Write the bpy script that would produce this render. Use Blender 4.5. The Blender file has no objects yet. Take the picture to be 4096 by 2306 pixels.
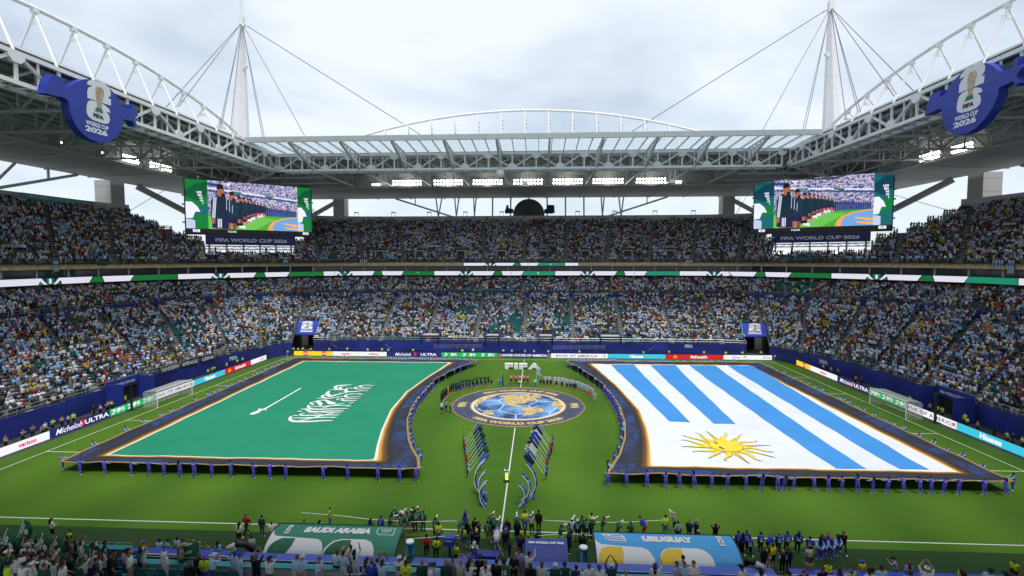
import bpy, math, random
import numpy as np
from mathutils import Vector, Matrix
from mathutils.geometry import tessellate_polygon
PI = math.pi
rnd = random.Random(11)
scene = bpy.context.scene
COL = scene.collection
# ------------------------------------------------------------------ camera
CAM = np.array([2.912, -72.436, 21.614]); YAW, PITCH, ROLL, FPX = -0.05223, -0.05719, -0.00073, 1992.04
def _rot():
    cy, sy, cp, sp = math.cos(YAW), math.sin(YAW), math.cos(PITCH), math.sin(PITCH)
    f = np.array([sy*cp, cy*cp, sp]); r = np.array([cy, -sy, 0.]); u = np.cross(r, f)
    cr, sr = math.cos(ROLL), math.sin(ROLL)
    return np.array([cr*r+sr*u, -sr*r+cr*u, f])
CR = _rot()
def ray(u, v):
    return CR.T @ np.array([(u-2048)/FPX, -(v-1153)/FPX, 1.])
def G(u, v, z=0.):                                   # photo pixel -> point at height z
    d = ray(u, v); return CAM + d*((z-CAM[2])/d[2])
def onY(u, v, Y): d = ray(u, v); return CAM + d*((Y-CAM[1])/d[1])
def onX(u, v, X): d = ray(u, v); return CAM + d*((X-CAM[0])/d[0])
def proj(w):
    d = CR @ (np.asarray(w, float)-CAM)
    return (2048+FPX*d[0]/d[2], 1153-FPX*d[1]/d[2]) if d[2] > .1 else (-9e9, -9e9)
def seen(w, m=250):
    u, v = proj(w); return -m < u < 4096+m and -m < v < 2306+m
cd = bpy.data.cameras.new('camera'); cam = bpy.data.objects.new('camera', cd); COL.objects.link(cam)
cd.sensor_width = 36; cd.lens = FPX/4096*36; cd.clip_start = .5; cd.clip_end = 9000
mw = Matrix.Identity(4)
for i in range(3):
    mw[i][0], mw[i][1], mw[i][2], mw[i][3] = CR[0][i], CR[1][i], -CR[2][i], CAM[i]
cam.matrix_world = mw; scene.camera = cam
# ------------------------------------------------------------------ light
SUN_EL, SUN_ROT = math.radians(67), math.radians(205)
w = bpy.data.worlds.new('World'); scene.world = w; w.use_nodes = True
nt = w.node_tree; nd = nt.nodes; lk = nt.links
for n in list(nd): nd.remove(n)
out = nd.new('ShaderNodeOutputWorld'); sky = nd.new('ShaderNodeTexSky'); sky.sky_type = 'NISHITA'; sky.sun_disc = False
sky.sun_elevation = SUN_EL; sky.sun_rotation = SUN_ROT; sky.altitude = 0; sky.air_density = 1.; sky.dust_density = .6; sky.ozone_density = 1.
bg = nd.new('ShaderNodeBackground'); bg.inputs['Strength'].default_value = .1
tc = nd.new('ShaderNodeTexCoord'); sep = nd.new('ShaderNodeSeparateXYZ'); lk.new(tc.outputs['Generated'], sep.inputs[0])
ad = nd.new('ShaderNodeMath'); ad.operation = 'ADD'; ad.inputs[1].default_value = .22; lk.new(sep.outputs[2], ad.inputs[0])
mx = nd.new('ShaderNodeMath'); mx.operation = 'MAXIMUM'; mx.inputs[1].default_value = .1; lk.new(ad.outputs[0], mx.inputs[0])
dv = nd.new('ShaderNodeVectorMath'); dv.operation = 'DIVIDE'; lk.new(tc.outputs['Generated'], dv.inputs[0])
cb = nd.new('ShaderNodeCombineXYZ')
for k in range(3): lk.new(mx.outputs[0], cb.inputs[k])
lk.new(cb.outputs[0], dv.inputs[1])
nz = nd.new('ShaderNodeTexNoise'); nz.inputs['Scale'].default_value = 1.25; nz.inputs['Detail'].default_value = 6; nz.inputs['Roughness'].default_value = .5
nz.inputs['Distortion'].default_value = .35
lk.new(dv.outputs[0], nz.inputs['Vector'])
rp = nd.new('ShaderNodeValToRGB'); rp.color_ramp.elements[0].position = .34; rp.color_ramp.elements[0].color = (.50, .50, .50, 1)
rp.color_ramp.elements[1].position = .62; rp.color_ramp.elements[1].color = (.96, .96, .96, 1); lk.new(nz.outputs['Fac'], rp.inputs[0])
mix = nd.new('ShaderNodeMixRGB'); mix.inputs[2].default_value = (7.6, 8.25, 9.0, 1)      # overcast cloud, before the 0.1 strength
lk.new(rp.outputs[0], mix.inputs[0]); lk.new(sky.outputs[0], mix.inputs[1]); lk.new(mix.outputs[0], bg.inputs[0]); lk.new(bg.outputs[0], out.inputs[0])
sd = bpy.data.lights.new('sun', 'SUN'); sd.energy = 2.5; sd.angle = math.radians(22); sd.color = (1, .97, .92)
so = bpy.data.objects.new('sun', sd); COL.objects.link(so)
so.rotation_euler = (PI/2-SUN_EL, 0, math.radians(25)); so.location = (0, 0, 120)
scene.view_settings.view_transform = 'Standard'; scene.view_settings.look = 'None'
scene.view_settings.exposure = 0.3; scene.view_settings.gamma = 1; scene.view_settings.use_curve_mapping = False
scene.render.engine = 'CYCLES'
cy = scene.cycles; cy.max_bounces = 8; cy.diffuse_bounces = 6; cy.glossy_bounces = 2; cy.transmission_bounces = 3; cy.transparent_max_bounces = 6
cy.use_denoising = True
cy.caustics_reflective = cy.caustics_refractive = False
cy.sample_clamp_indirect = 4
# ------------------------------------------------------------------ materials
def lin(r, g, b):
    f = lambda c: (c/12.92 if c <= .04045 else ((c+.055)/1.055)**2.4)
    return (f(r/255), f(g/255), f(b/255))
MATS = {}
def M(name, col=(.5, .5, .5), rough=.6, metal=0., amp=.12, scale=3., bump=0., bscale=None, emit=0., spec=.4, alpha=1.):
    if name in MATS: return MATS[name]
    m = bpy.data.materials.new(name); m.use_nodes = True; t = m.node_tree; b = t.nodes['Principled BSDF']
    b.inputs['Roughness'].default_value = rough; b.inputs['Metallic'].default_value = metal
    b.inputs['Specular IOR Level'].default_value = spec
    if emit:
        b.inputs['Base Color'].default_value = (.02, .02, .02, 1)
        b.inputs['Emission Color'].default_value = (*col, 1); b.inputs['Emission Strength'].default_value = emit
    else:
        co = t.nodes.new('ShaderNodeTexCoord'); n = t.nodes.new('ShaderNodeTexNoise'); n.inputs['Scale'].default_value = scale; n.inputs['Detail'].default_value = 4
        t.links.new(co.outputs['Object'], n.inputs['Vector'])
        r = t.nodes.new('ShaderNodeValToRGB'); r.color_ramp.elements[0].position = .3; r.color_ramp.elements[1].position = .7
        r.color_ramp.elements[0].color = (*[c*(1-amp) for c in col], 1); r.color_ramp.elements[1].color = (*[min(1, c*(1+amp)) for c in col], 1)
        t.links.new(n.outputs['Fac'], r.inputs[0]); t.links.new(r.outputs[0], b.inputs['Base Color'])
        if bump:
            n2 = t.nodes.new('ShaderNodeTexNoise'); n2.inputs['Scale'].default_value = bscale or scale*6; t.links.new(co.outputs['Object'], n2.inputs['Vector'])
            bp = t.nodes.new('ShaderNodeBump'); bp.inputs['Strength'].default_value = bump; t.links.new(n2.outputs['Fac'], bp.inputs['Height']); t.links.new(bp.outputs[0], b.inputs['Normal'])
    if alpha < 1: b.inputs['Alpha'].default_value = alpha
    MATS[name] = m
    return m
def LED(name, rgb, s=.9): return M('led_'+name, lin(*rgb), emit=s, rough=.4)
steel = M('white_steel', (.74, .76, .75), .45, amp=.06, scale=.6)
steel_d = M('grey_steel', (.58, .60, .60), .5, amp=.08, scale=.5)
conc = M('concrete', (.34, .34, .33), .85, amp=.15, scale=.7, bump=.15)
conc_l = M('pale_concrete', (.46, .46, .45), .8, amp=.08, scale=.35, bump=.08)
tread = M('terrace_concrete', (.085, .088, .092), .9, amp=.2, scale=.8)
deckm = M('roof_decking', (.30, .31, .31), .7, amp=.12, scale=.4)
soffm = M('roof_soffit', (.62, .64, .65), .7, amp=.06, scale=.2)
teal = M('teal_plastic', (.018, .16, .165), .45, amp=.15, scale=2)
tealrail = M('teal_paint', (.05, .33, .36), .5, amp=.1)
fblue = M('blue_wrap', (.018, .034, .235), .5, amp=.3, scale=.35)
fblue2 = M('blue_wrap_bright', (.035, .06, .42), .5, amp=.15, scale=1.2)
gold = M('gold_wrap', (.60, .47, .25), .5, amp=.28, scale=1.4)
dark = M('recess_shade', (.012, .013, .015), .8, amp=.3)  # near black: shade inside openings and recesses put into the colour
asph = M('asphalt', (.035, .037, .042), .9, amp=.25, scale=1.5, bump=.1)
railm = M('rail_metal', (.5, .52, .54), .35, metal=.6, amp=.05)
glassm = M('suite_glass', (.035, .042, .05), .08, amp=.2, scale=.3, spec=.7)
white = M('white_paint', (.84, .84, .83), .6, amp=.05, scale=2)
blackp = M('black_plastic', (.015, .015, .016), .5, amp=.2)
redsuite = M('suite_seat_red', (.32, .09, .05), .6, amp=.3, scale=1.3)
wood = M('suite_timber', (.30, .17, .09), .6, amp=.4, scale=.9)
goldm = M('trophy_gold', (.46, .35, .23), .45, metal=.2, amp=.35, scale=3)
navy = M('navy_fabric', (.02, .035, .11), .7, amp=.2)
# ------------------------------------------------------------------ objects
WM = {}
def _wm(o): return WM.get(o.name, Matrix.Identity(4))
def adopt(o, parent):
    o.parent = parent; o.matrix_parent_inverse = _wm(parent).inverted()
def link(o, parent=None):
    COL.objects.link(o)
    if parent is not None: adopt(o, parent)
    return o
def tag(o, label, cat, group=None):
    o['label'] = label; o['category'] = cat
    if group: o['group'] = group
    return o
def thing(name, label, cat, loc, group=None):
    o = bpy.data.objects.new(name, None); o.empty_display_size = .3; COL.objects.link(o)
    o.location = loc; WM[o.name] = Matrix.Translation(loc); return tag(o, label, cat, group)
def data_obj(name, me, mat4, parent=None):
    o = bpy.data.objects.new(name, me); COL.objects.link(o)
    if parent is not None: adopt(o, parent)
    o.matrix_basis = mat4; WM[o.name] = mat4.copy(); return o
class MB:
    def __init__(s): s.v = []; s.f = []; s.m = []
    def add(s, vs, fs, mi=0):
        b = len(s.v); s.v += [tuple(map(float, p)) for p in vs]; s.f += [tuple(b+i for i in f) for f in fs]; s.m += [mi]*len(fs); return s
    def box(s, c, sz, rz=0., mi=0):
        x, y, z = sz[0]/2, sz[1]/2, sz[2]/2; ca, sa = math.cos(rz), math.sin(rz)
        vs = [(c[0]+ca*a-sa*b, c[1]+sa*a+ca*b, c[2]+d) for a, b, d in ((-x,-y,-z),(x,-y,-z),(x,y,-z),(-x,y,-z),(-x,-y,z),(x,-y,z),(x,y,z),(-x,y,z))]
        return s.add(vs, BOXF, mi)
    def beam(s, p0, p1, wd, ht, up=(0, 0, 1), mi=0):
        return s.add([m_ for m_ in beam_pts(p0, p1, wd, ht, up)], BOXF, mi)
    def quad(s, a, b, c, d, mi=0): return s.add([a, b, c, d], [(0, 1, 2, 3)], mi)
    def tube(s, pts, r, n=8, mi=0, cap=True):
        P = [Vector(p) for p in pts]; rings = []; vs = []; fs = []
        rr = r if hasattr(r, '__len__') else [r]*len(P)
        for i, p in enumerate(P):
            t = (P[min(i+1, len(P)-1)]-P[max(i-1, 0)]).normalized()
            a = t.cross(Vector((0, 0, 1))); a = a.normalized() if a.length > .05 else Vector((1, 0, 0)); b = a.cross(t)
            for k in range(n):
                an = 2*PI*k/n; vs.append(p+a*math.cos(an)*rr[i]+b*math.sin(an)*rr[i])
        for i in range(len(P)-1):
            for k in range(n): fs.append((i*n+k, i*n+(k+1) % n, (i+1)*n+(k+1) % n, (i+1)*n+k))
        if cap: fs.append(tuple(range(n))[::-1]); fs.append(tuple((len(P)-1)*n+k for k in range(n)))
        return s.add(vs, fs, mi)
    def grid(s, rows, mi=0, closed=False):
        n = len(rows[0]); vs = [p for r in rows for p in r]
        fs = [(i*n+k, i*n+k+1, (i+1)*n+k+1, (i+1)*n+k) for i in range(len(rows)-1) for k in range(n-1)]
        return s.add(vs, fs, mi)
    def prism(s, pts2, fn0, fn1, mi=0, mside=None):      # closed outline between two mapping functions
        n = len(pts2); tri = tessellate_polygon([[Vector((a, b, 0)) for a, b in pts2]])
        vs = [fn0(a, b) for a, b in pts2]+[fn1(a, b) for a, b in pts2]
        s.add(vs, [tuple(t) for t in tri], mi); b0 = len(s.v)-2*n
        s.f += [tuple(b0+n+i for i in t[::-1]) for t in tri]; s.m += [mi]*len(tri)
        s.f += [(b0+i, b0+(i+1) % n, b0+n+(i+1) % n, b0+n+i) for i in range(n)]; s.m += [mi if mside is None else mside]*n
        return s
    def build(s, name, mats, parent=None, smooth=False, origin=True):
        me = bpy.data.meshes.new(name); v = np.array(s.v)
        off = np.zeros(3)
        if parent is None and origin:
            off = np.array([(v[:, 0].min()+v[:, 0].max())/2, (v[:, 1].min()+v[:, 1].max())/2, v[:, 2].min()])
        me.from_pydata((v-off).tolist(), [], s.f)
        for m in (mats if isinstance(mats, (list, tuple)) else [mats]): me.materials.append(m)
        if any(s.m): me.polygons.foreach_set('material_index', s.m)
        if smooth: me.polygons.foreach_set('use_smooth', [True]*len(s.f))
        me.update()
        o = bpy.data.objects.new(name, me); link(o, parent); o.location = off
        if parent is None: WM[o.name] = Matrix.Translation(off)
        return o
BOXF = [(0, 3, 2, 1), (4, 5, 6, 7), (0, 1, 5, 4), (1, 2, 6, 5), (2, 3, 7, 6), (3, 0, 4, 7)]
def frame_mat(p0, p1, wd, ht, up=(0, 0, 1)):
    p0, p1 = Vector(p0), Vector(p1); d = p1-p0; L = d.length; x = d/L; up = Vector(up)
    y = up.cross(x)
    if y.length < .05: y = Vector((0, 1, 0)).cross(x) if abs(x.y) < .9 else Vector((1, 0, 0)).cross(x)
    y.normalize(); z = x.cross(y); c = (p0+p1)/2
    m = Matrix.Identity(4)
    for i in range(3): m[i][0], m[i][1], m[i][2], m[i][3] = x[i]*L, y[i]*wd, z[i]*ht, c[i]
    return m
UB = [(-.5,-.5,-.5),(.5,-.5,-.5),(.5,.5,-.5),(-.5,.5,-.5),(-.5,-.5,.5),(.5,-.5,.5),(.5,.5,.5),(-.5,.5,.5)]
def beam_pts(p0, p1, wd, ht, up=(0, 0, 1)):
    m = frame_mat(p0, p1, wd, ht, up); return [m @ Vector(q) for q in UB]
UNIT = {}
def unit_mesh(mat, kind='box'):
    k = (mat.name, kind)
    if k not in UNIT:
        me = bpy.data.meshes.new('beam_shape')
        if kind == 'box': me.from_pydata(UB, [], BOXF)
        elif kind == 'i':                              # rolled I section
            q = [(-.5,-.5),(.5,-.5),(.5,-.36),(.12,-.36),(.12,.36),(.5,.36),(.5,.5),(-.5,.5),(-.5,.36),(-.12,.36),(-.12,-.36),(-.5,-.36)]
            n = len(q); me.from_pydata([(-.5, a, b) for a, b in q]+[(.5, a, b) for a, b in q], [], [tuple(range(n))[::-1], tuple(range(n, 2*n))]+[(i, (i+1) % n, n+(i+1) % n, n+i) for i in range(n)])
        else:
            n = 10; q = [(.5*math.cos(2*PI*i/n), .5*math.sin(2*PI*i/n)) for i in range(n)]
            me.from_pydata([(-.5, a, b) for a, b in q]+[(.5, a, b) for a, b in q], [], [tuple(range(n))[::-1], tuple(range(n, 2*n))]+[(i, (i+1) % n, n+(i+1) % n, n+i) for i in range(n)])
        me.materials.append(mat); UNIT[k] = me
    return UNIT[k]
def beam(name, parent, p0, p1, wd, ht=None, mat=steel, kind='box', up=(0, 0, 1)):
    return data_obj(name, unit_mesh(mat, kind), frame_mat(p0, p1, wd, ht or wd, up), parent)
# ------------------------------------------------------------------ lettering
TXT = {}
def text_mesh(txt, bold=.0, shear=0., space=1., extr=0.):
    k = (txt, bold, shear, space)
    if k not in TXT:
        cu = bpy.data.curves.new('t', 'FONT'); cu.body = txt; cu.size = 1; cu.offset = bold; cu.shear = shear; cu.space_character = space
        cu.align_x = 'CENTER'; cu.resolution_u = 3
        o = bpy.data.objects.new('t', cu); COL.objects.link(o)
        dg = bpy.context.evaluated_depsgraph_get(); me = bpy.data.meshes.new_from_object(o.evaluated_get(dg))
        v = np.array([p.co[:] for p in me.vertices]).reshape(-1, 3)[:, :2]; f = [tuple(p.vertices) for p in me.polygons]
        bpy.data.objects.remove(o); bpy.data.curves.remove(cu); bpy.data.meshes.remove(me)
        if len(v):
            lo, hi = v.min(0), v.max(0); v = v-(lo+hi)/2; wdt, hgt = hi-lo
        else: wdt = hgt = 1
        TXT[k] = (v, f, float(wdt), float(hgt))
    return TXT[k]
def add_text(mb, txt, fn, h=None, w=None, mi=0, **kw):    # centred on (0,0) of fn(s,t); sized by height and/or width
    v, f, W, H = text_mesh(txt, **kw)
    sy = h/H if h else w/W
    sx = w/W if w else sy
    mb.add([fn(a*sx, b*sy) for a, b in v], f, mi); return W*sx
def plane_fn(o, x, y, n=(0, 0, 0), off=0.):
    o, x, y, n = (np.asarray(q, float) for q in (o, x, y, n))
    return lambda s, t: o+x*s+y*t+n*off
def poly(mb, pts, fn, mi=0):
    tri = tessellate_polygon([[Vector((a, b, 0)) for a, b in pts]])
    mb.add([fn(a, b) for a, b in pts], [tuple(t) for t in tri], mi)
def arc(cx, cy, rx, ry, a0, a1, n=10):
    return [(cx+rx*math.cos(math.radians(a0+(a1-a0)*i/n)), cy+ry*math.sin(math.radians(a0+(a1-a0)*i/n))) for i in range(n+1)]
# ------------------------------------------------------------------ ground and pitch
def struct(o): o['kind'] = 'structure'; return o
def sheet(name, x0, x1, y0, y1, z, mat, nx=1, ny=1):
    mb = MB(); mb.grid([[(x0+(x1-x0)*i/nx, y0+(y1-y0)*j/ny, z) for i in range(nx+1)] for j in range(ny+1)]); return struct(mb.build(name, mat, origin=False))
def grass_mat(name, c0, c1, stripe=0.):
    m = bpy.data.materials.new(name); m.use_nodes = True; t = m.node_tree; b = t.nodes['Principled BSDF']; L = t.links.new
    b.inputs['Roughness'].default_value = .75; b.inputs['Specular IOR Level'].default_value = .15
    co = t.nodes.new('ShaderNodeTexCoord')
    n1 = t.nodes.new('ShaderNodeTexNoise'); n1.inputs['Scale'].default_value = .09; n1.inputs['Detail'].default_value = 5; L(co.outputs['Object'], n1.inputs['Vector'])
    n2 = t.nodes.new('ShaderNodeTexNoise'); n2.inputs['Scale'].default_value = 9; n2.inputs['Detail'].default_value = 6; n2.inputs['Roughness'].default_value = .75; L(co.outputs['Object'], n2.inputs['Vector'])
    wv = t.nodes.new('ShaderNodeTexWave'); wv.bands_direction = 'X'; wv.wave_profile = 'SIN'; wv.inputs['Scale'].default_value = .0285; wv.inputs['Distortion'].default_value = .5; L(co.outputs['Object'], wv.inputs['Vector'])
    m1 = t.nodes.new('ShaderNodeMath'); m1.operation = 'MULTIPLY_ADD'; m1.inputs[1].default_value = .75; L(n1.outputs['Fac'], m1.inputs[0])
    m2 = t.nodes.new('ShaderNodeMath'); m2.operation = 'MULTIPLY_ADD'; m2.inputs[1].default_value = .8; L(n2.outputs['Fac'], m2.inputs[0])
    m3 = t.nodes.new('ShaderNodeMath'); m3.operation = 'MULTIPLY'; m3.inputs[1].default_value = stripe; L(wv.outputs['Fac'], m3.inputs[0])
    m2.inputs[2].default_value = -.36; L(m3.outputs[0], m1.inputs[2]); L(m1.outputs[0], m2.inputs[2]) if False else None
    ad = t.nodes.new('ShaderNodeMath'); ad.operation = 'ADD'; L(m1.outputs[0], ad.inputs[0]); L(m2.outputs[0], ad.inputs[1])
    r = t.nodes.new('ShaderNodeValToRGB'); r.color_ramp.elements[0].color = (*c0, 1); r.color_ramp.elements[1].color = (*c1, 1)
    r.color_ramp.elements[0].position = .15; r.color_ramp.elements[1].position = .85
    L(ad.outputs[0], r.inputs[0]); L(r.outputs[0], b.inputs['Base Color'])
    n3 = t.nodes.new('ShaderNodeTexNoise'); n3.inputs['Scale'].default_value = 30; L(co.outputs['Object'], n3.inputs['Vector'])
    bp = t.nodes.new('ShaderNodeBump'); bp.inputs['Strength'].default_value = .35; L(n3.outputs['Fac'], bp.inputs['Height']); L(bp.outputs[0], b.inputs['Normal'])
    return m
sheet('ground', -3000, 3000, -3000, 3000, -.05, M('plaza_concrete', (.20, .20, .19), .9, amp=.15, scale=.05))
sheet('perimeter_track', -62, 62, -62, 43, -.03, asph)
sheet('pitch', -55.2, 55.2, -35.1, 36.0, 0, grass_mat('pitch_grass', (.030, .088, .007), (.086, .186, .015), .22))
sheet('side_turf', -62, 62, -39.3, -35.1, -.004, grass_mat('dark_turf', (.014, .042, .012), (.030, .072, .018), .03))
line = M('line_paint', (.62, .64, .60), .7, amp=.08)
def marking(x0, x1, y0, y1): sheet('pitch_marking', min(x0, x1), max(x0, x1), min(y0, y1), max(y0, y1), .006, line)
lw = .06
marking(-52.5, 52.5, 34-lw, 34+lw); marking(-52.5, 52.5, -34-lw, -34+lw); marking(-lw, lw, -34+lw, 34-lw)
for s in (-1, 1):
    marking(s*52.5-lw, s*52.5+lw, -34+lw, 34-lw)
    for d, hw in ((16.5, 20.16), (5.5, 9.16)):
        for q in (-1, 1): marking(s*(52.5-lw), s*(52.5-d), q*hw-lw, q*hw+lw)
        marking(s*(52.5-d)-lw, s*(52.5-d)+lw, -hw-lw, hw+lw)
    for q in (-1, 1):
        mb = MB(); a0 = {(-1, -1): 0, (1, -1): 90, (1, 1): 180, (-1, 1): 270}[(s, q)]
        mb.grid([[(s*52.5+r*math.cos(math.radians(a0+9*i)), q*34+r*math.sin(math.radians(a0+9*i)), .007) for i in range(11)] for r in (.94, 1.06)])
        struct(mb.build('pitch_marking', line, origin=False))
# ------------------------------------------------------------------ goals and corner flags
gw = M('goal_white', (.80, .80, .80), .4, amp=.03); netm = M('net_cord', (.62, .62, .62), .8, amp=.05)
for s, side in ((-1, 'in front of the green milk advert'), (1, 'beside the striped flag')):
    t = thing('goal', 'white football goal with a hanging net, '+('at the sword flag end' if s < 0 else 'at the striped sun flag end'), 'goal', (s*52.5, 0, 0))
    for q in (-1, 1): beam('post', t, (s*52.5, q*3.66, 0), (s*52.5, q*3.66, 2.5), .13, mat=gw, kind='tube')
    beam('crossbar', t, (s*52.5, -3.66, 2.44), (s*52.5, 3.66, 2.44), .13, mat=gw, kind='tube')
    mb = MB(); D = 2.2; x = lambda d: s*(52.5+d)
    def cord(a, b): mb.beam(a, b, .022, .022)
    for i in range(31):
        y = -3.66+7.32*i/30; cord((x(0), y, 2.44), (x(D), y, 2.3)); cord((x(D), y, 2.3), (x(D), y, .02))
    for i in range(10): cord((x(D), -3.66, .02+2.28*i/9), (x(D), 3.66, .02+2.28*i/9)); cord((x(D*i/9), -3.66, 2.44-.14*i/9), (x(D*i/9), 3.66, 2.44-.14*i/9))
    for q in (-1, 1):
        for i in range(10): cord((x(0), q*3.66, 2.44*i/9), (x(D), q*3.66, 2.3*i/9)); cord((x(D*i/9), q*3.66, .02), (x(D*i/9), q*3.66, 2.4-.1*i/9))
    mb.build('net', netm, t)
    beam('ground_bar', t, (x(D), -3.66, .04), (x(D), 3.66, .04), .06, mat=gw)
cfl = M('corner_flag', (.75, .72, .2), .7)
for sx in (-1, 1):
    for sy in (-1, 1):
        if sy < 0: continue
        t = thing('corner_flag', 'thin corner flag on a white pole at the '+('sword flag' if sx < 0 else 'sun flag')+' end of the far touchline', 'corner flag', (sx*52.5, sy*34, 0))
        beam('pole', t, (sx*52.5, sy*34, 0), (sx*52.5, sy*34, 1.5), .04, mat=gw, kind='tube')
        mb = MB(); mb.quad((sx*52.5, sy*34, 1.5), (sx*52.5+.4, sy*34, 1.45), (sx*52.5+.4, sy*34+.03, 1.15), (sx*52.5, sy*34, 1.15)); mb.build('flag_cloth', cfl, t)
for s in (-1, 1):   # tall thin camera masts behind the goals
    p = G(995*.53, 1540+190*.53) if s < 0 else G(2732+1903*.5295, 1540+285*.5295)
    t = thing('camera_mast', 'slim black mast standing behind the advertising boards at the '+('sword' if s < 0 else 'sun')+' flag goal', 'mast', tuple(p))
    beam('pole', t, p, p+np.array([0, 0, 3.6]), .22, mat=blackp); beam('camera_head', t, p+np.array([0, 0, 3.6]), p+np.array([0, 0, 4.0]), .4, mat=blackp); beam('base_plate', t, p, p+np.array([0, 0, .08]), .9, mat=blackp)
# ------------------------------------------------------------------ perimeter LED boards
BH = .98
def led_board(label, p0, p1, bg, items, h=BH):
    """p0 -> p1 runs left to right as read from the pitch."""
    p0, p1 = np.array(p0, float), np.array(p1, float); d = p1-p0; L = np.linalg.norm(d); x = d/L; n = np.cross(x, (0, 0, 1.))   # towards the pitch
    t = thing('led_board', label, 'advertising board', tuple((p0+p1)/2))
    mb = MB(); a, b = p0+x*.02, p1-x*.02
    for q, m in ((0., 0),):
        mb.add([a+n*.0, b+n*.0, b+np.array([0, 0, h]), a+np.array([0, 0, h])], [(0, 1, 2, 3)], 0)
    k = -n*.14
    mb.add([a, b, b+np.array([0, 0, h]), a+np.array([0, 0, h]), a+k, b+k, b+k+np.array([0, 0, h]), a+k+np.array([0, 0, h])], [(0, 4, 5, 1), (1, 5, 6, 2), (2, 6, 7, 3), (3, 7, 4, 0), (4, 7, 6, 5)], 1)
    scr = mb.build('screen', [bg, blackp], t)
    for it in items:
        kind, fx, fz, hh, col = it[:5]; kw = it[5] if len(it) > 5 else {}
        o = p0+x*(L*fx)+np.array([0, 0, h*fz]); fn = plane_fn(o, x, (0, 0, 1), n, .012+kw.get('lift', 0)); mb = MB()
        kk = {q: kw[q] for q in ('bold', 'shear', 'space') if q in kw}
        if kind == 'rect': poly(mb, [(-kw['w']/2, -h*hh/2), (kw['w']/2, -h*hh/2), (kw['w']/2, h*hh/2), (-kw['w']/2, h*hh/2)], fn); nm = 'colour_panel'
        elif kind == 'poly': poly(mb, [(a_*h*hh, b_*h*hh) for a_, b_ in kw['pts']], fn); nm = 'logo'
        else: add_text(mb, kind, fn, h=h*hh, w=kw.get('w'), **kk); nm = 'lettering'
        mb.build(nm, col, scr)
    for i in range(int(L/3)+1):
        q = p0+x*min(L-.3, .3+3*i)-n*.3; beam('strut', t, q, q+n*.12+np.array([0, 0, h*.8]), .06, mat=blackp)
    return t
W_, K_ = LED('white', (240, 240, 246), .86), LED('ink', (10, 14, 50), .8)
cY, cR, cVer, cMic, cGrn, cHis, cMcd, cUSA = LED('yellow', (250, 205, 40)), LED('red', (215, 25, 30)), LED('verizon', (225, 20, 50)), LED('michelob', (20, 30, 110), .8), LED('green', (20, 175, 90)), LED('cyan', (60, 190, 215)), LED('mcd', (205, 18, 28)), LED('usa', (25, 35, 110), .8)
cGold, cDove, cBoaR = LED('goldtxt', (225, 160, 60)), LED('dove', (25, 30, 70)), LED('boared', (200, 25, 50))
Mpts = arc(-.25, -.5, .25, 1.05, 180, 0, 10)+arc(.25, -.5, .25, 1.05, 180, 0, 10)+arc(.25, -.5, .13, .9, 0, 180, 10)+arc(-.25, -.5, .13, .9, 0, 180, 10)
bird = [(-.9, .0), (-.3, .12), (.0, .5), (.5, .55), (.9, .3), (.6, .2), (.9, -.05), (.5, -.05), (.6, -.35), (.1, -.3), (-.3, -.1)]
B = .05
def seg_lays(L):
    r = []
    for f in (.3, .78):
        r += [('poly', f, .5, .5, cR, {'pts': [(-.95, -.75), (-.3, -1), (.9, -.85), (1.15, .2), (.95, .8), (.2, 1), (-1.0, .85), (-1.15, -.1)]}), ("Lay's", f, .5, .52, W_, {'bold': .05, 'shear': .15, 'lift': .01})]
    return r
def seg_ver(n): return [('verizon', (i+.5)/n, .5, .50, cVer, {'bold': .035}) for i in range(n)]
def seg_mic(): return [('Michelob', .30, .5, .72, W_, {'shear': .35, 'bold': .01, 'w': 3.6}), ('rect', .52, .55, .75, cR, {'w': .5}), ('ULTRA', .77, .5, .62, W_, {'bold': .03, 'w': 3.6})]
def seg_men(n):
    r = []
    for i in range(n):
        f = (i+.5)/n
        r += [('poly', f-.085*3/n, .5, .4, W_, {'pts': [(-.85, -.8), (-.4, -.85), (.3, -.6), (.75, -.1), (.85, .8), (-.85, .8), (-.85, .35), (-.2, .3), (.3, .35), (.2, -.1), (-.2, -.3), (-.85, -.35)]}), ('蒙牛', f+.06*3/n, .5, .72, W_, {'bold': .03})]
    return r
def seg_boa(): return [('BANK OF AMERICA', .45, .5, .50, K_, {'bold': .012, 'space': 1.15, 'w': 9.0}), ('poly', .93, .5, .4, cBoaR, {'pts': [(-.9, .0), (.2, .7), (1., .45), (.9, .25), (.2, .4), (-.6, -.1)]}), ('poly', .93, .38, .4, cBoaR, {'pts': [(-.6, -.2), (.4, .4), (1.1, .1), (.9, -.05), (.4, .15), (-.3, -.4)]})]
def seg_his(): return [('Hisense', .5, .5, .72, W_, {'bold': .05})]
def seg_mcd(): return [('poly', .17, .42, .62, cY, {'pts': [(a_*1.2, b_+.1) for a_, b_ in Mpts]}), ("McDonald's", .58, .5, .62, W_, {'bold': .045})]
def seg_dove(n):
    r = []
    for i in range(n):
        f = (i+.42)/n; r += [('Dove', f, .5, .55, cDove, {'shear': .12}), ('poly', f+.24/n*1.1, .5, .55, cGold, {'pts': bird})]
    return r
def seg_usa(): return [('UNITED STATES OF AMERICA', .5, .5, .52, W_, {'bold': .04, 'w': 10.0}), ('poly', .04, .45, .8, cGold, {'pts': arc(0, -.5, .5, 1., 180, 0, 12)}), ('poly', .04, .42, .55, cUSA, {'pts': arc(0, -.5, .5, 1., 180, 0, 12), 'lift': .01}), ('poly', .96, .45, .8, cGold, {'pts': arc(0, -.5, .5, 1., 180, 0, 12)}), ('poly', .96, .42, .55, cUSA, {'pts': arc(0, -.5, .5, 1., 180, 0, 12), 'lift': .01})]
FYB = 36.4
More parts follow.
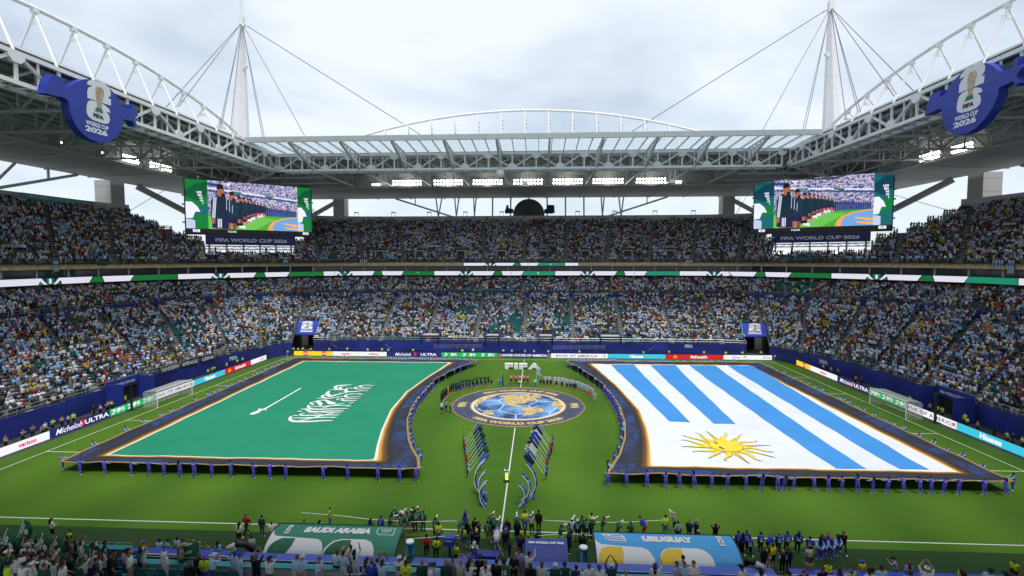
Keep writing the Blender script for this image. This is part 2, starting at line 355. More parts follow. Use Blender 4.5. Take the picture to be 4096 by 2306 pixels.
cuts = [1176, 1330, 1547, 1765, 1989, 2204, 2432, 2662, 2894, 3139]
xs = [onY(u, 1420, FYB)[0] for u in cuts]
specs = [('yellow advertising board with two red crisp ovals on the far touchline', cY, seg_lays(9)), ('white advertising board with red phone company lettering on the far touchline', W_, seg_ver(2)),
         ('navy beer advertising board with a red ribbon on the far touchline', cMic, seg_mic()), ('green advertising board with white dairy characters on the far touchline', cGrn, seg_men(3)),
         ('navy board reading UNITED STATES OF AMERICA between gold fans', cUSA, seg_usa()), ('white bank advertising board with spaced navy capitals on the far touchline', W_, seg_boa()),
         ('cyan advertising board with white lettering on the far touchline', cHis, seg_his()), ('red burger advertising board with yellow arches on the far touchline', cMcd, seg_mcd()), ('white soap advertising board with two gold birds on the far touchline', W_, seg_dove(2))]
for i, (lb, bgm, its) in enumerate(specs): led_board(lb, (xs[i], FYB, 0), (xs[i+1], FYB, 0), bgm, its)
XB = 56.0
def ys(us, s): return [onX(u, {-1: 1500, 1: 1500}[s], s*XB)[1] for u in us]
lcut = [-240, 186, 431, 618, 775, 900, 1005, 1107]
yl = ys(lcut, -1)
lsp = [('white advertising board with red phone company lettering', W_, seg_ver(2)), ('navy beer advertising board with a red ribbon', cMic, seg_mic()), ('green advertising board with white dairy characters', cGrn, seg_men(3)), ('white bank advertising board with spaced navy capitals', W_, seg_boa()),
       ('cyan advertising board with white lettering', cHis, seg_his()), ('red burger advertising board with yellow arches', cMcd, seg_mcd()), ('white soap advertising board with one gold bird', W_, seg_dove(1))]
for i, (lb, bgm, its) in enumerate(lsp): led_board(lb+' on the goal line beyond the sword flag', (-XB, yl[i], 0), (-XB, yl[i+1], 0), bgm, its)
rcut = [3139, 3240, 3350, 3478, 3637, 3838, 4140]
yr = ys(rcut, 1)
rsp = [('yellow advertising board with two red crisp ovals', cY, seg_lays(9)), ('white advertising board with red phone company lettering', W_, seg_ver(1)), ('navy beer advertising board with a red ribbon', cMic, seg_mic()), ('green advertising board with white dairy characters', cGrn, seg_men(3)), ('white bank advertising board with spaced navy capitals', W_, seg_boa()), ('cyan advertising board with white lettering', cHis, seg_his())]
for i, (lb, bgm, its) in enumerate(rsp): led_board(lb+' on the goal line beyond the sun flag', (XB, yr[i], 0), (XB, yr[i+1], 0), bgm, its)
# ------------------------------------------------------------------ the bowl
NK = [36, 14, 48, 14, 36]
def ring(xE, yC, xF, yF, z, y0=-48):
    K = [(-xE, y0), (-xE, yC), (-xF, yF), (xF, yF), (xE, yC), (xE, y0)]; P = []
    for i, n in enumerate(NK):
        for k in range(n): t = k/n; P.append((K[i][0]*(1-t)+K[i+1][0]*t, K[i][1]*(1-t)+K[i+1][1]*t))
    P.append(K[-1]); P = np.array(P)
    for _ in range(30): P[1:-1] = .25*P[:-2]+.5*P[1:-1]+.25*P[2:]
    return np.c_[P, np.full(len(P), z)]
NR = sum(NK)+1
I1, I2, I3, I4 = NK[0], sum(NK[:2]), sum(NK[:3]), sum(NK[:4])
SEG = {'left': (0, I2), 'far': (I2, I3), 'right': (I3, NR-1)}
rA = ring(60.5, 20, 53, 41, 2.6); rB = ring(81, 38, 57.5, 65.5, 11.3); rB2 = ring(81.4, 38.2, 57.7, 66, 12.4); rC = ring(90, 38, 57, 76, 15.2)
rU0 = ring(90, 37.5, 59, 75.3, 20.9); rU1 = ring(111, 62, 70, 98, 34.4)
WHERE = {'left': 'behind the sword flag goal', 'far': 'along the far touchline', 'right': 'behind the sun flag goal'}
ROWS = []          # (stand, tier, polyline, s0, s1, u coordinate along)
def terrace(name, label, cat, ra, rb, n, seg, rise_front, mats, rowlim=None, tier='low'):
    s0, s1 = seg; mb = MB()
    lines = [ra+(rb-ra)*(i/n) for i in range(n+1)]
    for i in range(n):
        a, b = lines[i], lines[i+1]
        idx = [k for k in range(s0, s1+1)]
        if tier == 'low' and i < 11: idx = [k for k in idx if k not in (98, 99, 49, 50)]      # corner tunnels
        if rowlim is not None: idx = [k for k in idx if i < rowlim(k)]
        runs = []
        for k in idx:
            if runs and runs[-1][-1] == k-1: runs[-1].append(k)
            else: runs.append([k])
        for r in runs:
            if len(r) < 2: continue
            fa = [tuple(a[k]) for k in r]; ba = [(b[k][0], b[k][1], a[k][2]) for k in r]; up = [tuple(b[k]) for k in r]
            mb.grid([fa, ba], 0); mb.grid([ba, up], 0)
            ROWS.append((name, tier, i, (a[r]+(b[r]-a[r])*.45)*[1, 1, 0]+np.array([0, 0, 1])*a[r][:, 2:3], r[0], r[-1], n))
    return mb
def stand(key, tier, ra, rb, n, label, rowlim=None):
    s0, s1 = SEG[key]; c = ra[(s0+s1)//2]
    t = thing('grandstand', label, 'grandstand', (c[0], c[1], 0))
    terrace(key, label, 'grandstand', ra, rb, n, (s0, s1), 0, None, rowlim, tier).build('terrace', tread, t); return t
ST = {}
for key in SEG:
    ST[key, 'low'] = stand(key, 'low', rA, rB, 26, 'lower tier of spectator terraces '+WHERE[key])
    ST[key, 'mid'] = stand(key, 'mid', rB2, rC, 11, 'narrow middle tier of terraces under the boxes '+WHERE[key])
def uplim(k):
    uu = proj(rU0[k])[0]
    if (855 < uu < 1160 or 3115 < uu < 3450) and I1 < k < NR-1-I1: return 4
    if k < I1-1: return 26
    if k > NR-1-(I1-1): return 26
    if I2-2 <= k <= I3+2: return 26
    if k < I2: t = (k-(I1-1))/5.
    else: t = ((NR-1-(I1-1))-k)/5.
    return int(max(12, 26-14*max(0, t)))
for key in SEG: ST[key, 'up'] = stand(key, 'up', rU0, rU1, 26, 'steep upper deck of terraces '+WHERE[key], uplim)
def strip(r, s0, s1, z0, z1, d=0., step=1):
    n = np.gradient(r[:, :2], axis=0); n = np.c_[n[:, 1], -n[:, 0]]; n /= np.linalg.norm(n, axis=1)[:, None]      # towards the pitch
    p = r[:, :2]+n*d; return [[(p[k][0], p[k][1], z0) for k in range(s0, s1+1, step)], [(p[k][0], p[k][1], z1) for k in range(s0, s1+1, step)]]
def band(name, parent, r, s0, s1, z0, z1, mat, d=0., th=.25):
    mb = MB(); a = strip(r, s0, s1, z0, z1, d); b = strip(r, s0, s1, z0, z1, d-th); mb.grid(a); mb.grid([a[1], b[1]]); mb.grid([b[0], a[0]]); mb.grid(b)
    return mb.build(name, mat, parent)
def rail(parent, r, s0, s1, z, d=0., h=1.0, mat=railm, posts=True, name='handrail', rr=.03):
    pts = [p for p in strip(r, s0, s1, z, z+h, d)[1]]; mb = MB(); mb.tube(pts, rr, 5); mb.tube([(p[0], p[1], p[2]-h*.5) for p in pts], rr*.7, 4)
    if posts:
        for p in pts: mb.beam((p[0], p[1], z), p, rr*1.6, rr*1.6)
    return mb.build(name, mat, parent)
WARM = M('box_lamp_glow', (1., .66, .36), emit=3.)
wrap = M('front_wall_wrap', (.020, .032, .205), .5, amp=.45, scale=.22)
for key, (s0, s1) in SEG.items():
    lo, mi, up = ST[key, 'low'], ST[key, 'mid'], ST[key, 'up']
    if key == 'far': band('front_wall', lo, rA, s0+1, s1-1, 0, 2.75, wrap, .05)
    elif key == 'left': band('front_wall', lo, rA, s0, I2-2, 0, 2.75, wrap, .05)
    else: band('front_wall', lo, rA, I3+2, s1, 0, 2.75, wrap, .05)
    rail(lo, rA, *{'far': (s0+1, s1-1), 'left': (s0, I2-2), 'right': (I3+2, s1)}[key], 2.6, -.1, 1.0)
    band('tier_fascia', mi, rB2, s0, s1, 11.0, 12.5, fblue, .12, .2); rail(mi, rB2, s0, s1, 12.4, .05, .9)
    # hospitality boxes: slab, back wall, glazing, piers
    rS = rC
    b = thing('box_level', 'two dark glazed storeys of private boxes '+WHERE[key], 'hospitality boxes', (rC[(s0+s1)//2][0], rC[(s0+s1)//2][1], 15))
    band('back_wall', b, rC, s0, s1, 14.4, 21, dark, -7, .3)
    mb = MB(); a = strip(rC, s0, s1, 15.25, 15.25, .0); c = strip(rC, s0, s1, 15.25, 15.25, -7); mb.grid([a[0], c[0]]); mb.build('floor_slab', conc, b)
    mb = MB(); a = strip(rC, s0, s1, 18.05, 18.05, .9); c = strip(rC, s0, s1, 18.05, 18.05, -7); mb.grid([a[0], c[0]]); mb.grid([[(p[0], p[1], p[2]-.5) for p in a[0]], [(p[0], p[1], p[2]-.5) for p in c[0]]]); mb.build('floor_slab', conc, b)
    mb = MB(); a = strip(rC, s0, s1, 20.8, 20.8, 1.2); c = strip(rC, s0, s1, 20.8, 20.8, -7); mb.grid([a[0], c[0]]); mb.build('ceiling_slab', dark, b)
    band('seat_row', b, rC, s0, s1, 15.3, 15.95, redsuite if key == 'far' else wood, -1.6, .5)
    band('counter', b, rC, s0, s1, 15.3, 16.35, wood, -3.2, .3)
    band('glazing', b, rC, s0, s1, 18.1, 20.6, glassm, -1.0, .06)
    band('low_parapet', b, rC, s0, s1, 15.0, 15.55, fblue, .1, .15)
    n = np.gradient(rC[:, :2], axis=0); n = np.c_[n[:, 1], -n[:, 0]]; n /= np.linalg.norm(n, axis=1)[:, None]
    L = np.r_[0, np.cumsum(np.linalg.norm(np.diff(rC[s0:s1+1, :2], axis=0), axis=1))]
    for q in np.arange(2, L[-1], 6.2):
        k = np.interp(q, L, np.arange(s0, s1+1)); i0 = int(k); p = rC[i0]+(rC[min(i0+1, NR-1)]-rC[i0])*(k-i0); m_ = n[i0]
        if not seen((p[0], p[1], 17), 400): continue
        a = np.array([p[0]-m_[0]*.9, p[1]-m_[1]*.9])
        beam('ceiling_lamp', b, (*(a-m_*1.6+np.array([-m_[1], m_[0]])*2.2), 17.40), (*(a-m_*1.6+np.array([-m_[1], m_[0]])*2.6), 17.40), .25, .12, mat=WARM); beam('pier', b, (*a, 15.25), (*a, 17.55), .7, .7, mat=conc_l, up=(m_[0], m_[1], 0)); beam('mullion', b, (*(a+m_*.0), 18.1), (*(a+m_*.0), 20.6), .25, mat=steel_d)
        a2 = a-m_*3.; beam('party_wall', b, (*a2, 15.25), (*a2, 17.5), 5.5, .25, mat=conc, up=tuple((*np.array([-m_[1], m_[0]]), 0)))
    # gold padded rail under the upper deck
    gb = band('deck_fascia', up, rU0, s0, s1, 19.75, 20.75, gold, .35, .9); rail(up, rU0, s0, s1, 20.8, .0, 1.0)
    # back wall of the upper deck
back = M('deck_wall', (.55, .56, .57), .8, amp=.06, scale=.2)
def wall_poly(name, parent, pts, z0, z1, mat, th=.4):
    mb = MB()
    for (a, b) in zip(pts[:-1], pts[1:]): mb.beam((a[0], a[1], (z0+z1)/2), (b[0], b[1], (z0+z1)/2), th, z1-z0)
    return mb.build(name, mat, parent)
f0, f1 = I2-2, I3+2
U1f = rU1[f0:f1+1]
wall_poly('back_wall', ST['far', 'up'], [(p[0], p[1]+.5) for p in U1f], 33, 36.5, back)
k0 = I1-1
wall_poly('back_wall', ST['left', 'up'], [(p[0]-.5, p[1]) for p in rU1[0:k0+1]], 33, 36.5, back)
wall_poly('back_wall', ST['right', 'up'], [(p[0]+.5, p[1]) for p in rU1[NR-1-k0:]], 33, 36.5, back)
def side_wall(parent, k, w=.35):
    mb = MB(); a, b = rU0[k], rU1[k]; mb.add([a-[0, 0, 1.2], b-[0, 0, 3.], b+[0, 0, 1.2], a+[0, 0, 1.2]], [(0, 1, 2, 3)]); d = np.array([w, 0, 0]); mb.add([a-[0, 0, 1.2]+d, b-[0, 0, 3.]+d, b+[0, 0, 1.2]+d, a+[0, 0, 1.2]+d], [(0, 1, 2, 3)])
    mb.build('side_wall', conc, parent)
side_wall(ST['far', 'up'], f0); side_wall(ST['far', 'up'], f1)
# corner low blocks: back wall at row 11
for key, (a, b) in (('left', (I1+3, I2-2)), ('right', (I3+2, I4-3))):
    r11 = rU0+(rU1-rU0)*(12/26); ks = [k for k in range(a, b+1) if uplim(k) == 12]
    for run in (([k for k in ks if k < (a+b)/2]), ([k for k in ks if k > (a+b)/2])):
        if len(run) > 1: wall_poly('corner_back_wall', ST[key, 'up'], [tuple(p[:2]) for p in r11[run[0]:run[-1]+1]], r11[0][2]-.2, r11[0][2]+1.2, back, .3)
# section numbers on the back wall
inkt = M('teal_ink', (.05, .16, .17), .6)
fn_far = lambda u: plane_fn((onY(u, 880, 97.7)[0], 97.7+.05, 36.05), (1, 0, 0), (0, 0, 1), (0, -1, 0), 0)
for u, tx in ((1378, '313'), (1518, '314'), (1661, '315'), (1806, '316'), (1950, '317'), (2097, '318'), (2243, '319'), (2393, '320'), (2544, '321'), (2696, '322'), (2870, '323')):
    mb = MB(); add_text(mb, tx, fn_far(u), h=.6, bold=.04); mb.build('section_number', inkt, ST['far', 'up'])
mb = MB(); o = onX(500, 815, -110.7); y0, y1 = onX(80, 800, -110.4)[1], onX(370, 800, -110.4)[1]
mb.box((-110.2, (y0+y1)/2, 35.75), (.12, y1-y0, 1.3)); mb.build('notice_banner', tealrail, ST['left', 'up'])
mb = MB(); add_text(mb, 'TO REPORT UNRULY FAN BEHAVIOR TEXT ISSUE AND LOCATION', plane_fn((-110.1, (y0+y1)/2, 35.75), (0, 1, 0), (0, 0, 1), (1, 0, 0), .03), h=.6, w=(y1-y0)*.9); mb.build('lettering', white, ST['left', 'up'])
# ------------------------------------------------------------------ ribbon screens
def ribbon(name, label, r, s0, s1, z0, z1, d, rep):
    n = np.gradient(r[:, :2], axis=0); n = np.c_[n[:, 1], -n[:, 0]]; n /= np.linalg.norm(n, axis=1)[:, None]; p = r[:, :2]+n*d
    L = np.r_[0, np.cumsum(np.linalg.norm(np.diff(p[s0:s1+1], axis=0), axis=1))]
    def at(q, z, off=0.):
        k = np.interp(q, L, np.arange(s0, s1+1)); i0 = min(int(k), s1-1); a = p[i0]+(p[i0+1]-p[i0])*(k-i0)+n[i0]*off; return (a[0], a[1], z)
    t = thing(name, label, 'ribbon screen', tuple(at(L[-1]/2, z0)))
    mb = MB(); qs = np.linspace(0, L[-1], 120); mb.grid([[at(q, z0-.12) for q in qs], [at(q, z1+.12) for q in qs]]); mb.grid([[at(q, z1+.12) for q in qs], [at(q, z1+.12, -.4) for q in qs]]); mb.grid([[at(q, z0-.12) for q in qs], [at(q, z0-.12, -.4) for q in qs]]); mb.build('housing', blackp, t)
    Wt, Gd, Gt, Lt = LED('ribbon_white', (225, 224, 240), .8), LED('ribbon_green', (0, 115, 50), .7), LED('ribbon_teal', (10, 105, 100), .7), LED('ribbon_mint', (20, 145, 110), .7)
    q = -rnd.random()*rep; H = z1-z0
    def piece(pts, m, lift=.03):
        pts = [(min(max(a, .05), L[-1]-.05), b) for a, b in pts]
        if max(a for a, b in pts)-min(a for a, b in pts) < .1 or not any(seen(at(a, z0), 300) for a, b in pts): return
        mb = MB(); poly(mb, pts, lambda s_, t_: at(s_, z0+H*t_, lift)); mb.build('graphic', m, t)
    def strip2(a, b, sl0, sl1, m, lift):
        n_ = max(2, int((b-a)/2)); bot = [(a+(b-a)*i/n_, 0) for i in range(n_+1)]; top = [(a+sl0+(b+sl1-a-sl0)*i/n_, 1) for i in range(n_+1)]
        piece(bot+top[::-1], m, lift)
    while q < L[-1]:
        strip2(q, q+rep*.20, 0, .6, Wt, .03)
        strip2(q+rep*.205, q+rep*.235, .7, -.3, Lt, .03); strip2(q+rep*.24, q+rep*.285, 0, .0, Gt, .03); strip2(q+rep*.29, q+rep*.32, .3, -.7, Gd, .03)
        for sg in (-1, 1):
            c = q+rep*.262; piece([(c+sg*.6, 0), (c+sg*1.1, 0), (c+sg*2.6, 1), (c+sg*1.7, 1)], Wt, .045)
        piece([(q+rep*.262-.25, .15), (q+rep*.262+.25, .15), (q+rep*.262+.25, .9), (q+rep*.262-.25, .9)], Wt, .045)
        strip2(q+rep*.325, q+rep*.48, -.3, .8, Wt, .03); strip2(q+rep*.485, q+rep*.565, .9, -.5, Gd, .03); strip2(q+rep*.57, q+rep*.72, -.4, .8, Wt, .03); strip2(q+rep*.725, q+rep*.995, .8, .0, Gd if rnd.random() < .6 else Lt, .03)
        for f in (.64, .86): piece([(q+rep*f-.2, .25), (q+rep*f-.08, .25), (q+rep*f-.05, .45), (q+rep*f+.05, .45), (q+rep*f+.08, .25), (q+rep*f+.2, .25), (q+rep*f+.1, .8), (q+rep*f-.1, .8)], Wt if f > .8 else LED('ribbon_grey', (170, 175, 190), .7), .045)
        q += rep
    return t
rD = ring(90, 37.5, 57, 75.5, 17)
for key, (s0, s1) in SEG.items(): ribbon('ribbon_screen', 'long green and white ribbon screen under the boxes '+WHERE[key], rD, s0, s1, 16.95, 18.15, .55, 36.)
kk = [k for k in range(NR) if I2 <= k <= I3 and -20.5 < rU0[k][0] < 16.5]
ribbon('ribbon_screen', 'short ribbon screen fixed on the gold deck edge opposite halfway', rU0, kk[0], kk[-1], 19.8, 20.6, .5, 30.)
# ------------------------------------------------------------------ exits, tunnels
def box_thing(): pass
dm, wl = dark, conc_l
EXU = []; EXL = []
for i, u in enumerate((1525, 1683, 1846, 2007, 2173, 2340, 2507, 2677, 2850, 1366)):
    p = onY(u, 1015, 80); x, y, z = p[0], 79.3, 23.0; EXU.append((x, y))
    t = thing('deck_exit', 'concrete stair exit opening in the far upper deck', 'exit', (x, y, z-1.2), 'exits in the far upper deck')
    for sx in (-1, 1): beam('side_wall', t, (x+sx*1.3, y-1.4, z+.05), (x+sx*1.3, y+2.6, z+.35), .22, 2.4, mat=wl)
    mb = MB(); mb.box((x, y+1.4, z), (2.3, .2, 2.2)); mb.build('doorway_shade', dm, t); beam('lintel', t, (x-1.4, y-.2, z+1.3), (x+1.4, y-.2, z+1.3), 1.2, .25, mat=wl)  # solid panel, the shade of the stair exit painted on it
    beam('handrail', t, (x-1.4, y+.6, z+2.2), (x+1.4, y+.6, z+2.2), .06, mat=railm)
midx = [k for k in np.linspace(0, NR-1, 31)]
sgn = M('exit_sign_black', (.01, .01, .012), .5)
cnt = 0
Lb = np.r_[0, np.cumsum(np.linalg.norm(np.diff(rB2[:, :2], axis=0), axis=1))]
for q in np.arange(4., Lb[-1], 12.15):
    k = np.interp(q, Lb, np.arange(NR)); i0 = min(int(k), NR-2); a = rB2[i0]+(rB2[i0+1]-rB2[i0])*(k-i0); tx = rB2[i0+1]-rB2[i0]; tx /= np.linalg.norm(tx); nn = np.cross(tx, (0, 0, 1.))
    if not seen(a, 60): continue
    wh = 'behind the sword flag goal' if a[0] < -57 else 'behind the sun flag goal' if a[0] > 57 else 'along the far touchline'
    t = thing('tier_exit', 'dark exit with small black sign under the middle tier '+wh, 'exit', (a[0], a[1], 10.), 'exits under the middle tier '+wh)
    c = a+nn*.5
    beam('opening', t, c-tx*1.1+[0, 0, -1.2], c+tx*1.1+[0, 0, -1.2], .35, 2.0, mat=dark); sg_ = beam('sign', t, c-tx*1.25+nn*.2+[0, 0, -.15], c+tx*1.25+nn*.2+[0, 0, -.15], .12, .8, mat=sgn)  # opening is a solid block coloured as the shade within
    mb = MB(); fn = plane_fn(c+nn*.28+np.array([0, 0, -.15]), tx, (0, 0, 1)); add_text(mb, 'FIFA', plane_fn(c+nn*.28+tx*.2+np.array([0, 0, .07]), tx, (0, 0, 1)), h=.16, bold=.04); add_text(mb, 'WORLD CUP 26', plane_fn(c+nn*.28+tx*.2+np.array([0, 0, -.2]), tx, (0, 0, 1)), h=.14, bold=.04); mb.build('lettering', LED('exit_text', (235, 235, 235), .7), sg_)
    beam('side_wall', t, c+tx*1.3+[0, 0, -2.2], c+tx*1.3-nn*.1+nn*2.4+[0, 0, -2.6], .2, 1.3, mat=conc)
# gold topped exits in the lower tier, far side
for u, w_ in ((1729, 3.4), (1973, 2.5), (2183, 2.5), (2437, 4.)):
    p = onY(u, 1352, 43.5); x = p[0]; z = 3.6; EXL.append(x)
    t = thing('pitch_exit', 'gold lined exit at the foot of the far lower tier', 'exit', (x, 42.5, 1.2), 'gold lined exits at the pitch side')
    mb = MB(); mb.box((x, 43.6, z-1.0), (w_, .2, 2.8)); mb.build('doorway_shade', dark, t)  # panel darkened to stand for the shaded way out
    beam('canopy', t, (x-w_/2-.2, 42.6, z+.45), (x+w_/2+.2, 42.6, z+.45), 2.0, .16, mat=conc_l); beam('gold_lining', t, (x-w_/2, 43.3, z+.1), (x+w_/2, 43.3, z+.1), .2, .5, mat=gold)
    for sx in (-1, 1): beam('cheek_wall', t, (x+sx*(w_/2+.3), 40.8, z-1.2), (x+sx*(w_/2+.3), 44.2, z-.2), .25, 3.0, mat=fblue)
def emblem26(parent, fn, h, mats, txt=True):
    """stacked 2 and 6 with a cup, h = height of the figures"""
    wt, gd, gr, ink, tw = mats; s = h/2.
    two = [(-.55, .42)]+arc(0, .55, .55, .42, 180, 0, 10)+[(.55, .42), (.2, .16), (.55, .16), (.55, .02), (-.55, .02), (-.55, .2), (-.05, .42), (.0, .5), (-.1, .52), (-.2, .45)]
    six = [(-.55, -.75)]+[(-.55, -.3)]+arc(-.2, -.3, .35, .26, 180, 90, 5)+[(.35, -.04), (.55, -.12), (.55, -.2), (.1, -.2), (.05, -.3), (.2, -.32)]+arc(.25, -.55, .3, .22, 80, 0, 5)+arc(.25, -.75, .3, .22, 0, -90, 5)+arc(-.25, -.75, .3, .22, -90, -180, 5)
    f2 = lambda lift: (lambda a, b: fn(a*s, b*s, lift))
    mb = MB(); poly(mb, two, f2(.02)); poly(mb, six, f2(.02)); mb.build('emblem_figures', wt, parent)
    cup = [(-.1, -.42), (.12, -.42), (.1, -.25), (.06, -.1), (.1, .1), (.2, .32), (.22, .5), (.12, .62), (-.05, .64), (-.18, .55), (-.2, .4), (-.12, .2), (-.05, .0), (-.06, -.2)]
    mb = MB(); poly(mb, [(a+.02, b) for a, b in cup], f2(.05)); mb.build('trophy', gd, parent)
    mb = MB(); poly(mb, [(-.12, -.5), (.16, -.5), (.14, -.38), (-.1, -.38)], f2(.06)); mb.build('trophy_base', gr, parent)
    if txt:
        mb = MB(); add_text(mb, 'FIFA', lambda a, b: fn(a, b-.72*s, .05), h=.22*s, bold=.05); mb.build('lettering', ink, parent)
        mb = MB(); add_text(mb, 'WORLD CUP', lambda a, b: fn(a, b-1.22*s, .03), h=.22*s, w=1.25*s, bold=.05); mb.build('lettering', tw, parent)
        mb = MB(); add_text(mb, '2026', lambda a, b: fn(a, b-1.52*s, .03), h=.3*s, w=1.25*s, bold=.08); mb.build('lettering', tw, parent)
EM = (M('emblem_white', (.72, .73, .76), .6, amp=.03), goldm, M('cup_green', (.03, .18, .12), .5), M('emblem_ink', (.01, .012, .03), .6), M('emblem_white'))
for s in (-1, 1):
    if s < 0: q4 = [(1176, 1341), (1272, 1333), (1279, 1278), (1184, 1289)]
    else: q4 = [(2967, 1339), (3073, 1352), (3071, 1301), (2966, 1284)]
    ya, yb = 42.2, 47.5; a, b, c, d = [onY(*q, ya if i < 2 else yb) for i, q in enumerate(q4)]; zl = (a[2]+b[2])/2; zh = (c[2]+d[2])/2; a[2] = b[2] = zl; c[2] = d[2] = zh
    xm = (a[0]+b[0])/2; W_t = b[0]-a[0]
    t = thing('corner_tunnel', 'dark vehicle tunnel under a blue banner in the '+('sword' if s < 0 else 'sun')+' flag far corner', 'tunnel', (xm, 42, 0))
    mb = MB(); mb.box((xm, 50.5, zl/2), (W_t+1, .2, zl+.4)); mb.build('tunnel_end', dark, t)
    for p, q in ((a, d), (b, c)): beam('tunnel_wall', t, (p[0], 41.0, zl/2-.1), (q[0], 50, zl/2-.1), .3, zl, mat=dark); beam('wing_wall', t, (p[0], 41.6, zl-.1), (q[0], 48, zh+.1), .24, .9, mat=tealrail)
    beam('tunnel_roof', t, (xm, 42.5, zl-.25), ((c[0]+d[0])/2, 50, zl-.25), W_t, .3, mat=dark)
    mb = MB(); up = np.array([0, 0, .25]); mb.add([a, b, c, d, a-up, b-up, c-up, d-up], [(0, 1, 2, 3), (4, 7, 6, 5), (0, 4, 5, 1), (1, 5, 6, 2), (2, 6, 7, 3), (3, 7, 4, 0)]); mb.build('banner', fblue2, t)
    cc = (a+b+c+d)/4; yv = ((c+d)/2-(a+b)/2); Ly = np.linalg.norm(yv); yv /= Ly; nv = np.cross((1, 0, 0), yv)
    emblem26(t, lambda p, q, l, cc=cc, yv=yv, nv=nv: cc+np.array([1., 0, 0])*p*1.3+yv*(q+Ly*.16)+nv*l, Ly*.62, EM)
# lettering on the front walls
lt = M('wall_lettering', (.55, .57, .70), .6)
for u, v, key in ((1420, 1385, 'far'), (2755, 1394, 'far')):
    p = onY(u, v, 40.9); mb = MB(); add_text(mb, 'FIFA', plane_fn((p[0], 40.85, 2.05), (1, 0, 0), (0, 0, 1)), h=.75, bold=.05); mb.build('lettering', lt, ST['far', 'low'])
# low blue wall, ramps and rails in front of the far stand
t = thing('ramp_wall', 'low blue wall with stepped ramps in front of the far stand', 'wall', (0, 39.2, 0))
mb = MB(); mb.box((0, 39.3, .62), (88, .25, 1.24)); mb.box((0, 40.1, .5), (88, 1.5, 1.0)); mb.build('wall', wrap, t)
for u0, u1 in ((1738, 1925), (2215, 2420)):
    a, b = onY(u0, 1380, 39.6)[0], onY(u1, 1380, 39.6)[0]
    for k in range(3): beam('handrail', t, (a, 39.6, 1.5+.28*k), (b, 39.6, 1.7+.28*k), .05, mat=railm)
    for k in range(7): x = a+(b-a)*k/6; beam('rail_post', t, (x, 39.6, 1.2), (x, 39.6, 2.3), .05, mat=railm)
for u0, v0, u1, v1 in ((1325, 1374, 1357, 1398), (1540, 1378, 1575, 1400), (2590, 1405, 2620, 1385)):
    a, b = onY(u0, v0, 39.4), onY(u1, v1, 39.4); beam('stair_rail', t, a, b, .06, mat=railm)
# ------------------------------------------------------------------ roof
XT, YT, ZB, ZT = 63.0, 51.5, 44.0, 47.7
XO, YO = 113.0, 102.3
YN = -52.0
def truss(parent, a, b, zb, zt, npan, wd=.42, mb_=.5, phase=0, gus=True, mat=steel, n0=(0, 0, 0), posts=True, half=True, vis=None):
    """vertical plane truss from a to b (xy): chords, posts, W diagonals, gusset plates"""
    a, b = np.array(a, float), np.array(b, float); P = lambda t, z: (*(a+(b-a)*t), z)
    nrm = np.array([-(b-a)[1], (b-a)[0]]); nrm = nrm/np.linalg.norm(nrm)
    beam('top_chord', parent, P(0, zt), P(1, zt), mb_, mb_*1.1, mat=mat); beam('bottom_chord', parent, P(0, zb), P(1, zb), mb_, mb_*1.1, mat=mat)
    for i in range(npan+1):
        t = i/npan; p = P(t, zb)
        if not seen((p[0], p[1], (zb+zt)/2), 300): continue
        beam('post', parent, P(t, zb+mb_*.5), P(t, zt-mb_*.5), wd*.75, mat=mat, kind='i')
        if half and i < npan: beam('post', parent, P(t+.5/npan, zb+mb_*.5), P(t+.5/npan, zt-mb_*.5), wd*.5, mat=mat, kind='i')
        bot = (i+phase) % 2 == 0
        if i < npan:
            za, zc = (zb, zt) if bot else (zt, zb); beam('diagonal', parent, P(t, za), P(t+1/npan, zc), wd*.9, wd*.8, mat=mat, kind='i')
        if gus:
            zz, sg = (zb+mb_*.5, 1) if bot else (zt-mb_*.5, -1); g = 1.05; e = (b-a)/np.linalg.norm(b-a); c = a+(b-a)*t; mbx = MB()
            fn = lambda o: (lambda s, q: (c[0]+e[0]*s+nrm[0]*o, c[1]+e[1]*s+nrm[1]*o, zz+q*sg))
            mbx.prism([(-g, 0), (g, 0), (g, .35), (.5, 1.0), (-.5, 1.0), (-g, .35)], fn(-.26), fn(.26)); mbx.build('gusset_plate', mat, parent)
def roof_thing(name, label, cat='roof', loc=(0, 0, 44)): return thing(name, label, cat, loc)
RF = {}
# inner edge trusses
t = RF['far'] = roof_thing('edge_truss', 'long white roof edge truss spanning above the far stand', 'roof truss', (0, YT, ZB))
xn = [-3.5+5.875*k for k in range(-10, 12)]; xa, xb = xn[0], xn[-1]
truss(t, (xa, YT), (xb, YT), ZB, ZT, 21, phase=0)
beam('top_chord', t, (-XT, YT, ZT), (xa, YT, ZT), .5, .55); beam('bottom_chord', t, (-XT, YT, ZB), (xa, YT, ZB), .5, .55)
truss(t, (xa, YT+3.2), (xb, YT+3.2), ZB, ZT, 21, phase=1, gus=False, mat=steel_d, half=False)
for k in range(43):
    x = -XT+3*k
    if seen((x, YT, ZB), 100): beam('lacing', t, (x, YT, ZB-.05), (x+1.5, YT+3.2, ZB-.05), .18, .14, mat=steel_d); beam('lacing', t, (x+1.5, YT+3.2, ZB-.05), (x+3, YT, ZB-.05), .18, .14, mat=steel_d)
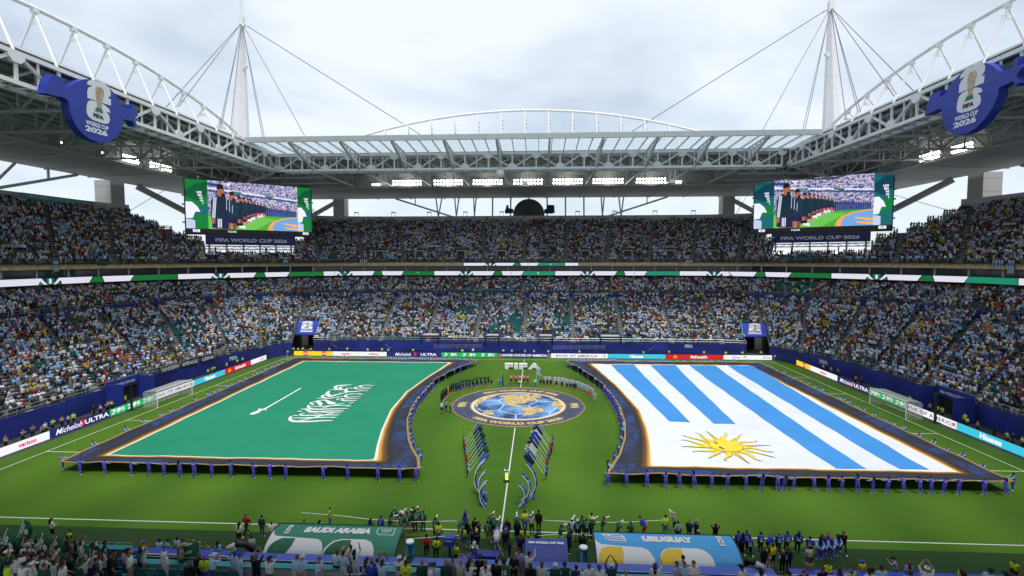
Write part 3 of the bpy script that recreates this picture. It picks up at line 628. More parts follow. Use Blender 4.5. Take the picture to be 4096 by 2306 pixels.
for s, key in ((-1, 'left'), (1, 'right')):
    t = RF[key] = roof_thing('edge_truss', 'long white roof edge truss running out above the '+('sword' if s < 0 else 'sun')+' flag end', 'roof truss', (s*XT, 0, ZB))
    truss(t, (s*XT, -YT), (s*XT, YT), ZB, ZT, 18, phase=0, half=True)
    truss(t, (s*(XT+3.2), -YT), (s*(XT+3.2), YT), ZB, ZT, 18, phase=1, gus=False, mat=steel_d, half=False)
    for k in range(36):
        y = -YT+2.86*k
        if seen((s*XT, y, ZB), 200): beam('lacing', t, (s*XT, y, ZB-.05), (s*(XT+3.2), y+1.43, ZB-.05), .18, .14, mat=steel_d); beam('lacing', t, (s*(XT+3.2), y+1.43, ZB-.05), (s*XT, y+2.86, ZB-.05), .18, .14, mat=steel_d)
    # roof edge upstand along the opening
    beam('edge_cap', t, (s*(XT+.9), -YT, 48.75), (s*(XT+.9), YT-12.6, 48.75), .7, .28, mat=steel); beam('edge_gutter', t, (s*(XT+1.0), -YT, 48.35), (s*(XT+1.0), YT-12.6, 48.35), .3, .5, mat=deckm)
# visor: glazed canopy leaning out over the pitch on the far side
YV, ZV = 38.0, 48.75
vg = bpy.data.materials.new('polycarbonate'); vg.use_nodes = True; tt = vg.node_tree; bs = tt.nodes['Principled BSDF']
bs.inputs['Base Color'].default_value = (.72, .79, .85, 1); bs.inputs['Roughness'].default_value = .35
tr = tt.nodes.new('ShaderNodeBsdfTranslucent'); tr.inputs[0].default_value = (.66, .75, .83, 1); ms = tt.nodes.new('ShaderNodeMixShader'); ms.inputs[0].default_value = .72
nzz = tt.nodes.new('ShaderNodeTexNoise'); nzz.inputs['Scale'].default_value = 1.2; nzz.inputs['Detail'].default_value = 6; co_ = tt.nodes.new('ShaderNodeTexCoord'); tt.links.new(co_.outputs['Object'], nzz.inputs['Vector'])
rr_ = tt.nodes.new('ShaderNodeValToRGB'); rr_.color_ramp.elements[0].position = .3; rr_.color_ramp.elements[1].position = .75; rr_.color_ramp.elements[0].color = (.44, .52, .58, 1); rr_.color_ramp.elements[1].color = (.60, .66, .71, 1)
tt.links.new(nzz.outputs['Fac'], rr_.inputs[0]); tt.links.new(rr_.outputs[0], tr.inputs[0])
tt.links.new(bs.outputs[0], ms.inputs[1]); tt.links.new(tr.outputs[0], ms.inputs[2]); tt.links.new(ms.outputs[0], tt.nodes['Material Output'].inputs[0])
t = roof_thing('glazed_visor', 'translucent panelled visor leaning out from the far roof truss', 'glass canopy', (0, YV, ZV))
zv = lambda y: ZT+.35+(ZV-ZT-.35)*(YT-y)/(YT-YV)
px = [-XT+3*k for k in range(43)]
for k in range(42):
    x0, x1 = px[k]+.09, px[k+1]-.09
    mb = MB(); mb.grid([[(x0, YV+.5, zv(YV+.5)+.12), (x1, YV+.5, zv(YV+.5)+.12)], [(x0, YT-.2, zv(YT)+.12), (x1, YT-.2, zv(YT)+.12)]]); mb.build('glass_panel', vg, t)
    mb = MB(); yy = YV; mb.add([(x0-.07, yy, ZV-.75), (x1+.07, yy, ZV-.75), (x1+.07, yy-.35, ZV+.3), (x0-.07, yy-.35, ZV+.3), (x0-.07, yy+.5, ZV-.75), (x1+.07, yy+.5, ZV-.75), (x1+.07, yy+.5, ZV+.3), (x0-.07, yy+.5, ZV+.3)], BOXF); mb.build('fascia_panel', steel, t)
for k in range(43):
    x = px[k]; beam('rafter', t, (x, YV+.2, zv(YV)-.12), (x, YT, zv(YT)-.12), .16, .42, mat=steel, kind='i')
for y in (YV+.9, YT-1.2): beam('purlin', t, (-XT, y, zv(y)-.4), (XT, y, zv(y)-.4), .16, .2)
for k in range(-5, 6):
    x = 5.4+11.75*k
    if abs(x) > XT: continue
    a, b = np.array([x, YV+.6, ZV-.75]), np.array([x, YT-.3, ZB+.1])
    beam('bracket_chord', t, a, b, .4, .38, mat=steel, kind='i'); top = lambda q: np.array([x, YV+.6+(YT-YV-.9)*q, zv(YV+.6+(YT-YV-.9)*q)-.35])
    beam('bracket_top', t, top(0), top(1), .34, .3, mat=steel)
    for i in range(1, 6):
        q = i/6; beam('bracket_web', t, a+(b-a)*q, top(q), .2, mat=steel); beam('bracket_web', t, a+(b-a)*q, top(max(0, q-1/6)), .18, mat=steel)
# roof deck, corrugated purlins, radial trusses, catwalks and soffit
XC, YC, ZC = 93.5, 80.5, 44.0
t = RF['deck'] = roof_thing('stadium_roof', 'broad grey steel roof over the stands, open above the pitch', 'roof', (0, 80, 48))
mb = MB(); zd0, zd1 = 48.5, 47.6
def deck(a, b, c, d): mb.quad(a, b, c, d); mb.quad(*[(p[0], p[1], p[2]+.3) for p in (a, b, c, d)])
deck((-XT-.6, YT+.3, zd0), (XT+.6, YT+.3, zd0), (XT+.6, YO, zd1), (-XT-.6, YO, zd1))
for s in (-1, 1):
    deck((s*(XT+.6), YN, zd0), (s*(XT+.6), YO, zd1+(.9)), (s*XO, YO, zd1), (s*XO, YN, zd1))
deck((-XO, YN-60, zd1), (XO, YN-60, zd1), (XO, YN-.4, zd0), (-XO, YN-.4, zd0))
mb.build('deck', deckm, t)
for y in np.arange(YT+4, YO, 3.): beam('purlin', t, (-XT, y, zd0-.3-(y-YT)*.017), (XT, y, zd0-.3-(y-YT)*.017), .2, .35, mat=steel_d, kind='i')
for s in (-1, 1):
    for x in np.arange(XT+4, XO, 3.): beam('purlin', t, (s*x, YN, zd0-.32-(x-XT)*.017), (s*x, YO-2, zd0-.32-(x-XT)*.017), .2, .35, mat=steel_d, kind='i')
# radial trusses
t = RF['rad'] = roof_thing('roof_trusses', 'deep grey trusses carrying the roof back from its edge', 'roof truss', (0, 66, ZB))
t['label'] = 'deep grey trusses carrying the roof back from its open edge'; t.name = 'roof_framing'; WM['roof_framing'] = WM.get('roof_trusses', Matrix.Translation((0, 66, ZB)))
for k in range(-5, 6):
    x = 5.4+11.75*k
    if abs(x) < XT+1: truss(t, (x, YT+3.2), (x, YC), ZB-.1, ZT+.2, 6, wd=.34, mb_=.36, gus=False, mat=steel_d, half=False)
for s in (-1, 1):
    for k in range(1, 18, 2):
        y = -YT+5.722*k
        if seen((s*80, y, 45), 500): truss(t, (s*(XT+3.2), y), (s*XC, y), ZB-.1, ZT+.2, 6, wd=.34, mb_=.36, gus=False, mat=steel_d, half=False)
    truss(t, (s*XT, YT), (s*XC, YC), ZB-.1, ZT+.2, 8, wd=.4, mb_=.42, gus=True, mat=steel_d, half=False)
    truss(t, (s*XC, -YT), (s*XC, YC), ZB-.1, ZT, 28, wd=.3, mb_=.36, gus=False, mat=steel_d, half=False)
    for q in (.35, .7):
        a = np.array([s*(XT+(XC-XT)*q), YT+(YC-YT)*q]); truss(t, (s*(XT+(XC-XT)*q), YT-14), tuple(a), ZB-.1, ZT, 5, wd=.3, mb_=.34, gus=False, mat=steel_d, half=False)
        truss(t, tuple(a), (s*(XT-8), a[1]), ZB-.1, ZT, 5, wd=.3, mb_=.34, gus=False, mat=steel_d, half=False)
truss(t, (-XC, YC), (XC, YC), ZB-.1, ZT, 32, wd=.3, mb_=.36, gus=False, mat=steel_d, half=False)
# catwalks
for key, a, b in (('far', (-XC, YC-1), (XC, YC-1)), ('left', (-XC+1, YN), (-XC+1, YC)), ('right', (XC-1, YN), (XC-1, YC))):
    a, b = np.array(a), np.array(b); c = thing('catwalk', 'lighting catwalk with handrails hung under the roof '+WHERE[key].replace('along', 'above'), 'catwalk', (*((a+b)/2), 43.7))
    beam('walkway', c, (*a, 43.75), (*b, 43.75), 1.2, .14, mat=steel_d); d = (b-a)/np.linalg.norm(b-a); n_ = np.array([d[1], -d[0]])*(1 if key != 'right' else -1)
    if key == 'left': n_ = np.array([1., 0.])
    if key == 'right': n_ = np.array([-1., 0.])
    for h in (.55, 1.05): beam('handrail', c, (*(a+n_*.6), 43.8+h), (*(b+n_*.6), 43.8+h), .07, mat=steel)
    L = np.linalg.norm(b-a)
    for q in np.arange(0, L, 2.5):
        p = a+d*q+n_*.6
        if seen((*p, 44), 50): beam('rail_post', c, (*p, 43.8), (*p, 44.85), .06, mat=steel)
# soffit box at the back of the roof
t = roof_thing('roof_soffit', 'plain grey soffit closing the outer rim of the roof', 'roof', (0, 92, 43))
mb = MB()
def sq(a, b, c, d): mb.quad(a, b, c, d)
sq((-XC, YC+.5, ZC-.3), (XC, YC+.5, ZC-.3), (XO, YO, 43.), (-XO, YO, 43.)); sq((-XC, YC+.5, ZC-.3), (XC, YC+.5, ZC-.3), (XC, YC+.5, ZT+.3), (-XC, YC+.5, ZT+.3)); sq((-XO, YO, 43), (XO, YO, 43), (XO, YO, 47.9), (-XO, YO, 47.9))
for s in (-1, 1):
    sq((s*(XC+.5), YN-60, ZC-.3), (s*(XC+.5), YC+.5, ZC-.3), (s*XO, YO, 43), (s*XO, YN-60, 43)); sq((s*(XC+.5), YN-60, ZC-.3), (s*(XC+.5), YC+.5, ZC-.3), (s*(XC+.5), YC+.5, ZT+.3), (s*(XC+.5), YN-60, ZT+.3)); sq((s*XO, YN-60, 43), (s*XO, YO, 43), (s*XO, YO, 47.9), (s*XO, YN-60, 47.9))
mb.build('soffit_lining', soffm, t)
for k in range(-5, 6):
    x = 5.4+11.75*k; beam('soffit_rib', t, (x, YC+.5, ZC-.4), (x*1.0, YO, 42.9), .3, .3, mat=soffm)
for s in (-1, 1):
    for k in range(0, 19, 2):
        y = -YT+5.722*k; beam('soffit_rib', t, (s*(XC+.5), y, ZC-.4), (s*XO, y, 42.9), .3, .3, mat=soffm)
# perimeter V struts and columns
colm = M('column_concrete', (.40, .40, .385), .85, amp=.1, scale=.25, bump=.05)
def column(label, x, y, sx, sy):
    c = thing('roof_column', label, 'column', (x, y, 0)); beam('shaft', c, (x, y, 0), (x, y, 43.4), sx, sy, mat=colm, up=(0, 1, 0))
    for z in (38.5, 41.8): beam('joint_band', c, (x, y, z), (x, y, z+.12), sx+.06, sy+.06, mat=conc, up=(0, 1, 0))
for s in (-1, 1):
    nm = 'sword' if s < 0 else 'sun'
    column('massive square concrete column beside the far stand at the '+nm+' flag side', s*67.9, 104.5, 4.0, 4.0)
    column('massive square concrete column behind the upper deck at the '+nm+' flag end', s*116.2, 61.5, 4.6, 4.6)
for k in range(-5, 6):
    x = 6.3*k-.3
    c = thing('roof_strut', 'slim paired steel strut propping the far roof rim on the deck wall', 'strut', (x, 100.5, 36.4), 'struts propping the far roof rim')
    if abs(x) < 19: beam('leg', c, (x, 100.6, 36.3), (x, 101.6, 43), .5, .35, mat=steel_d)
    else: q = (1 if x < 0 else -1)*(abs(x)-12)*.05; beam('leg', c, (x, 100.6, 36.3), (x-q, 101.6, 43), .34, mat=steel_d); beam('leg', c, (x, 100.6, 36.3), (x+q*.9+.2, 101.6, 43), .34, mat=steel_d)
for s in (-1, 1):
    nm = 'sword' if s < 0 else 'sun'
    c = thing('roof_brace', 'long raking steel brace under the far roof rim toward the '+nm+' flag side', 'brace', (s*40, 101, 36.4)); beam('tube', c, (s*27, 100.9, 36.5), (s*47, 101.2, 42.9), .62, mat=steel_d, kind='tube'); beam('hanger', c, (s*40, 101.1, 40.5), (s*40, 101.1, 43), .3, mat=steel_d)
    c = thing('roof_brace', 'thick raking brace from the big column down behind the '+nm+' side video screen', 'brace', (s*100, 80, 30)); beam('tube', c, (s*112, 66, 42.6), (s*97, 84, 30), 1.5, mat=conc_l, kind='box'); beam('tube', c, (s*69, 104, 42.4), (s*84, 94, 31), 1.5, mat=conc_l, kind='box')
    c = thing('roof_brace', 'long raking steel brace rising from the upper deck wall at the '+nm+' flag end', 'brace', (s*112, 30, 36.4)); beam('tube', c, (s*111.5, 27, 36.4), (s*112.5, 48, 42.9), .7, mat=steel_d, kind='tube'); beam('hanger', c, (s*112, 40, 40.5), (s*112, 40, 43), .4, mat=steel_d); beam('tube', c, (s*111.5, 26.5, 36.4), (s*112.5, 33, 42.9), .6, mat=steel_d, kind='tube'); beam('tube', c, (s*111.5, 26, 36.4), (s*112.5, 21, 42.9), .6, mat=steel_d, kind='tube')
# arched upper chords with A shaped props
for s in (-1, 1):
    nm = 'sword' if s < 0 else 'sun'
    c = thing('roof_arch', 'white arched tube on A shaped props above the '+nm+' flag end roof', 'roof arch', (s*66, 0, 49))
    zf = lambda y: 48.8+7.3*(1-(abs(y)/45.5)**2.1); P = [(s*66, y, zf(y)) for y in [-YT+5.722*k for k in range(1, 18)]]
    P = [(s*66, -45.4, 48.8)]+P[1:-1]+[(s*66, 45.4, 48.8)]
    for a, b in zip(P[:-1], P[1:]): beam('arch_tube', c, a, b, .62, mat=white, kind='tube')
    for p in P[1:-1]:
        if p[2]-49 < .5: continue
        hd = (p[0], p[1], p[2]-.7); beam('prop_head', c, p, hd, .7, mat=white)
        beam('prop', c, hd, (s*(XT+.1), p[1], 47.9), .34, mat=white, kind='tube'); beam('prop', c, hd, (s*(XT+6.5), p[1], 48.7), .3, mat=white, kind='tube')
        beam('collar', c, (p[0]-s*.75, p[1], p[2]-1.9), (p[0]+s*.75, p[1], p[2]-1.9), .12, .5, mat=white)
c = thing('roof_arch', 'shallow white arched tube on upright props above the far roof', 'roof arch', (0, 57, 49))
zf = lambda x: 49+10.6*(1-(abs(x)/57.5)**2); P = [(-.6+6.05*k, 57, zf(-.6+6.05*k)) for k in range(-9, 10)]
for a, b in zip(P[:-1], P[1:]): beam('arch_tube', c, a, b, .6, mat=white, kind='tube')
for p in P[1:-1]:
    beam('prop', c, p, (p[0], 55.2, 48.5), .42, mat=white, kind='tube'); beam('prop', c, p, (p[0], 60, 48.5), .34, mat=white, kind='tube')
    for h in (2.6, 3.6, 4.5):
        if p[2]-h > 50.5: beam('lamp', c, (p[0]+.35, 56.5, p[2]-h), (p[0]+.6, 56.3, p[2]-h), .4, .3, mat=steel_d)
# spires and stay cables
spm = M('spire_cladding', (.76, .77, .78), .5, amp=.03, scale=.3)
cab = M('cable_steel', (.20, .20, .21), .5, metal=.3, amp=.05)
for s in (-1, 1):
    nm = 'sword' if s < 0 else 'sun'
    base, top = np.array([s*77.3, 59.4, 47.5]), np.array([s*75.6, 59.4, 83.5])
    c = thing('spire', 'tall tapering white panelled roof spire at the '+nm+' flag far corner', 'spire', tuple(base))
    n = 22; pr = None; mb = MB(); rows = []
    for i in range(n):
        q0, q1 = i/n, (i+1)/n-.0003; w0, w1 = 2.5*(1-q0)+.55*q0, 2.5*(1-q1)+.55*q1; a, b = base+(top-base)*q0, base+(top-base)*q1; mb = MB()
        oc = lambda p, w_: [(p[0]+w_*x, p[1]+w_*y, p[2]) for x, y in ((1, .35), (.35, 1), (-.35, 1), (-1, .35), (-1, -.35), (-.35, -1), (.35, -1), (1, -.35))]
        A, B2 = oc(a, w0), oc(b, w1-.004); mb.add(A+B2, [(i2, (i2+1) % 8, 8+(i2+1) % 8, 8+i2) for i2 in range(8)]+[tuple(range(8, 16))]); mb.build('cladding_panel', spm, c)
    beam('mast_head', c, top, top+[0, 0, 2.2], 1.1, mat=steel); beam('mast', c, top+[0, 0, 2.2], top+[0, 0, 22], .32, mat=white, kind='tube')
    for k in range(12): beam('rung', c, top+[-.5, 0, 3+k*.7], top+[.5, 0, 3+k*.7], .08, mat=steel)
    beam('ladder_side', c, top+[-.5, 0, 2], top+[-.22, 0, 12], .1, mat=steel); beam('ladder_side', c, top+[.5, 0, 2], top+[.22, 0, 12], .1, mat=steel)
    beam('aviation_lamp', c, base+(top-base)*.68+[-s*1.2, -.6, 0], base+(top-base)*.68+[-s*1.9, -.8, .9], .6, mat=steel)
    head = top+[0, 0, .8]
    if s < 0: anch = [(1250, 810), (1345, 805), (1655, 960), (1668, 960), (1735, 985), (1978, 1037), (1992, 1037), (2302, 1037)]; long_ = (1366+605*.531, 1023*.531)
    else: anch = [(1590, 725), (1740, 690), (1320, 850), (1230, 905), (900, 985), (918, 985), (598, 985), (1338, 845)]; long_ = (1366+2190*.531, 992*.531)
    for (x, y) in anch:
        u, v = (x*.531, y*.531) if s < 0 else (2732+x*.531, y*.531); dr = ray(u, v); q = CAM+dr*((49.5-CAM[2])/dr[2])
        if q[1] > 97: q = CAM+dr*((97-CAM[1])/dr[1])
        beam('stay_cable', c, head, q, .16, mat=cab, kind='tube'); d = (q-head); d = d/np.linalg.norm(d); beam('cable_socket', c, head, head+d*1.8, .34, mat=steel_d, kind='tube')
    q = onY(*long_, 62.); beam('stay_cable', c, head, q, .2, mat=cab, kind='tube'); beam('cable_socket', c, head, head+(q-head)/np.linalg.norm(q-head)*2, .4, mat=steel_d, kind='tube')
# ------------------------------------------------------------------ floodlights
lampm = M('floodlight_glow', (1, .97, .9), emit=9.); 
mbx = MB(); mbx.tube([(0, 0, 0), (0, -.12, 0), (0, -.45, 0)], [.31, .31, .16], 12); mbx.m = [0]*len(mbx.f)
LM = bpy.data.meshes.new('lamp_shape'); LM.from_pydata(mbx.v, [], mbx.f); LM.materials.append(lampm); LM.materials.append(steel_d)
for i, pl in enumerate(LM.polygons): pl.material_index = 0 if pl.center.y > -.02 else 1
def flood(label, c, dx, n, rows, off, face):
    t = thing('floodlight_bank', label, 'floodlights', tuple(c), 'floodlight banks on the catwalks')
    d = np.array(dx, float); d /= np.linalg.norm(d); ang = math.atan2(-face[0], face[1])
    pl_ = bpy.data.lights.new('floodlight_spill', 'POINT'); pl_.energy = 22*n*rows/2; pl_.shadow_soft_size = .6; pl_.color = (1, .95, .86); po = bpy.data.objects.new('floodlight_spill', pl_); COL.objects.link(po); adopt(po, t); po.location = Vector(c)+Vector((face[0]*1.0, face[1]*1.0, 1.0))
    fr_ = beam('mounting_frame', t, c-d*off*n/2, c+d*off*n/2, .1, .1, mat=steel_d)
    for r in range(rows):
        for i in range(n):
            p = c+d*((i-(n-1)/2)*off+rnd.uniform(-.06, .06))+np.array([0, 0, .35+r*.95])+np.array([face[0], face[1], 0])*.2
            data_obj('lamp', LM, Matrix.Translation(Vector(p)) @ Matrix.Rotation(ang, 4, 'Z') @ Matrix.Rotation(-.5, 4, 'X'), t)
for z0, z1, nn in ((385, 607, 10), (695, 915, 10), (988, 1215, 10), (1290, 1520, 9), (1588, 1818, 10), (1890, 2125, 10), (2215, 2445, 10)):
    a, b = onY(1366+z0*.531, 742, YC-1.6), onY(1366+z1*.531, 742, YC-1.6); c = (a+b)/2; c[2] = 44.1; flood('bank of white round floodlights under the far roof', c, (1, 0, 0), nn, 2, (b[0]-a[0])/nn, (0, -1))
for z0, z1, nn in ((230, 330, 5), (2500, 2560, 4)):
    a, b = onY(1366+z0*.531, 742, YC-1.6), onY(1366+z1*.531, 742, YC-1.6); c = (a+b)/2; c[2] = 44.1; flood('bank of white round floodlights under the far roof', c, (1, 0, 0), nn, 1, (b[0]-a[0])/nn, (0, -1))
for s, ya, yb in ((-1, 37.5, 42.3), (-1, 45.5, 53), (1, 35.5, 41), (1, 44, 50)):
    flood('bank of white round floodlights under the end roof', np.array([s*(XC-1.7), (ya+yb)/2, 44.1]), (0, 1, 0), 8, 2, (yb-ya)/8, (-s, 0))
for i in range(14):    # small service lamps on the catwalks
    y = 14+i*3.1
    if i % 3 == 0:
        t = thing('service_lamp', 'small round service lamp on an end roof catwalk', 'lamp', (-XC+1.6, y, 44.6), 'catwalk service lamps'); data_obj('lamp', LM, Matrix.Translation((-XC+1.7, y, 44.9)) @ Matrix.Rotation(-PI/2, 4, 'Z') @ Matrix.Scale(.55, 4), t); beam('stem', t, (-XC+1.6, y, 43.9), (-XC+1.6, y, 44.9), .06, mat=steel_d)
# hanging loudspeaker frames and radar dome under the far truss
for u in (1534, 2101, 2690):
    p = onY(u, 700, YT+1); c = thing('hanging_frame', 'small lattice frame hanging below the far roof truss', 'lattice frame', (p[0], YT+1, 40), 'lattice frames under the far truss')
    for dx in (-.7, .7): beam('leg', c, (p[0]+dx, YT+1, ZB), (p[0]+dx*.9, YT+1, ZB-3.2), .14, mat=steel)
    for k in range(4): beam('lacing', c, (p[0]-.7, YT+1, ZB-.8*k), (p[0]+.7, YT+1, ZB-.8*k-.8), .09, mat=steel); beam('lacing', c, (p[0]+.7, YT+1, ZB-.8*k), (p[0]-.7, YT+1, ZB-.8*k-.8), .09, mat=steel)
    beam('speaker', c, (p[0]-.7, YT+1, ZB-3.4), (p[0]+.7, YT+1, ZB-3.4), .7, .7, mat=white)
p = onY(2001, 697, YT-.6); c = thing('dome_camera', 'round white dome hanging from the middle of the far roof truss', 'dome', (p[0], YT-.6, 41.5)); mb = MB()
mb.grid([[(p[0]+1.05*math.cos(a*PI/8)*math.sin(b*PI/8), YT-.6+1.05*math.sin(a*PI/8)*math.sin(b*PI/8), p[2]+1.05*math.cos(b*PI/8)) for a in range(17)] for b in range(9)]); mb.build('dome', white, c, True)
for dx in (-.8, .8): beam('bracket', c, (p[0]+dx, YT-.6, ZB), (p[0]+dx, YT-.6, p[2]+.4), .16, mat=steel)
# service frames on the back walls
for u in (1426, 1574, 1717, 1862, 2007, 2310, 2459, 2620, 2773):
    p = onY(u, 860, 98.5); c = thing('light_frame', 'small black two legged light frame on the far deck wall', 'light frame', (p[0], 98.5, 36.5), 'light frames on the far deck wall')
    for dx in (-.6, .6): beam('leg', c, (p[0]+dx*1.15, 98.5, 36.4), (p[0]+dx, 98.5, 37.9), .1, mat=blackp)
    beam('head', c, (p[0]-.75, 98.4, 37.85), (p[0]+.75, 98.4, 37.85), .35, .3, mat=blackp)
# ------------------------------------------------------------------ the two giant flags
def cloth_mat(name, field, ns=.35):
    """print on the cloth, read from d: -1 hem, 0 edge of the field, >0 field"""
    m = bpy.data.materials.new(name); m.use_nodes = True; t = m.node_tree; b = t.nodes['Principled BSDF']; L = t.links.new
    b.inputs['Roughness'].default_value = .8; b.inputs['Specular IOR Level'].default_value = .1
    at = t.nodes.new('ShaderNodeAttribute'); at.attribute_name = 'd'
    mr = t.nodes.new('ShaderNodeMapRange'); mr.inputs[1].default_value = -1; mr.inputs[2].default_value = .25; L(at.outputs['Fac'], mr.inputs[0])
    r = t.nodes.new('ShaderNodeValToRGB'); cr = r.color_ramp
    st = [(-1., (.38, .23, .09)), (-.96, (.36, .21, .08)), (-.95, (.03, .034, .05)), (-.55, (.035, .040, .06)), (-.34, (.035, .034, .036)), (-.20, (.16, .08, .03)), (-.115, (.58, .30, .06)), (-.065, (.75, .46, .15)), (-.06, (.78, .76, .70)), (-.005, (.78, .77, .73)), (.0, field), (.25, field)]
    while len(cr.elements) < len(st): cr.elements.new(.5)
    for e, (p, c) in zip(cr.elements, st): e.position = (p+1)/1.25; e.color = (*c, 1)
    L(mr.outputs[0], r.inputs[0])
    # navy stone pattern printed on the border
    co = t.nodes.new('ShaderNodeTexCoord'); vo = t.nodes.new('ShaderNodeTexVoronoi'); vo.feature = 'DISTANCE_TO_EDGE'; vo.inputs['Scale'].default_value = .55; L(co.outputs['Object'], vo.inputs['Vector'])
    vr = t.nodes.new('ShaderNodeValToRGB'); vr.color_ramp.elements[0].position = .03; vr.color_ramp.elements[1].position = .07; vr.color_ramp.elements[0].color = (0, 0, 0, 1); L(vo.outputs['Distance'], vr.inputs[0])
    n1 = t.nodes.new('ShaderNodeTexNoise'); n1.inputs['Scale'].default_value = .22; L(co.outputs['Object'], n1.inputs['Vector'])
    nr = t.nodes.new('ShaderNodeValToRGB'); nr.color_ramp.elements[0].position = .46; nr.color_ramp.elements[1].position = .54; L(n1.outputs['Fac'], nr.inputs[0])
    bd = t.nodes.new('ShaderNodeMapRange'); bd.inputs[1].default_value = -.42; bd.inputs[2].default_value = -.52; L(at.outputs['Fac'], bd.inputs[0])
    be = t.nodes.new('ShaderNodeMapRange'); be.inputs[1].default_value = -.95; be.inputs[2].default_value = -.90; L(at.outputs['Fac'], be.inputs[0])
    q = None
    for src in (vr.outputs[0], nr.outputs[0], bd.outputs[0], be.outputs[0]):
        if q is None: q = src; continue
        mm = t.nodes.new('ShaderNodeMath'); mm.operation = 'MULTIPLY'; L(q, mm.inputs[0]); L(src, mm.inputs[1]); q = mm.outputs[0]
    mx = t.nodes.new('ShaderNodeMixRGB'); mx.inputs[2].default_value = (.035, .062, .16, 1); L(q, mx.inputs[0]); L(r.outputs[0], mx.inputs[1])
    # cloth seams and slight dirt
    wv = t.nodes.new('ShaderNodeTexWave'); wv.bands_direction = 'X'; wv.inputs['Scale'].default_value = .105; wv.inputs['Distortion'].default_value = .25; wv.inputs['Detail'].default_value = 0; L(co.outputs['Object'], wv.inputs['Vector'])
    wr = t.nodes.new('ShaderNodeValToRGB'); wr.color_ramp.elements[0].position = .985; wr.color_ramp.elements[1].position = .999; wr.color_ramp.elements[0].color = (1, 1, 1, 1); wr.color_ramp.elements[1].color = (1.07, 1.07, 1.07, 1); L(wv.outputs['Fac'], wr.inputs[0])
    n2 = t.nodes.new('ShaderNodeTexNoise'); n2.inputs['Scale'].default_value = .12; n2.inputs['Detail'].default_value = 5; L(co.outputs['Object'], n2.inputs['Vector'])
    n2r = t.nodes.new('ShaderNodeValToRGB'); n2r.color_ramp.elements[0].color = (.86, .86, .86, 1); n2r.color_ramp.elements[1].color = (1.1, 1.1, 1.1, 1); L(n2.outputs['Fac'], n2r.inputs[0])
    m1 = t.nodes.new('ShaderNodeMixRGB'); m1.blend_type = 'MULTIPLY'; m1.inputs[0].default_value = 1; L(mx.outputs[0], m1.inputs[1]); L(n2r.outputs[0], m1.inputs[2])
    m2 = t.nodes.new('ShaderNodeMixRGB'); m2.blend_type = 'MULTIPLY'; m2.inputs[0].default_value = 1; L(m1.outputs[0], m2.inputs[1]); L(wr.outputs[0], m2.inputs[2])
    L(m2.outputs[0], b.inputs['Base Color'])
    n3 = t.nodes.new('ShaderNodeTexNoise'); n3.inputs['Scale'].default_value = ns; n3.inputs['Detail'].default_value = 6; L(co.outputs['Object'], n3.inputs['Vector'])
    bp = t.nodes.new('ShaderNodeBump'); bp.inputs['Strength'].default_value = .5; bp.inputs['Distance'].default_value = .7; L(n3.outputs['Fac'], bp.inputs['Height']); L(bp.outputs[0], b.inputs['Normal'])
    return m
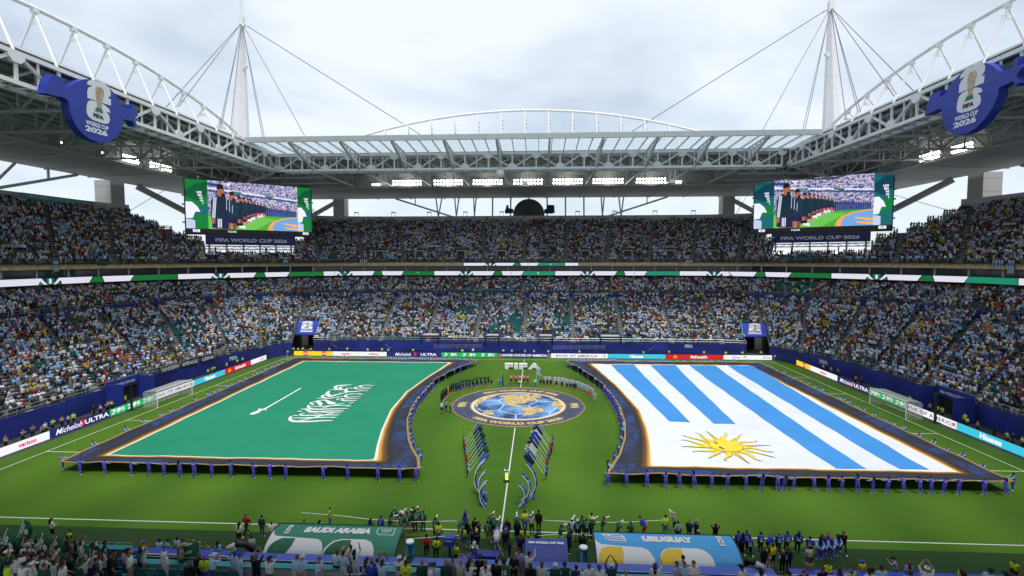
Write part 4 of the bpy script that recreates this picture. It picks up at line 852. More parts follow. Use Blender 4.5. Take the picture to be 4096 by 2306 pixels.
class Flag:
    def __init__(s, sgn, outer, inner, xo_far, xo_near, bw_side):
        """outer/inner: (y,x) samples of the curved edge towards the centre spot, cloth edge and field edge"""
        s.sgn = sgn; s.YN, s.YF = -25.3, 28.0
        s.co = np.array(sorted(outer)); s.ci = np.array(sorted(inner)); s.xf, s.xn, s.bw = xo_far, xo_near, bw_side
        s.bn, s.bf = 2.2, 2.6
    def edge(s, y): return np.interp(y, s.co[:, 0], s.co[:, 1])
    def edge_in(s, y): return np.interp(y, s.ci[:, 0], s.ci[:, 1])
    def side(s, y): t = (y-s.YN)/(s.YF-s.YN); return s.xn+(s.xf-s.xn)*t
    def z(s, x, y):
        dn, df = y-s.YN, s.YF-y; dl = abs(x-s.side(y)); dc = abs(x-s.edge(y)); d = min(dn, df, dl, dc)
        e = math.exp(-max(d, 0)/1.6)
        zz = 1.13-.42*(1-math.exp(-max(d, 0)/7))+e*(.035*math.sin(x*1.35+.6)+.04*math.sin(x*.8+y*1.15))+.035*math.sin(x*.7+y*.25)*math.sin(y*.31+1.)+.02*math.sin(y*1.1-x*.6)+.012*math.sin(x*2.3+y*.4)
        return zz
    def pt(s, x, y, lift=0.): return (x, y, s.z(x, y)+lift)
    def build(s, label, mat):
        n = 26; top = thing('giant_flag', label, 'flag', (s.sgn*28, 0, 0))
        us = [(-1, 0)]; rows = []; D = []
        ts = [('n', k/8) for k in range(8)]+[('m', k/70) for k in range(71)]+[('f', (k+1)/8) for k in range(8)]
        for zone, q in ts:
            if zone == 'n': y = s.YN+s.bn*q; dy = q-1
            elif zone == 'm': y = s.YN+s.bn+(s.YF-s.bf-s.YN-s.bn)*q; dy = min(q*70*.6, (1-q)*70*.6)/s.bn; dy = min(dy, 1)
            else: y = s.YF-s.bf+s.bf*q; dy = -q
            xa, xb = s.side(y), s.edge(y); fa, fb = xa-s.sgn*s.bw, s.edge_in(y); row = []; dr = []
            for k in range(11): q2 = k/10; row.append((xa+(fa-xa)*q2, y)); dr.append(min(dy, q2-1))
            for k in range(1, 60): q2 = k/60; row.append((fa+(fb-fa)*q2, y)); dr.append(min(dy, min(q2, 1-q2)*6))
            for k in range(11): q2 = k/10; row.append((fb+(xb-fb)*q2, y)); dr.append(min(dy, -q2))
            rows.append([s.pt(x, yy) for x, yy in row]); D += dr
        mb = MB(); mb.grid(rows); o = s.cl = mb.build('cloth', mat, top, smooth=True)
        a = o.data.attributes.new('d', 'FLOAT', 'POINT'); a.data.foreach_set('value', D)
        mb = MB()
        edge = [(s.side(s.YN+.5*k), s.YN+.5*k) for k in range(107)]; edge = [(x, min(y, s.YF)) for x, y in edge]
        mb.tube([s.pt(x, y) for x, y in edge], .06, 6); e2 = [(s.edge(y), min(y, s.YF)) for x, y in edge]; mb.tube([s.pt(x, y) for x, y in e2], .07, 6)
        for y in (s.YN, s.YF): xa, xb = s.side(y), s.edge(y); mb.tube([s.pt(xa+(xb-xa)*k/80, y) for k in range(81)], .06, 6)
        mb.build('rope_hem', M('flag_hem', (.40, .25, .10), .8), top, True)
        s.o = top; return top
    def print_(s, name, pts, mat, lift=.03, res=None):
        """outline in plan laid on the cloth; cut into strips so that it follows the sag"""
        mb = MB(); poly(mb, pts, lambda a, b: s.pt(a, b, lift)); return mb.build(name, mat, s.cl)
    def ribbon(s, mb, pts, w, lift=.03):
        P = np.array(pts, float); L = np.r_[0, np.cumsum(np.linalg.norm(np.diff(P, axis=0), axis=1))]; n = max(3, int(L[-1]/.35)); q = np.linspace(0, L[-1], n)
        X = np.c_[np.interp(q, L, P[:, 0]), np.interp(q, L, P[:, 1])]
        for _ in range(2): X[1:-1] = .25*X[:-2]+.5*X[1:-1]+.25*X[2:]
        T = np.gradient(X, axis=0); T /= np.linalg.norm(T, axis=1)[:, None]+1e-9; N = np.c_[-T[:, 1], T[:, 0]]; wd = w*(.45+.55*np.sin(np.linspace(.15, PI-.15, n)))
        a, b = X+N*wd[:, None]/2, X-N*wd[:, None]/2
        mb.grid([[s.pt(x, y, lift) for x, y in a], [s.pt(x, y, lift) for x, y in b]])
def gz(u, v, z=.8): p = G(u, v, z); return (p[1], p[0])
def z1(x, y): return (900+x*.3106, 1480+y*.3106)
Z = .95
oe = [gz(1923, 1436, 1.1), gz(1835, 1471, 1.1), gz(1748, 1513, 1.1)]+[gz(*z1(*q), 1.1) for q in ((2576, 260), (2480, 370), (2400, 500), (2350, 640), (2355, 760), (2370, 900), (2420, 1020), (2500, 1150))]+[(-25.3, -8.6)]
ie = [gz(1793, 1455, .9)]+[gz(*z1(*q), .85) for q in ((2576, 125), (2330, 300), (2140, 520), (2010, 800), (1950, 1000), (1920, 1170))]
gf = Flag(-1, oe, ie, -47.9, -45.6, 3.3)
gf.build('giant green flag with white sword and script, held flat by hand', cloth_mat('saudi_cloth', (.022, .235, .135)))
prw = M('flag_print_white', (.74, .76, .78), .8, amp=.03)
def toplan(q, z=.75): p = G(*z1(*q), z); return (p[0], p[1])
sword = [(312, 584), (335, 570), (400, 546), (440, 523), (427, 517), (434, 510), (480, 515), (520, 500), (700, 397), (960, 249), (988, 239), (972, 255), (735, 392), (528, 514), (538, 526), (515, 530), (482, 527), (425, 566), (365, 586)]
gf.print_('sword', [toplan(q) for q in sword], prw)
strokes = [([(1390, 662), (1200, 668), (1000, 672), (880, 665), (840, 650), (830, 630), (855, 600)], .75), ([(940, 662), (1100, 632), (1300, 588), (1400, 570)], .55), ([(870, 625), (1100, 625), (1300, 622), (1440, 618)], .5),
  ([(1470, 590), (1200, 595), (1000, 597), (955, 585), (975, 568), (1030, 558)], .55), ([(1500, 565), (1300, 563), (1150, 578)], .4), ([(1530, 540), (1300, 545), (1140, 550), (1090, 545), (1060, 520), (1030, 500), (975, 512)], .7), ([(1580, 510), (1300, 515), (1110, 515), (1072, 492), (1075, 460)], .7),
  ([(1620, 465), (1400, 468), (1250, 480), (1100, 480)], .5), ([(1540, 437), (1400, 462), (1250, 502)], .5), ([(1125, 428), (1200, 402), (1290, 390), (1350, 428), (1430, 440), (1350, 452), (1315, 400)], .8), ([(1100, 425), (1115, 455), (1150, 460)], .5), ([(1232, 470), (1222, 440), (1185, 405)], .9),
  ([(1700, 410), (1560, 416), (1500, 407), (1492, 396), (1530, 388)], .55), ([(1730, 385), (1560, 392), (1440, 376)], .45), ([(1750, 358), (1570, 370), (1540, 350), (1560, 332), (1650, 320), (1730, 328)], .6), ([(1520, 350), (1350, 374), (1270, 367), (1243, 347), (1270, 330), (1340, 323)], .7),
  ([(1500, 320), (1410, 332), (1370, 352), (1330, 340), (1315, 310), (1340, 278)], .9), ([(1840, 285), (1700, 290), (1600, 302), (1560, 290), (1550, 262), (1600, 242), (1640, 252)], .65), ([(1870, 260), (1720, 266), (1660, 250), (1680, 232), (1770, 226)], .6), ([(1890, 240), (1780, 246), (1725, 226), (1740, 211), (1850, 209), (1900, 221), (1925, 215)], .55),
  ([(1510, 274), (1440, 262), (1413, 236), (1440, 214), (1520, 206), (1630, 205)], .75), ([(1545, 268), (1500, 260), (1468, 236), (1500, 221), (1570, 214)], .6), ([(1475, 312), (1540, 322), (1582, 300), (1520, 292)], .5), ([(930, 540), (960, 552), (990, 545)], .45), ([(880, 598), (910, 612), (945, 605)], .45),
  ([(1600, 440), (1640, 455), (1655, 435)], .4), ([(1560, 485), (1600, 498), (1615, 480)], .4), ([(1510, 520), (1550, 532), (1560, 515)], .4), ([(1370, 635), (1400, 648), (1420, 630)], .4), ([(1720, 320), (1760, 345), (1785, 335)], .4), ([(1340, 268), (1400, 262), (1430, 275)], .35), ([(1180, 378), (1220, 384), (1270, 378)], .35), ([(1150, 530), (1190, 540), (1220, 530)], .35), ([(1260, 570), (1300, 582), (1330, 570)], .35), ([(1060, 575), (1120, 580), (1190, 568)], .3), ([(1440, 395), (1420, 408), (1470, 412)], .35)]
mb = MB()
for i, (st, w_) in enumerate(strokes): gf.ribbon(mb, [toplan(q) for q in st], w_*.72, .03+.004*i)
mb.build('script_lettering', prw, gf.cl)
# striped flag, drawn from its own edge
def z2(x, y): return (1366+x*.53, 1540+y*.53)
def z3(x, y): return (2500+x*.3106, 1600+y*.3106)
oe = [gz(2269, 1447, 1.1), gz(2320, 1473, 1.1), gz(2380, 1512, 1.1)]+[gz(*z2(*q), 1.1) for q in ((1985, 5), (2060, 100), (2110, 190), (2138, 290), (2138, 400), (2100, 520), (2040, 620))]+[(-25.4, 9.4)]
ie = [gz(2375, 1460, .9)]+[gz(*q, .85) for q in ((1366+2080*.53, 1540+10*.53), z3(200, 140), z3(300, 380), z3(345, 600), z3(370, 880))]
uf = Flag(1, oe, ie, 46.9, 46.7, 3.3); uf.bn = 2.4
uf.build('giant white and blue striped flag with a yellow sun, held flat by hand', cloth_mat('uruguay_cloth', (.68, .71, .76)))
skyb = M('flag_print_blue', (.045, .25, .62), .8, amp=.06, scale=.15)
def X_at(u, v, z=.75): p = G(u, v, z); return p[0], p[1]
yf = uf.YF-uf.bf-.1
strp = [((2444, 1463), (2534, 1463), (2675, 1688), (2762, 1693)), ((2601, 1464), (2698, 1464), (2855, 1697), (2942, 1698)), ((2755, 1465), (2856, 1465), (3350, 1888), (3468, 1889)), ((2908, 1467), (3008, 1468), (3600, 1888), (3713, 1888))]
for a, b, c, d in strp:
    A, B3, C_, D_ = X_at(*a), X_at(*b), X_at(*c), X_at(*d); y1 = yf; y0 = min(C_[1], D_[1]); y0 = max(y0, uf.YN+uf.bn+.1)
    n = 36; mb = MB(); mb.grid([[uf.pt(A[0]+(C_[0]-A[0])*k/n, y1+(y0-y1)*k/n, .03) for k in range(n+1)], [uf.pt((A[0]+B3[0])/2+((C_[0]+D_[0])/2-(A[0]+B3[0])/2)*k/n, y1+(y0-y1)*k/n, .03) for k in range(n+1)], [uf.pt(B3[0]+(D_[0]-B3[0])*k/n, y1+(y0-y1)*k/n, .03) for k in range(n+1)]])
    mb.build('stripe', skyb, uf.cl, True)
sun_y, ink = M('sun_yellow', (.78, .60, .05), .8, amp=.05), M('print_ink', (.02, .02, .03), .8)
c = np.array(G(*z3(1300, 612), .75))[:2]; rx = abs(G(*z3(1540, 640), .75)[0]-G(*z3(1060, 575), .75)[0])/2; rd = rx*.98; rr = rd*2.95
def ray_pts(a, wavy, k=1., R=None):
    R = (R or rr)*(1 if wavy else 1.0); hw = .23*k; r0 = rd*.93; P = []
    if not wavy: P = [(r0*math.cos(a-hw), r0*math.sin(a-hw)), (R*math.cos(a), R*math.sin(a)), (r0*math.cos(a+hw), r0*math.sin(a+hw))]
    else:
        n = 10; lo, hi = [], []
        for i in range(n+1):
            q = i/n; r = r0+(R*.93-r0)*q; off = .085*math.sin(q*6.0)*(1 if True else 1); w_ = hw*(1-q)**.8*r0/r
            lo.append((r*math.cos(a+off-w_), r*math.sin(a+off-w_))); hi.append((r*math.cos(a+off+w_), r*math.sin(a+off+w_)))
        P = lo+hi[::-1][1:]
    return [(c[0]+x, c[1]+y) for x, y in P]
for i in range(16):
    a = 2*PI*i/16+.1; wv = i % 2 == 1
    uf.print_('ray_outline', ray_pts(a, wv, 1.07, rr*1.01), ink, .045); uf.print_('sun_ray', ray_pts(a, wv, .98, rr*.98), sun_y, .058)
    if not wv:
        mb = MB(); uf.ribbon(mb, [(c[0]+rd*math.cos(a), c[1]+rd*math.sin(a)), (c[0]+rr*.95*math.cos(a), c[1]+rr*.95*math.sin(a))], .07, .068); mb.build('ray_line', ink, uf.cl)
uf.print_('sun_outline', [(c[0]+rd*1.03*math.cos(q*PI/16), c[1]+rd*1.03*math.sin(q*PI/16)) for q in range(32)], ink, .075); uf.print_('sun_face', [(c[0]+rd*math.cos(q*PI/16), c[1]+rd*math.sin(q*PI/16)) for q in range(32)], sun_y, .088)
mb = MB()
for st, w_ in (([(1140, 560), (1170, 582), (1230, 590)], .35), ([(1185, 570), (1215, 568), (1240, 580)], .45), ([(1210, 622), (1235, 645), (1280, 655)], .35), ([(1255, 628), (1285, 628), (1305, 640)], .45), ([(1320, 590), (1345, 603), (1335, 620), (1380, 632)], .22), ([(1365, 585), (1400, 600), (1440, 628)], .3), ([(1360, 590), (1385, 618), (1440, 642)], .3), ([(1330, 585), (1355, 578)], .2)):
    uf.ribbon(mb, [tuple(G(*z3(*q), .75)[:2]) for q in st], w_, .10)
mb.build('sun_features', ink, uf.cl)
# ------------------------------------------------------------------ centre circle carpet
C0 = np.array([0., .35]); R0 = 9.75
dt = thing('centre_carpet', 'round navy carpet with a golden globe covering the centre circle', 'carpet', (C0[0], C0[1], 0))
def cp(x, y, l): return (x, y, l)
def ringm(name, r0, r1, mat, z, n=64):
    mb = MB(); mb.grid([[(C0[0]+r*math.cos(2*PI*k/n), C0[1]+r*math.sin(2*PI*k/n), z) for k in range(n+1)] for r in np.linspace(r0, r1, 6)]); return mb.build(name, mat, dt)
nvy = M('carpet_navy', (.060, .078, .125), .8, amp=.3, scale=1.4); globe = bpy.data.materials.new('globe_blue'); globe.use_nodes = True; t_ = globe.node_tree
nn_ = t_.nodes.new('ShaderNodeTexNoise'); nn_.inputs['Scale'].default_value = .28; nn_.inputs['Detail'].default_value = 5; cc_ = t_.nodes.new('ShaderNodeTexCoord'); t_.links.new(cc_.outputs['Object'], nn_.inputs['Vector'])
r_ = t_.nodes.new('ShaderNodeValToRGB'); r_.color_ramp.elements[0].position = .38; r_.color_ramp.elements[0].color = (.02, .045, .13, 1); r_.color_ramp.elements[1].position = .62; r_.color_ramp.elements[1].color = (.16, .34, .66, 1); t_.links.new(nn_.outputs['Fac'], r_.inputs[0]); t_.links.new(r_.outputs[0], t_.nodes['Principled BSDF'].inputs['Base Color']); t_.nodes['Principled BSDF'].inputs['Roughness'].default_value = .8
rim = M('carpet_rim', (.36, .24, .11), .8, amp=.2); glow = M('carpet_gold', (.66, .42, .16), .8, amp=.1); pale = M('carpet_pale', (.78, .72, .60), .8)
mb = MB(); mb.tube([(C0[0]+(R0+.03*math.sin(k*5))*math.cos(2*PI*k/64), C0[1]+(R0+.03*math.sin(k*5))*math.sin(2*PI*k/64), .05) for k in range(65)], .10, 6); mb.build('rope_hem', rim, dt, True)
nr_ = ringm('navy_ring', 7.02, R0, nvy, .03); ringm('gold_ring', 6.78, 7.06, glow, .036); ringm('white_ring', 6.58, 6.80, pale, .042); gd_ = ringm('globe_disc', .02, 6.6, globe, .036)
gl = M('carpet_gold_land', (.50, .38, .17), .7, amp=.5, scale=1.6); gt = M('carpet_gold_text', (.60, .42, .13), .7, amp=.05); hx = M('carpet_seam', (.55, .72, .88), .7)
def zc(x, y): return tuple(G(1700+x*.3106, 1480+y*.3106)[:2])
lands = [[(940, 350), (1010, 330), (1100, 320), (1230, 330), (1300, 313), (1400, 318), (1340, 345), (1440, 380), (1400, 402), (1340, 405), (1290, 430), (1255, 445), (1210, 440), (1170, 455), (1135, 458), (1215, 470), (1285, 490), (1250, 497), (1090, 470), (1050, 440), (1010, 420), (1000, 390), (1020, 360)], [(1345, 310), (1420, 316), (1505, 345), (1480, 365), (1400, 367), (1370, 340)],
  [(1255, 493), (1340, 485), (1440, 495), (1550, 510), (1500, 545), (1430, 560), (1380, 580), (1320, 590), (1275, 612), (1262, 592), (1290, 560), (1238, 520)], [(630, 440), (700, 380), (800, 348), (930, 318), (965, 325), (860, 360), (780, 390), (730, 420), (685, 450), (672, 485), (640, 478)], [(755, 540), (830, 528), (885, 560), (890, 588), (800, 582), (748, 562)], [(1622, 432), (1680, 408), (1745, 420), (1785, 460), (1775, 500), (1735, 522), (1690, 480), (1640, 465)], [(1612, 370), (1680, 363), (1720, 388), (1660, 402)], [(670, 490), (710, 505), (720, 520), (690, 515)], [(780, 515), (830, 520), (820, 528)]]
for l_ in lands: mb = MB(); poly(mb, [zc(*q) for q in l_], lambda a, b: (a, b, .056)); mb.build('land', gl, gd_)
mb = MB()
for st in ([(790, 405), (940, 405), (1025, 455), (940, 532), (740, 532)], [(940, 405), (1005, 372)], [(1025, 455), (1330, 465), (1450, 412), (1640, 410)], [(1330, 465), (1385, 500)], [(940, 532), (1170, 582), (1290, 570)], [(1170, 582), (1170, 632)], [(1520, 540), (1620, 542), (1720, 470)], [(1450, 412), (1400, 372)], [(1620, 542), (1600, 580)], [(740, 532), (690, 520)]):
    P = [np.array([*zc(*q), .048]) for q in st]
    for a, b in zip(P[:-1], P[1:]): mb.beam(a, b, .16, .006)
mb.build('ball_seams', hx, gd_)
def arc_text(txt, ang, r, h, inward=False, w=None, bold=.05):
    def fn(s_, t_2):
        rr2 = r+(t_2 if not inward else -t_2); a = math.radians(ang)+(-s_/r if not inward else s_/r); return (C0[0]+rr2*math.cos(a), C0[1]+rr2*math.sin(a), .045)
    mb = MB(); add_text(mb, txt, fn, h=h, w=w, bold=bold); mb.build('lettering', gt, nr_)
arc_text('FIFA WORLD CUP 2026', 272, 8.35, .95, True, 13.2, .06); arc_text('FIFA WORLD CUP 2026', 88, 8.35, .95, False, 13.2, .06)
for a, tx in ((180, 'FIFA'), (0, 'FIFA')): arc_text(tx, a, 8.35, 1.15, a == 180 and False, 2.6, .06)
mb = MB()
for k in range(96):
    a = 2*PI*k/96
    if min(abs((math.degrees(a)-q+180) % 360-180) for q in (0, 180)) < 40 and min(abs((math.degrees(a)-q+180) % 360-180) for q in (0, 180)) > 11: mb.beam((C0[0]+7.2*math.cos(a), C0[1]+7.2*math.sin(a), .044), (C0[0]+9.3*math.cos(a+.06), C0[1]+9.3*math.sin(a+.06), .044), .09, .006)
mb.build('ray_print', M('carpet_dark_print', (.03, .04, .07), .8), dt)
# ------------------------------------------------------------------ white FIFA letters
t = thing('block_letters', 'white three dimensional letters FIFA standing on the halfway line', 'letters', (-.1, 24.9, 0))
xx = -3.65
for ch, w_ in (('F', 1.75), ('I', .85), ('F', 1.75), ('A', 2.45)):
    v_, f_, W_x, H_x = text_mesh(ch, bold=.06); mb = MB(); o = np.array([xx+w_/2, 24.9, .55]); sx, sy = (w_-.12)/W_x, 1.08/H_x
    A = [(o[0]+a*sx, 24.6, o[2]+b*sy) for a, b in v_]; B_ = [(p[0], 25.5, p[2]) for p in A]
    ed = {}
    for f in f_:
        for i in range(len(f)): e = (f[i], f[(i+1) % len(f)]); ed[e] = 1
    n = len(A); fs = list(f_)+[tuple(n+i for i in f[::-1]) for f in f_]+[(b, a, n+a, n+b) for (a, b) in ed if (b, a) not in ed]
    mb.add(A+B_, fs); mb.build('letter', white, t); xx += w_+.1
# ------------------------------------------------------------------ curved fins and the ball stand
fm = bpy.data.materials.new('fin_print'); fm.use_nodes = True; tf = fm.node_tree; cf_ = tf.nodes.new('ShaderNodeTexCoord'); vf = tf.nodes.new('ShaderNodeTexVoronoi'); vf.inputs['Scale'].default_value = 4.5; tf.links.new(cf_.outputs['Object'], vf.inputs['Vector'])
sf = tf.nodes.new('ShaderNodeSeparateColor'); tf.links.new(vf.outputs['Color'], sf.inputs[0]); rf = tf.nodes.new('ShaderNodeValToRGB'); rf.color_ramp.interpolation = 'CONSTANT'
for p_, c_ in ((0, (.012, .022, .08)), (.35, (.03, .09, .34)), (.7, (.12, .30, .66))):
    e_ = rf.color_ramp.elements[0] if p_ == 0 else rf.color_ramp.elements.new(p_); e_.color = (*c_, 1)
rf.color_ramp.elements.remove(rf.color_ramp.elements[-1]) if len(rf.color_ramp.elements) > 3 else None
tf.links.new(sf.outputs[0], rf.inputs[0]); tf.links.new(rf.outputs[0], tf.nodes['Principled BSDF'].inputs['Base Color']); fin_d = M('fin_navy', (.03, .055, .20), .5, amp=.1)
fins = [[(580, 1300), (520, 1230), (490, 1130), (490, 1060), (520, 990), (560, 945), (600, 922)], [(592, 1222), (520, 1130), (470, 1000), (468, 920), (500, 840), (540, 785), (580, 755)], [(578, 1130), (490, 1070), (425, 980), (400, 880), (425, 750), (470, 665), (525, 605), (570, 572)],
        [(1125, 1322), (1185, 1260), (1218, 1150), (1215, 1080), (1180, 1010), (1145, 965), (1118, 940)], [(1155, 1250), (1235, 1190), (1290, 1060), (1292, 960), (1255, 875), (1205, 820), (1165, 790)], [(1290, 1185), (1355, 1090), (1395, 960), (1390, 850), (1350, 745), (1290, 665), (1232, 605)]]
order = ['shortest', 'middle', 'tallest']
for i, fpts in enumerate(fins):
    uv = [(1800+x*.2482, 1700+y*.2482) for x, y in fpts]; g = G(*uv[0]); Yb = g[1]
    P = [onY(u, v, Yb) for u, v in uv]; P[0][2] = 0.02; s = 1 if i < 3 else -1
    t = thing('curved_fin', order[i % 3]+' blue patterned curved fin on the '+('sword' if i < 3 else 'sun')+' flag side of the walkout', 'decorative fin', (g[0], Yb, 0))
    P = np.array(P); L = np.r_[0, np.cumsum(np.linalg.norm(np.diff(P, axis=0), axis=1))]; q = np.linspace(0, L[-1], 15); X = np.c_[[np.interp(q, L, P[:, k]) for k in range(3)]].T
    for _ in range(2): X[1:-1] = .25*X[:-2]+.5*X[1:-1]+.25*X[2:]
    T = np.gradient(X, axis=0); T /= np.linalg.norm(T, axis=1)[:, None]; N = np.cross(T, (0, 1, 0)); wd = np.linspace(.10, .05, 15); hw = .24
    for j in range(14):
        mb = MB(); a, b = X[j], X[j+1]-(X[j+1]-X[j])*.0; na, nb = N[j]*wd[j], N[j+1]*wd[j+1]; y = np.array([0, hw, 0])
        mb.add([a-na-y, b-nb-y, b+nb-y, a+na-y, a-na+y, b-nb+y, b+nb+y, a+na+y], [(0, 3, 2, 1), (4, 5, 6, 7), (0, 1, 5, 4), (2, 3, 7, 6)]+([(0, 4, 7, 3)] if j == 0 else [])+([(1, 2, 6, 5)] if j == 13 else [])); mb.build('fin_panel', fin_d if j == 13 else fm, t)
    for e in (-1, 1):
        mb = MB(); mb.tube([X[j]+N[j]*wd[j]*1.0+np.array([0, e*hw, 0]) for j in range(15)], .035, 5); mb.build('white_edge', white, t)
    beam('base_plate', t, (g[0]-s*.50, Yb, .03), (g[0]-s*.02, Yb, .03), .5, .04, mat=fin_d)
g = G(2027, 1932); t = thing('ball_stand', 'black match ball stand with a glowing yellow green screen', 'ball stand', tuple(g)); x, y = g[0], g[1]+.2
beam('body', t, (x, y, 0), (x, y, 1.15), .40, .40, mat=blackp); mb = MB(); mb.add([(x-.16, y-.215, .28), (x+.16, y-.215, .28), (x+.16, y-.215, 1.02), (x-.16, y-.215, 1.02)], [(0, 1, 2, 3)]); mb.build('screen', LED('limelit', (235, 245, 120), .95), t)
mb = MB(); poly(mb, [(-.08, .84), (.0, .84), (.09, .95), (.02, .95)], lambda a, b: (x+a, y-.225, b)); mb.build('logo', LED('limeink', (120, 190, 160), .8), t)
for tx, zq in (('TRI', .62), ('ONDA', .47)): mb = MB(); add_text(mb, tx, lambda a, b: (x+a, y-.225, b+zq), h=.1, w=.22, bold=.03); mb.build('lettering', LED('limeink', (120, 190, 160), .8), t)
beam('top_plate', t, (x, y, 1.15), (x, y, 1.2), .46, mat=steel_d); mb = MB(); mb.tube([(x, y, 1.2), (x, y, 1.3), (x, y, 1.36)], [.11, .11, .05], 10); mb.build('ball_cup', blackp, t)
# ------------------------------------------------------------------ video screens in the corners
def crowd_led(name):
    m = bpy.data.materials.new(name); m.use_nodes = True; t = m.node_tree; b = t.nodes['Principled BSDF']; b.inputs['Base Color'].default_value = (.01, .01, .01, 1)
    co = t.nodes.new('ShaderNodeTexCoord'); vo = t.nodes.new('ShaderNodeTexVoronoi'); vo.inputs['Scale'].default_value = 3.4; t.links.new(co.outputs['Object'], vo.inputs['Vector'])
    hs = t.nodes.new('ShaderNodeSeparateColor'); t.links.new(vo.outputs['Color'], hs.inputs[0])
    r = t.nodes.new('ShaderNodeValToRGB'); cr = r.color_ramp; st = [(0, (.02, .03, .12)), (.3, (.10, .12, .34)), (.5, (.30, .36, .62)), (.7, (.62, .58, .74)), (1, (.75, .55, .62))]
    while len(cr.elements) < 5: cr.elements.new(.5)
    for e, (p, c_) in zip(cr.elements, st): e.position = p; e.color = (*c_, 1)
    t.links.new(hs.outputs[0], r.inputs[0]); t.links.new(r.outputs[0], b.inputs['Emission Color']); b.inputs['Emission Strength'].default_value = .8
    return m
crl = crowd_led('screen_crowd')
S = {k: LED('s_'+k, c) for k, c in dict(green=(0, 120, 50), dgreen=(0, 85, 45), teal=(10, 100, 100), dteal=(5, 60, 80), white=(228, 234, 250), grey=(190, 200, 228), turf=(70, 165, 50), turf2=(105, 190, 75), jacket=(14, 50, 62), jack2=(10, 36, 58), navy=(22, 22, 72), skin=(165, 98, 70), skin2=(130, 72, 50), hair=(28, 20, 24), black=(10, 10, 12), carpet=(112, 160, 215), hem=(235, 160, 95), letter=(250, 175, 75), pink=(240, 90, 170), yellow=(245, 225, 60), sky2=(40, 60, 130), mint=(120, 215, 200), red=(205, 40, 50)).items()}
def screen(s):
    if s < 0: TL, TR, BL, BR = (745, 713), (1247, 757), (739, 931), (1243, 945); dl, dr_ = 131., 131.*214/188
    else: TL, TR, BL, BR = (3014, 738), (3566, 680), (3019, 936), (3576, 916); dl, dr_ = 131.*226/198, 131.
    L, R_ = CAM+ray(*[(a+b)/2 for a, b in zip(TL, BL)])*dl, CAM+ray(*[(a+b)/2 for a, b in zip(TR, BR)])*dr_
    zt = (CAM+ray(*TL)*dl)[2]*.5+(CAM+ray(*TR)*dr_)[2]*.5; zb = (CAM+ray(*BL)*dl)[2]*.5+(CAM+ray(*BR)*dr_)[2]*.5
    x = np.array([R_[0]-L[0], R_[1]-L[1], 0]); W = np.linalg.norm(x); x /= W; n = np.cross(x, (0, 0, 1.)); H = zt-zb; o = np.array([L[0], L[1], zb])
    t = thing('video_screen', 'large video screen showing a line of players, hung in the '+('sword' if s < 0 else 'sun')+' flag far corner', 'video screen', tuple(o+x*W/2))
    c = o+x*W/2+np.array([0, 0, H/2])-n*.65; mb = MB(); A = [o-n*.05-x*.25+np.array([0, 0, -.35]), o-n*.05+x*(W+.25)+np.array([0, 0, -.35]), o-n*.05+x*(W+.25)+np.array([0, 0, H+.15]), o-n*.05-x*.25+np.array([0, 0, H+.15])]
    mb.add(A+[p-n*1.6 for p in A], [(0, 1, 2, 3), (4, 7, 6, 5), (0, 4, 5, 1), (1, 5, 6, 2), (2, 6, 7, 3), (3, 7, 4, 0)]); cab_ = mb.build('cabinet', blackp, t)
    lay = [0]
    def pl(pts, m, name='picture'):
        lay[0] += 1; mb = MB(); poly(mb, pts, lambda a, b: o+x*W*a+np.array([0, 0, H*b])+n*(.004*lay[0])); return mb.build(name, m, cab_)
    def rc(a, b, c_, d, m, name='picture'): return pl([(a, b), (c_, b), (c_, d), (a, d)], m, name)
    rc(0, 0, 1, .085, S['black'], 'caption_bar')
    for q, tm in ((0., 0), (.878, 1)):
        w_ = .16 if q == 0 else .122; m0, m1 = (S['green'], S['dgreen'])
        if s > 0: m0, m1 = S['teal'], S['dteal']
        rc(q, .086, q+w_, 1, m0, 'side_panel'); pl([(q, .80), (q+w_*.45, .92), (q+w_, .98), (q+w_, .72), (q+w_*.5, .60), (q, .68)], m1); pl([(q, .45), (q+w_, .55), (q+w_, .36), (q+w_*.4, .33), (q, .36)], S['teal'] if s < 0 else S['green'])
        pl([(q, .58)]+[(q+w_*a_, b_) for a_, b_ in ((.28, .58), (.52, .50), (.66, .40), (.42, .40), (.30, .28), (0, .27))], S['white']); pl([(q, .26), (q+w_*.22, .255), (q+w_*.4, .235), (q+w_*.4, .086), (q, .086)], S['grey'])
        for k, tx in enumerate(('UDI', 'BIA', 'DI', 'IA', 'I')):
            lay[0] += 1; mb = MB(); add_text(mb, tx, lambda a_, b_: o+x*(W*(q+w_*(.62+.04*k))+a_)+np.array([0, 0, H*(.765-.05*k)+b_])+n*(.004*lay[0]), h=H*.038, bold=.06); mb.build('lettering', S['white'], cab_)
    a0, a1 = .16, .878; V = lambda u_, v_: (a0+(a1-a0)*u_, .086+.914*v_)
    def P(pts, m): return pl([V(u_, max(v_, .0)) for u_, v_ in pts], m)
    P([(0, 0), (1, 0), (1, 1), (0, 1)], crl); P([(0, 0), (1, 0), (1, .36), (.55, .33), (.2, .32), (0, .30)], S['turf']); P([(0, 0), (.5, 0), (.75, .26), (.3, .3), (0, .26)], S['turf2'])
    P([(0, .80), (1, .66), (1, .635), (0, .775)], S['sky2']); P([(0, .86), (1, .70), (1, .675), (0, .83)], S['white']); P([(.25, .81), (.36, .795), (.36, .765), (.25, .785)], S['green']); P([(.62, .76), (.72, .745), (.72, .715), (.62, .73)], S['green']); P([(0, .955), (.14, .935), (.14, .88), (0, .9)], S['sky2']); P([(.18, .97), (.25, .96), (.22, .90)], S['white'])
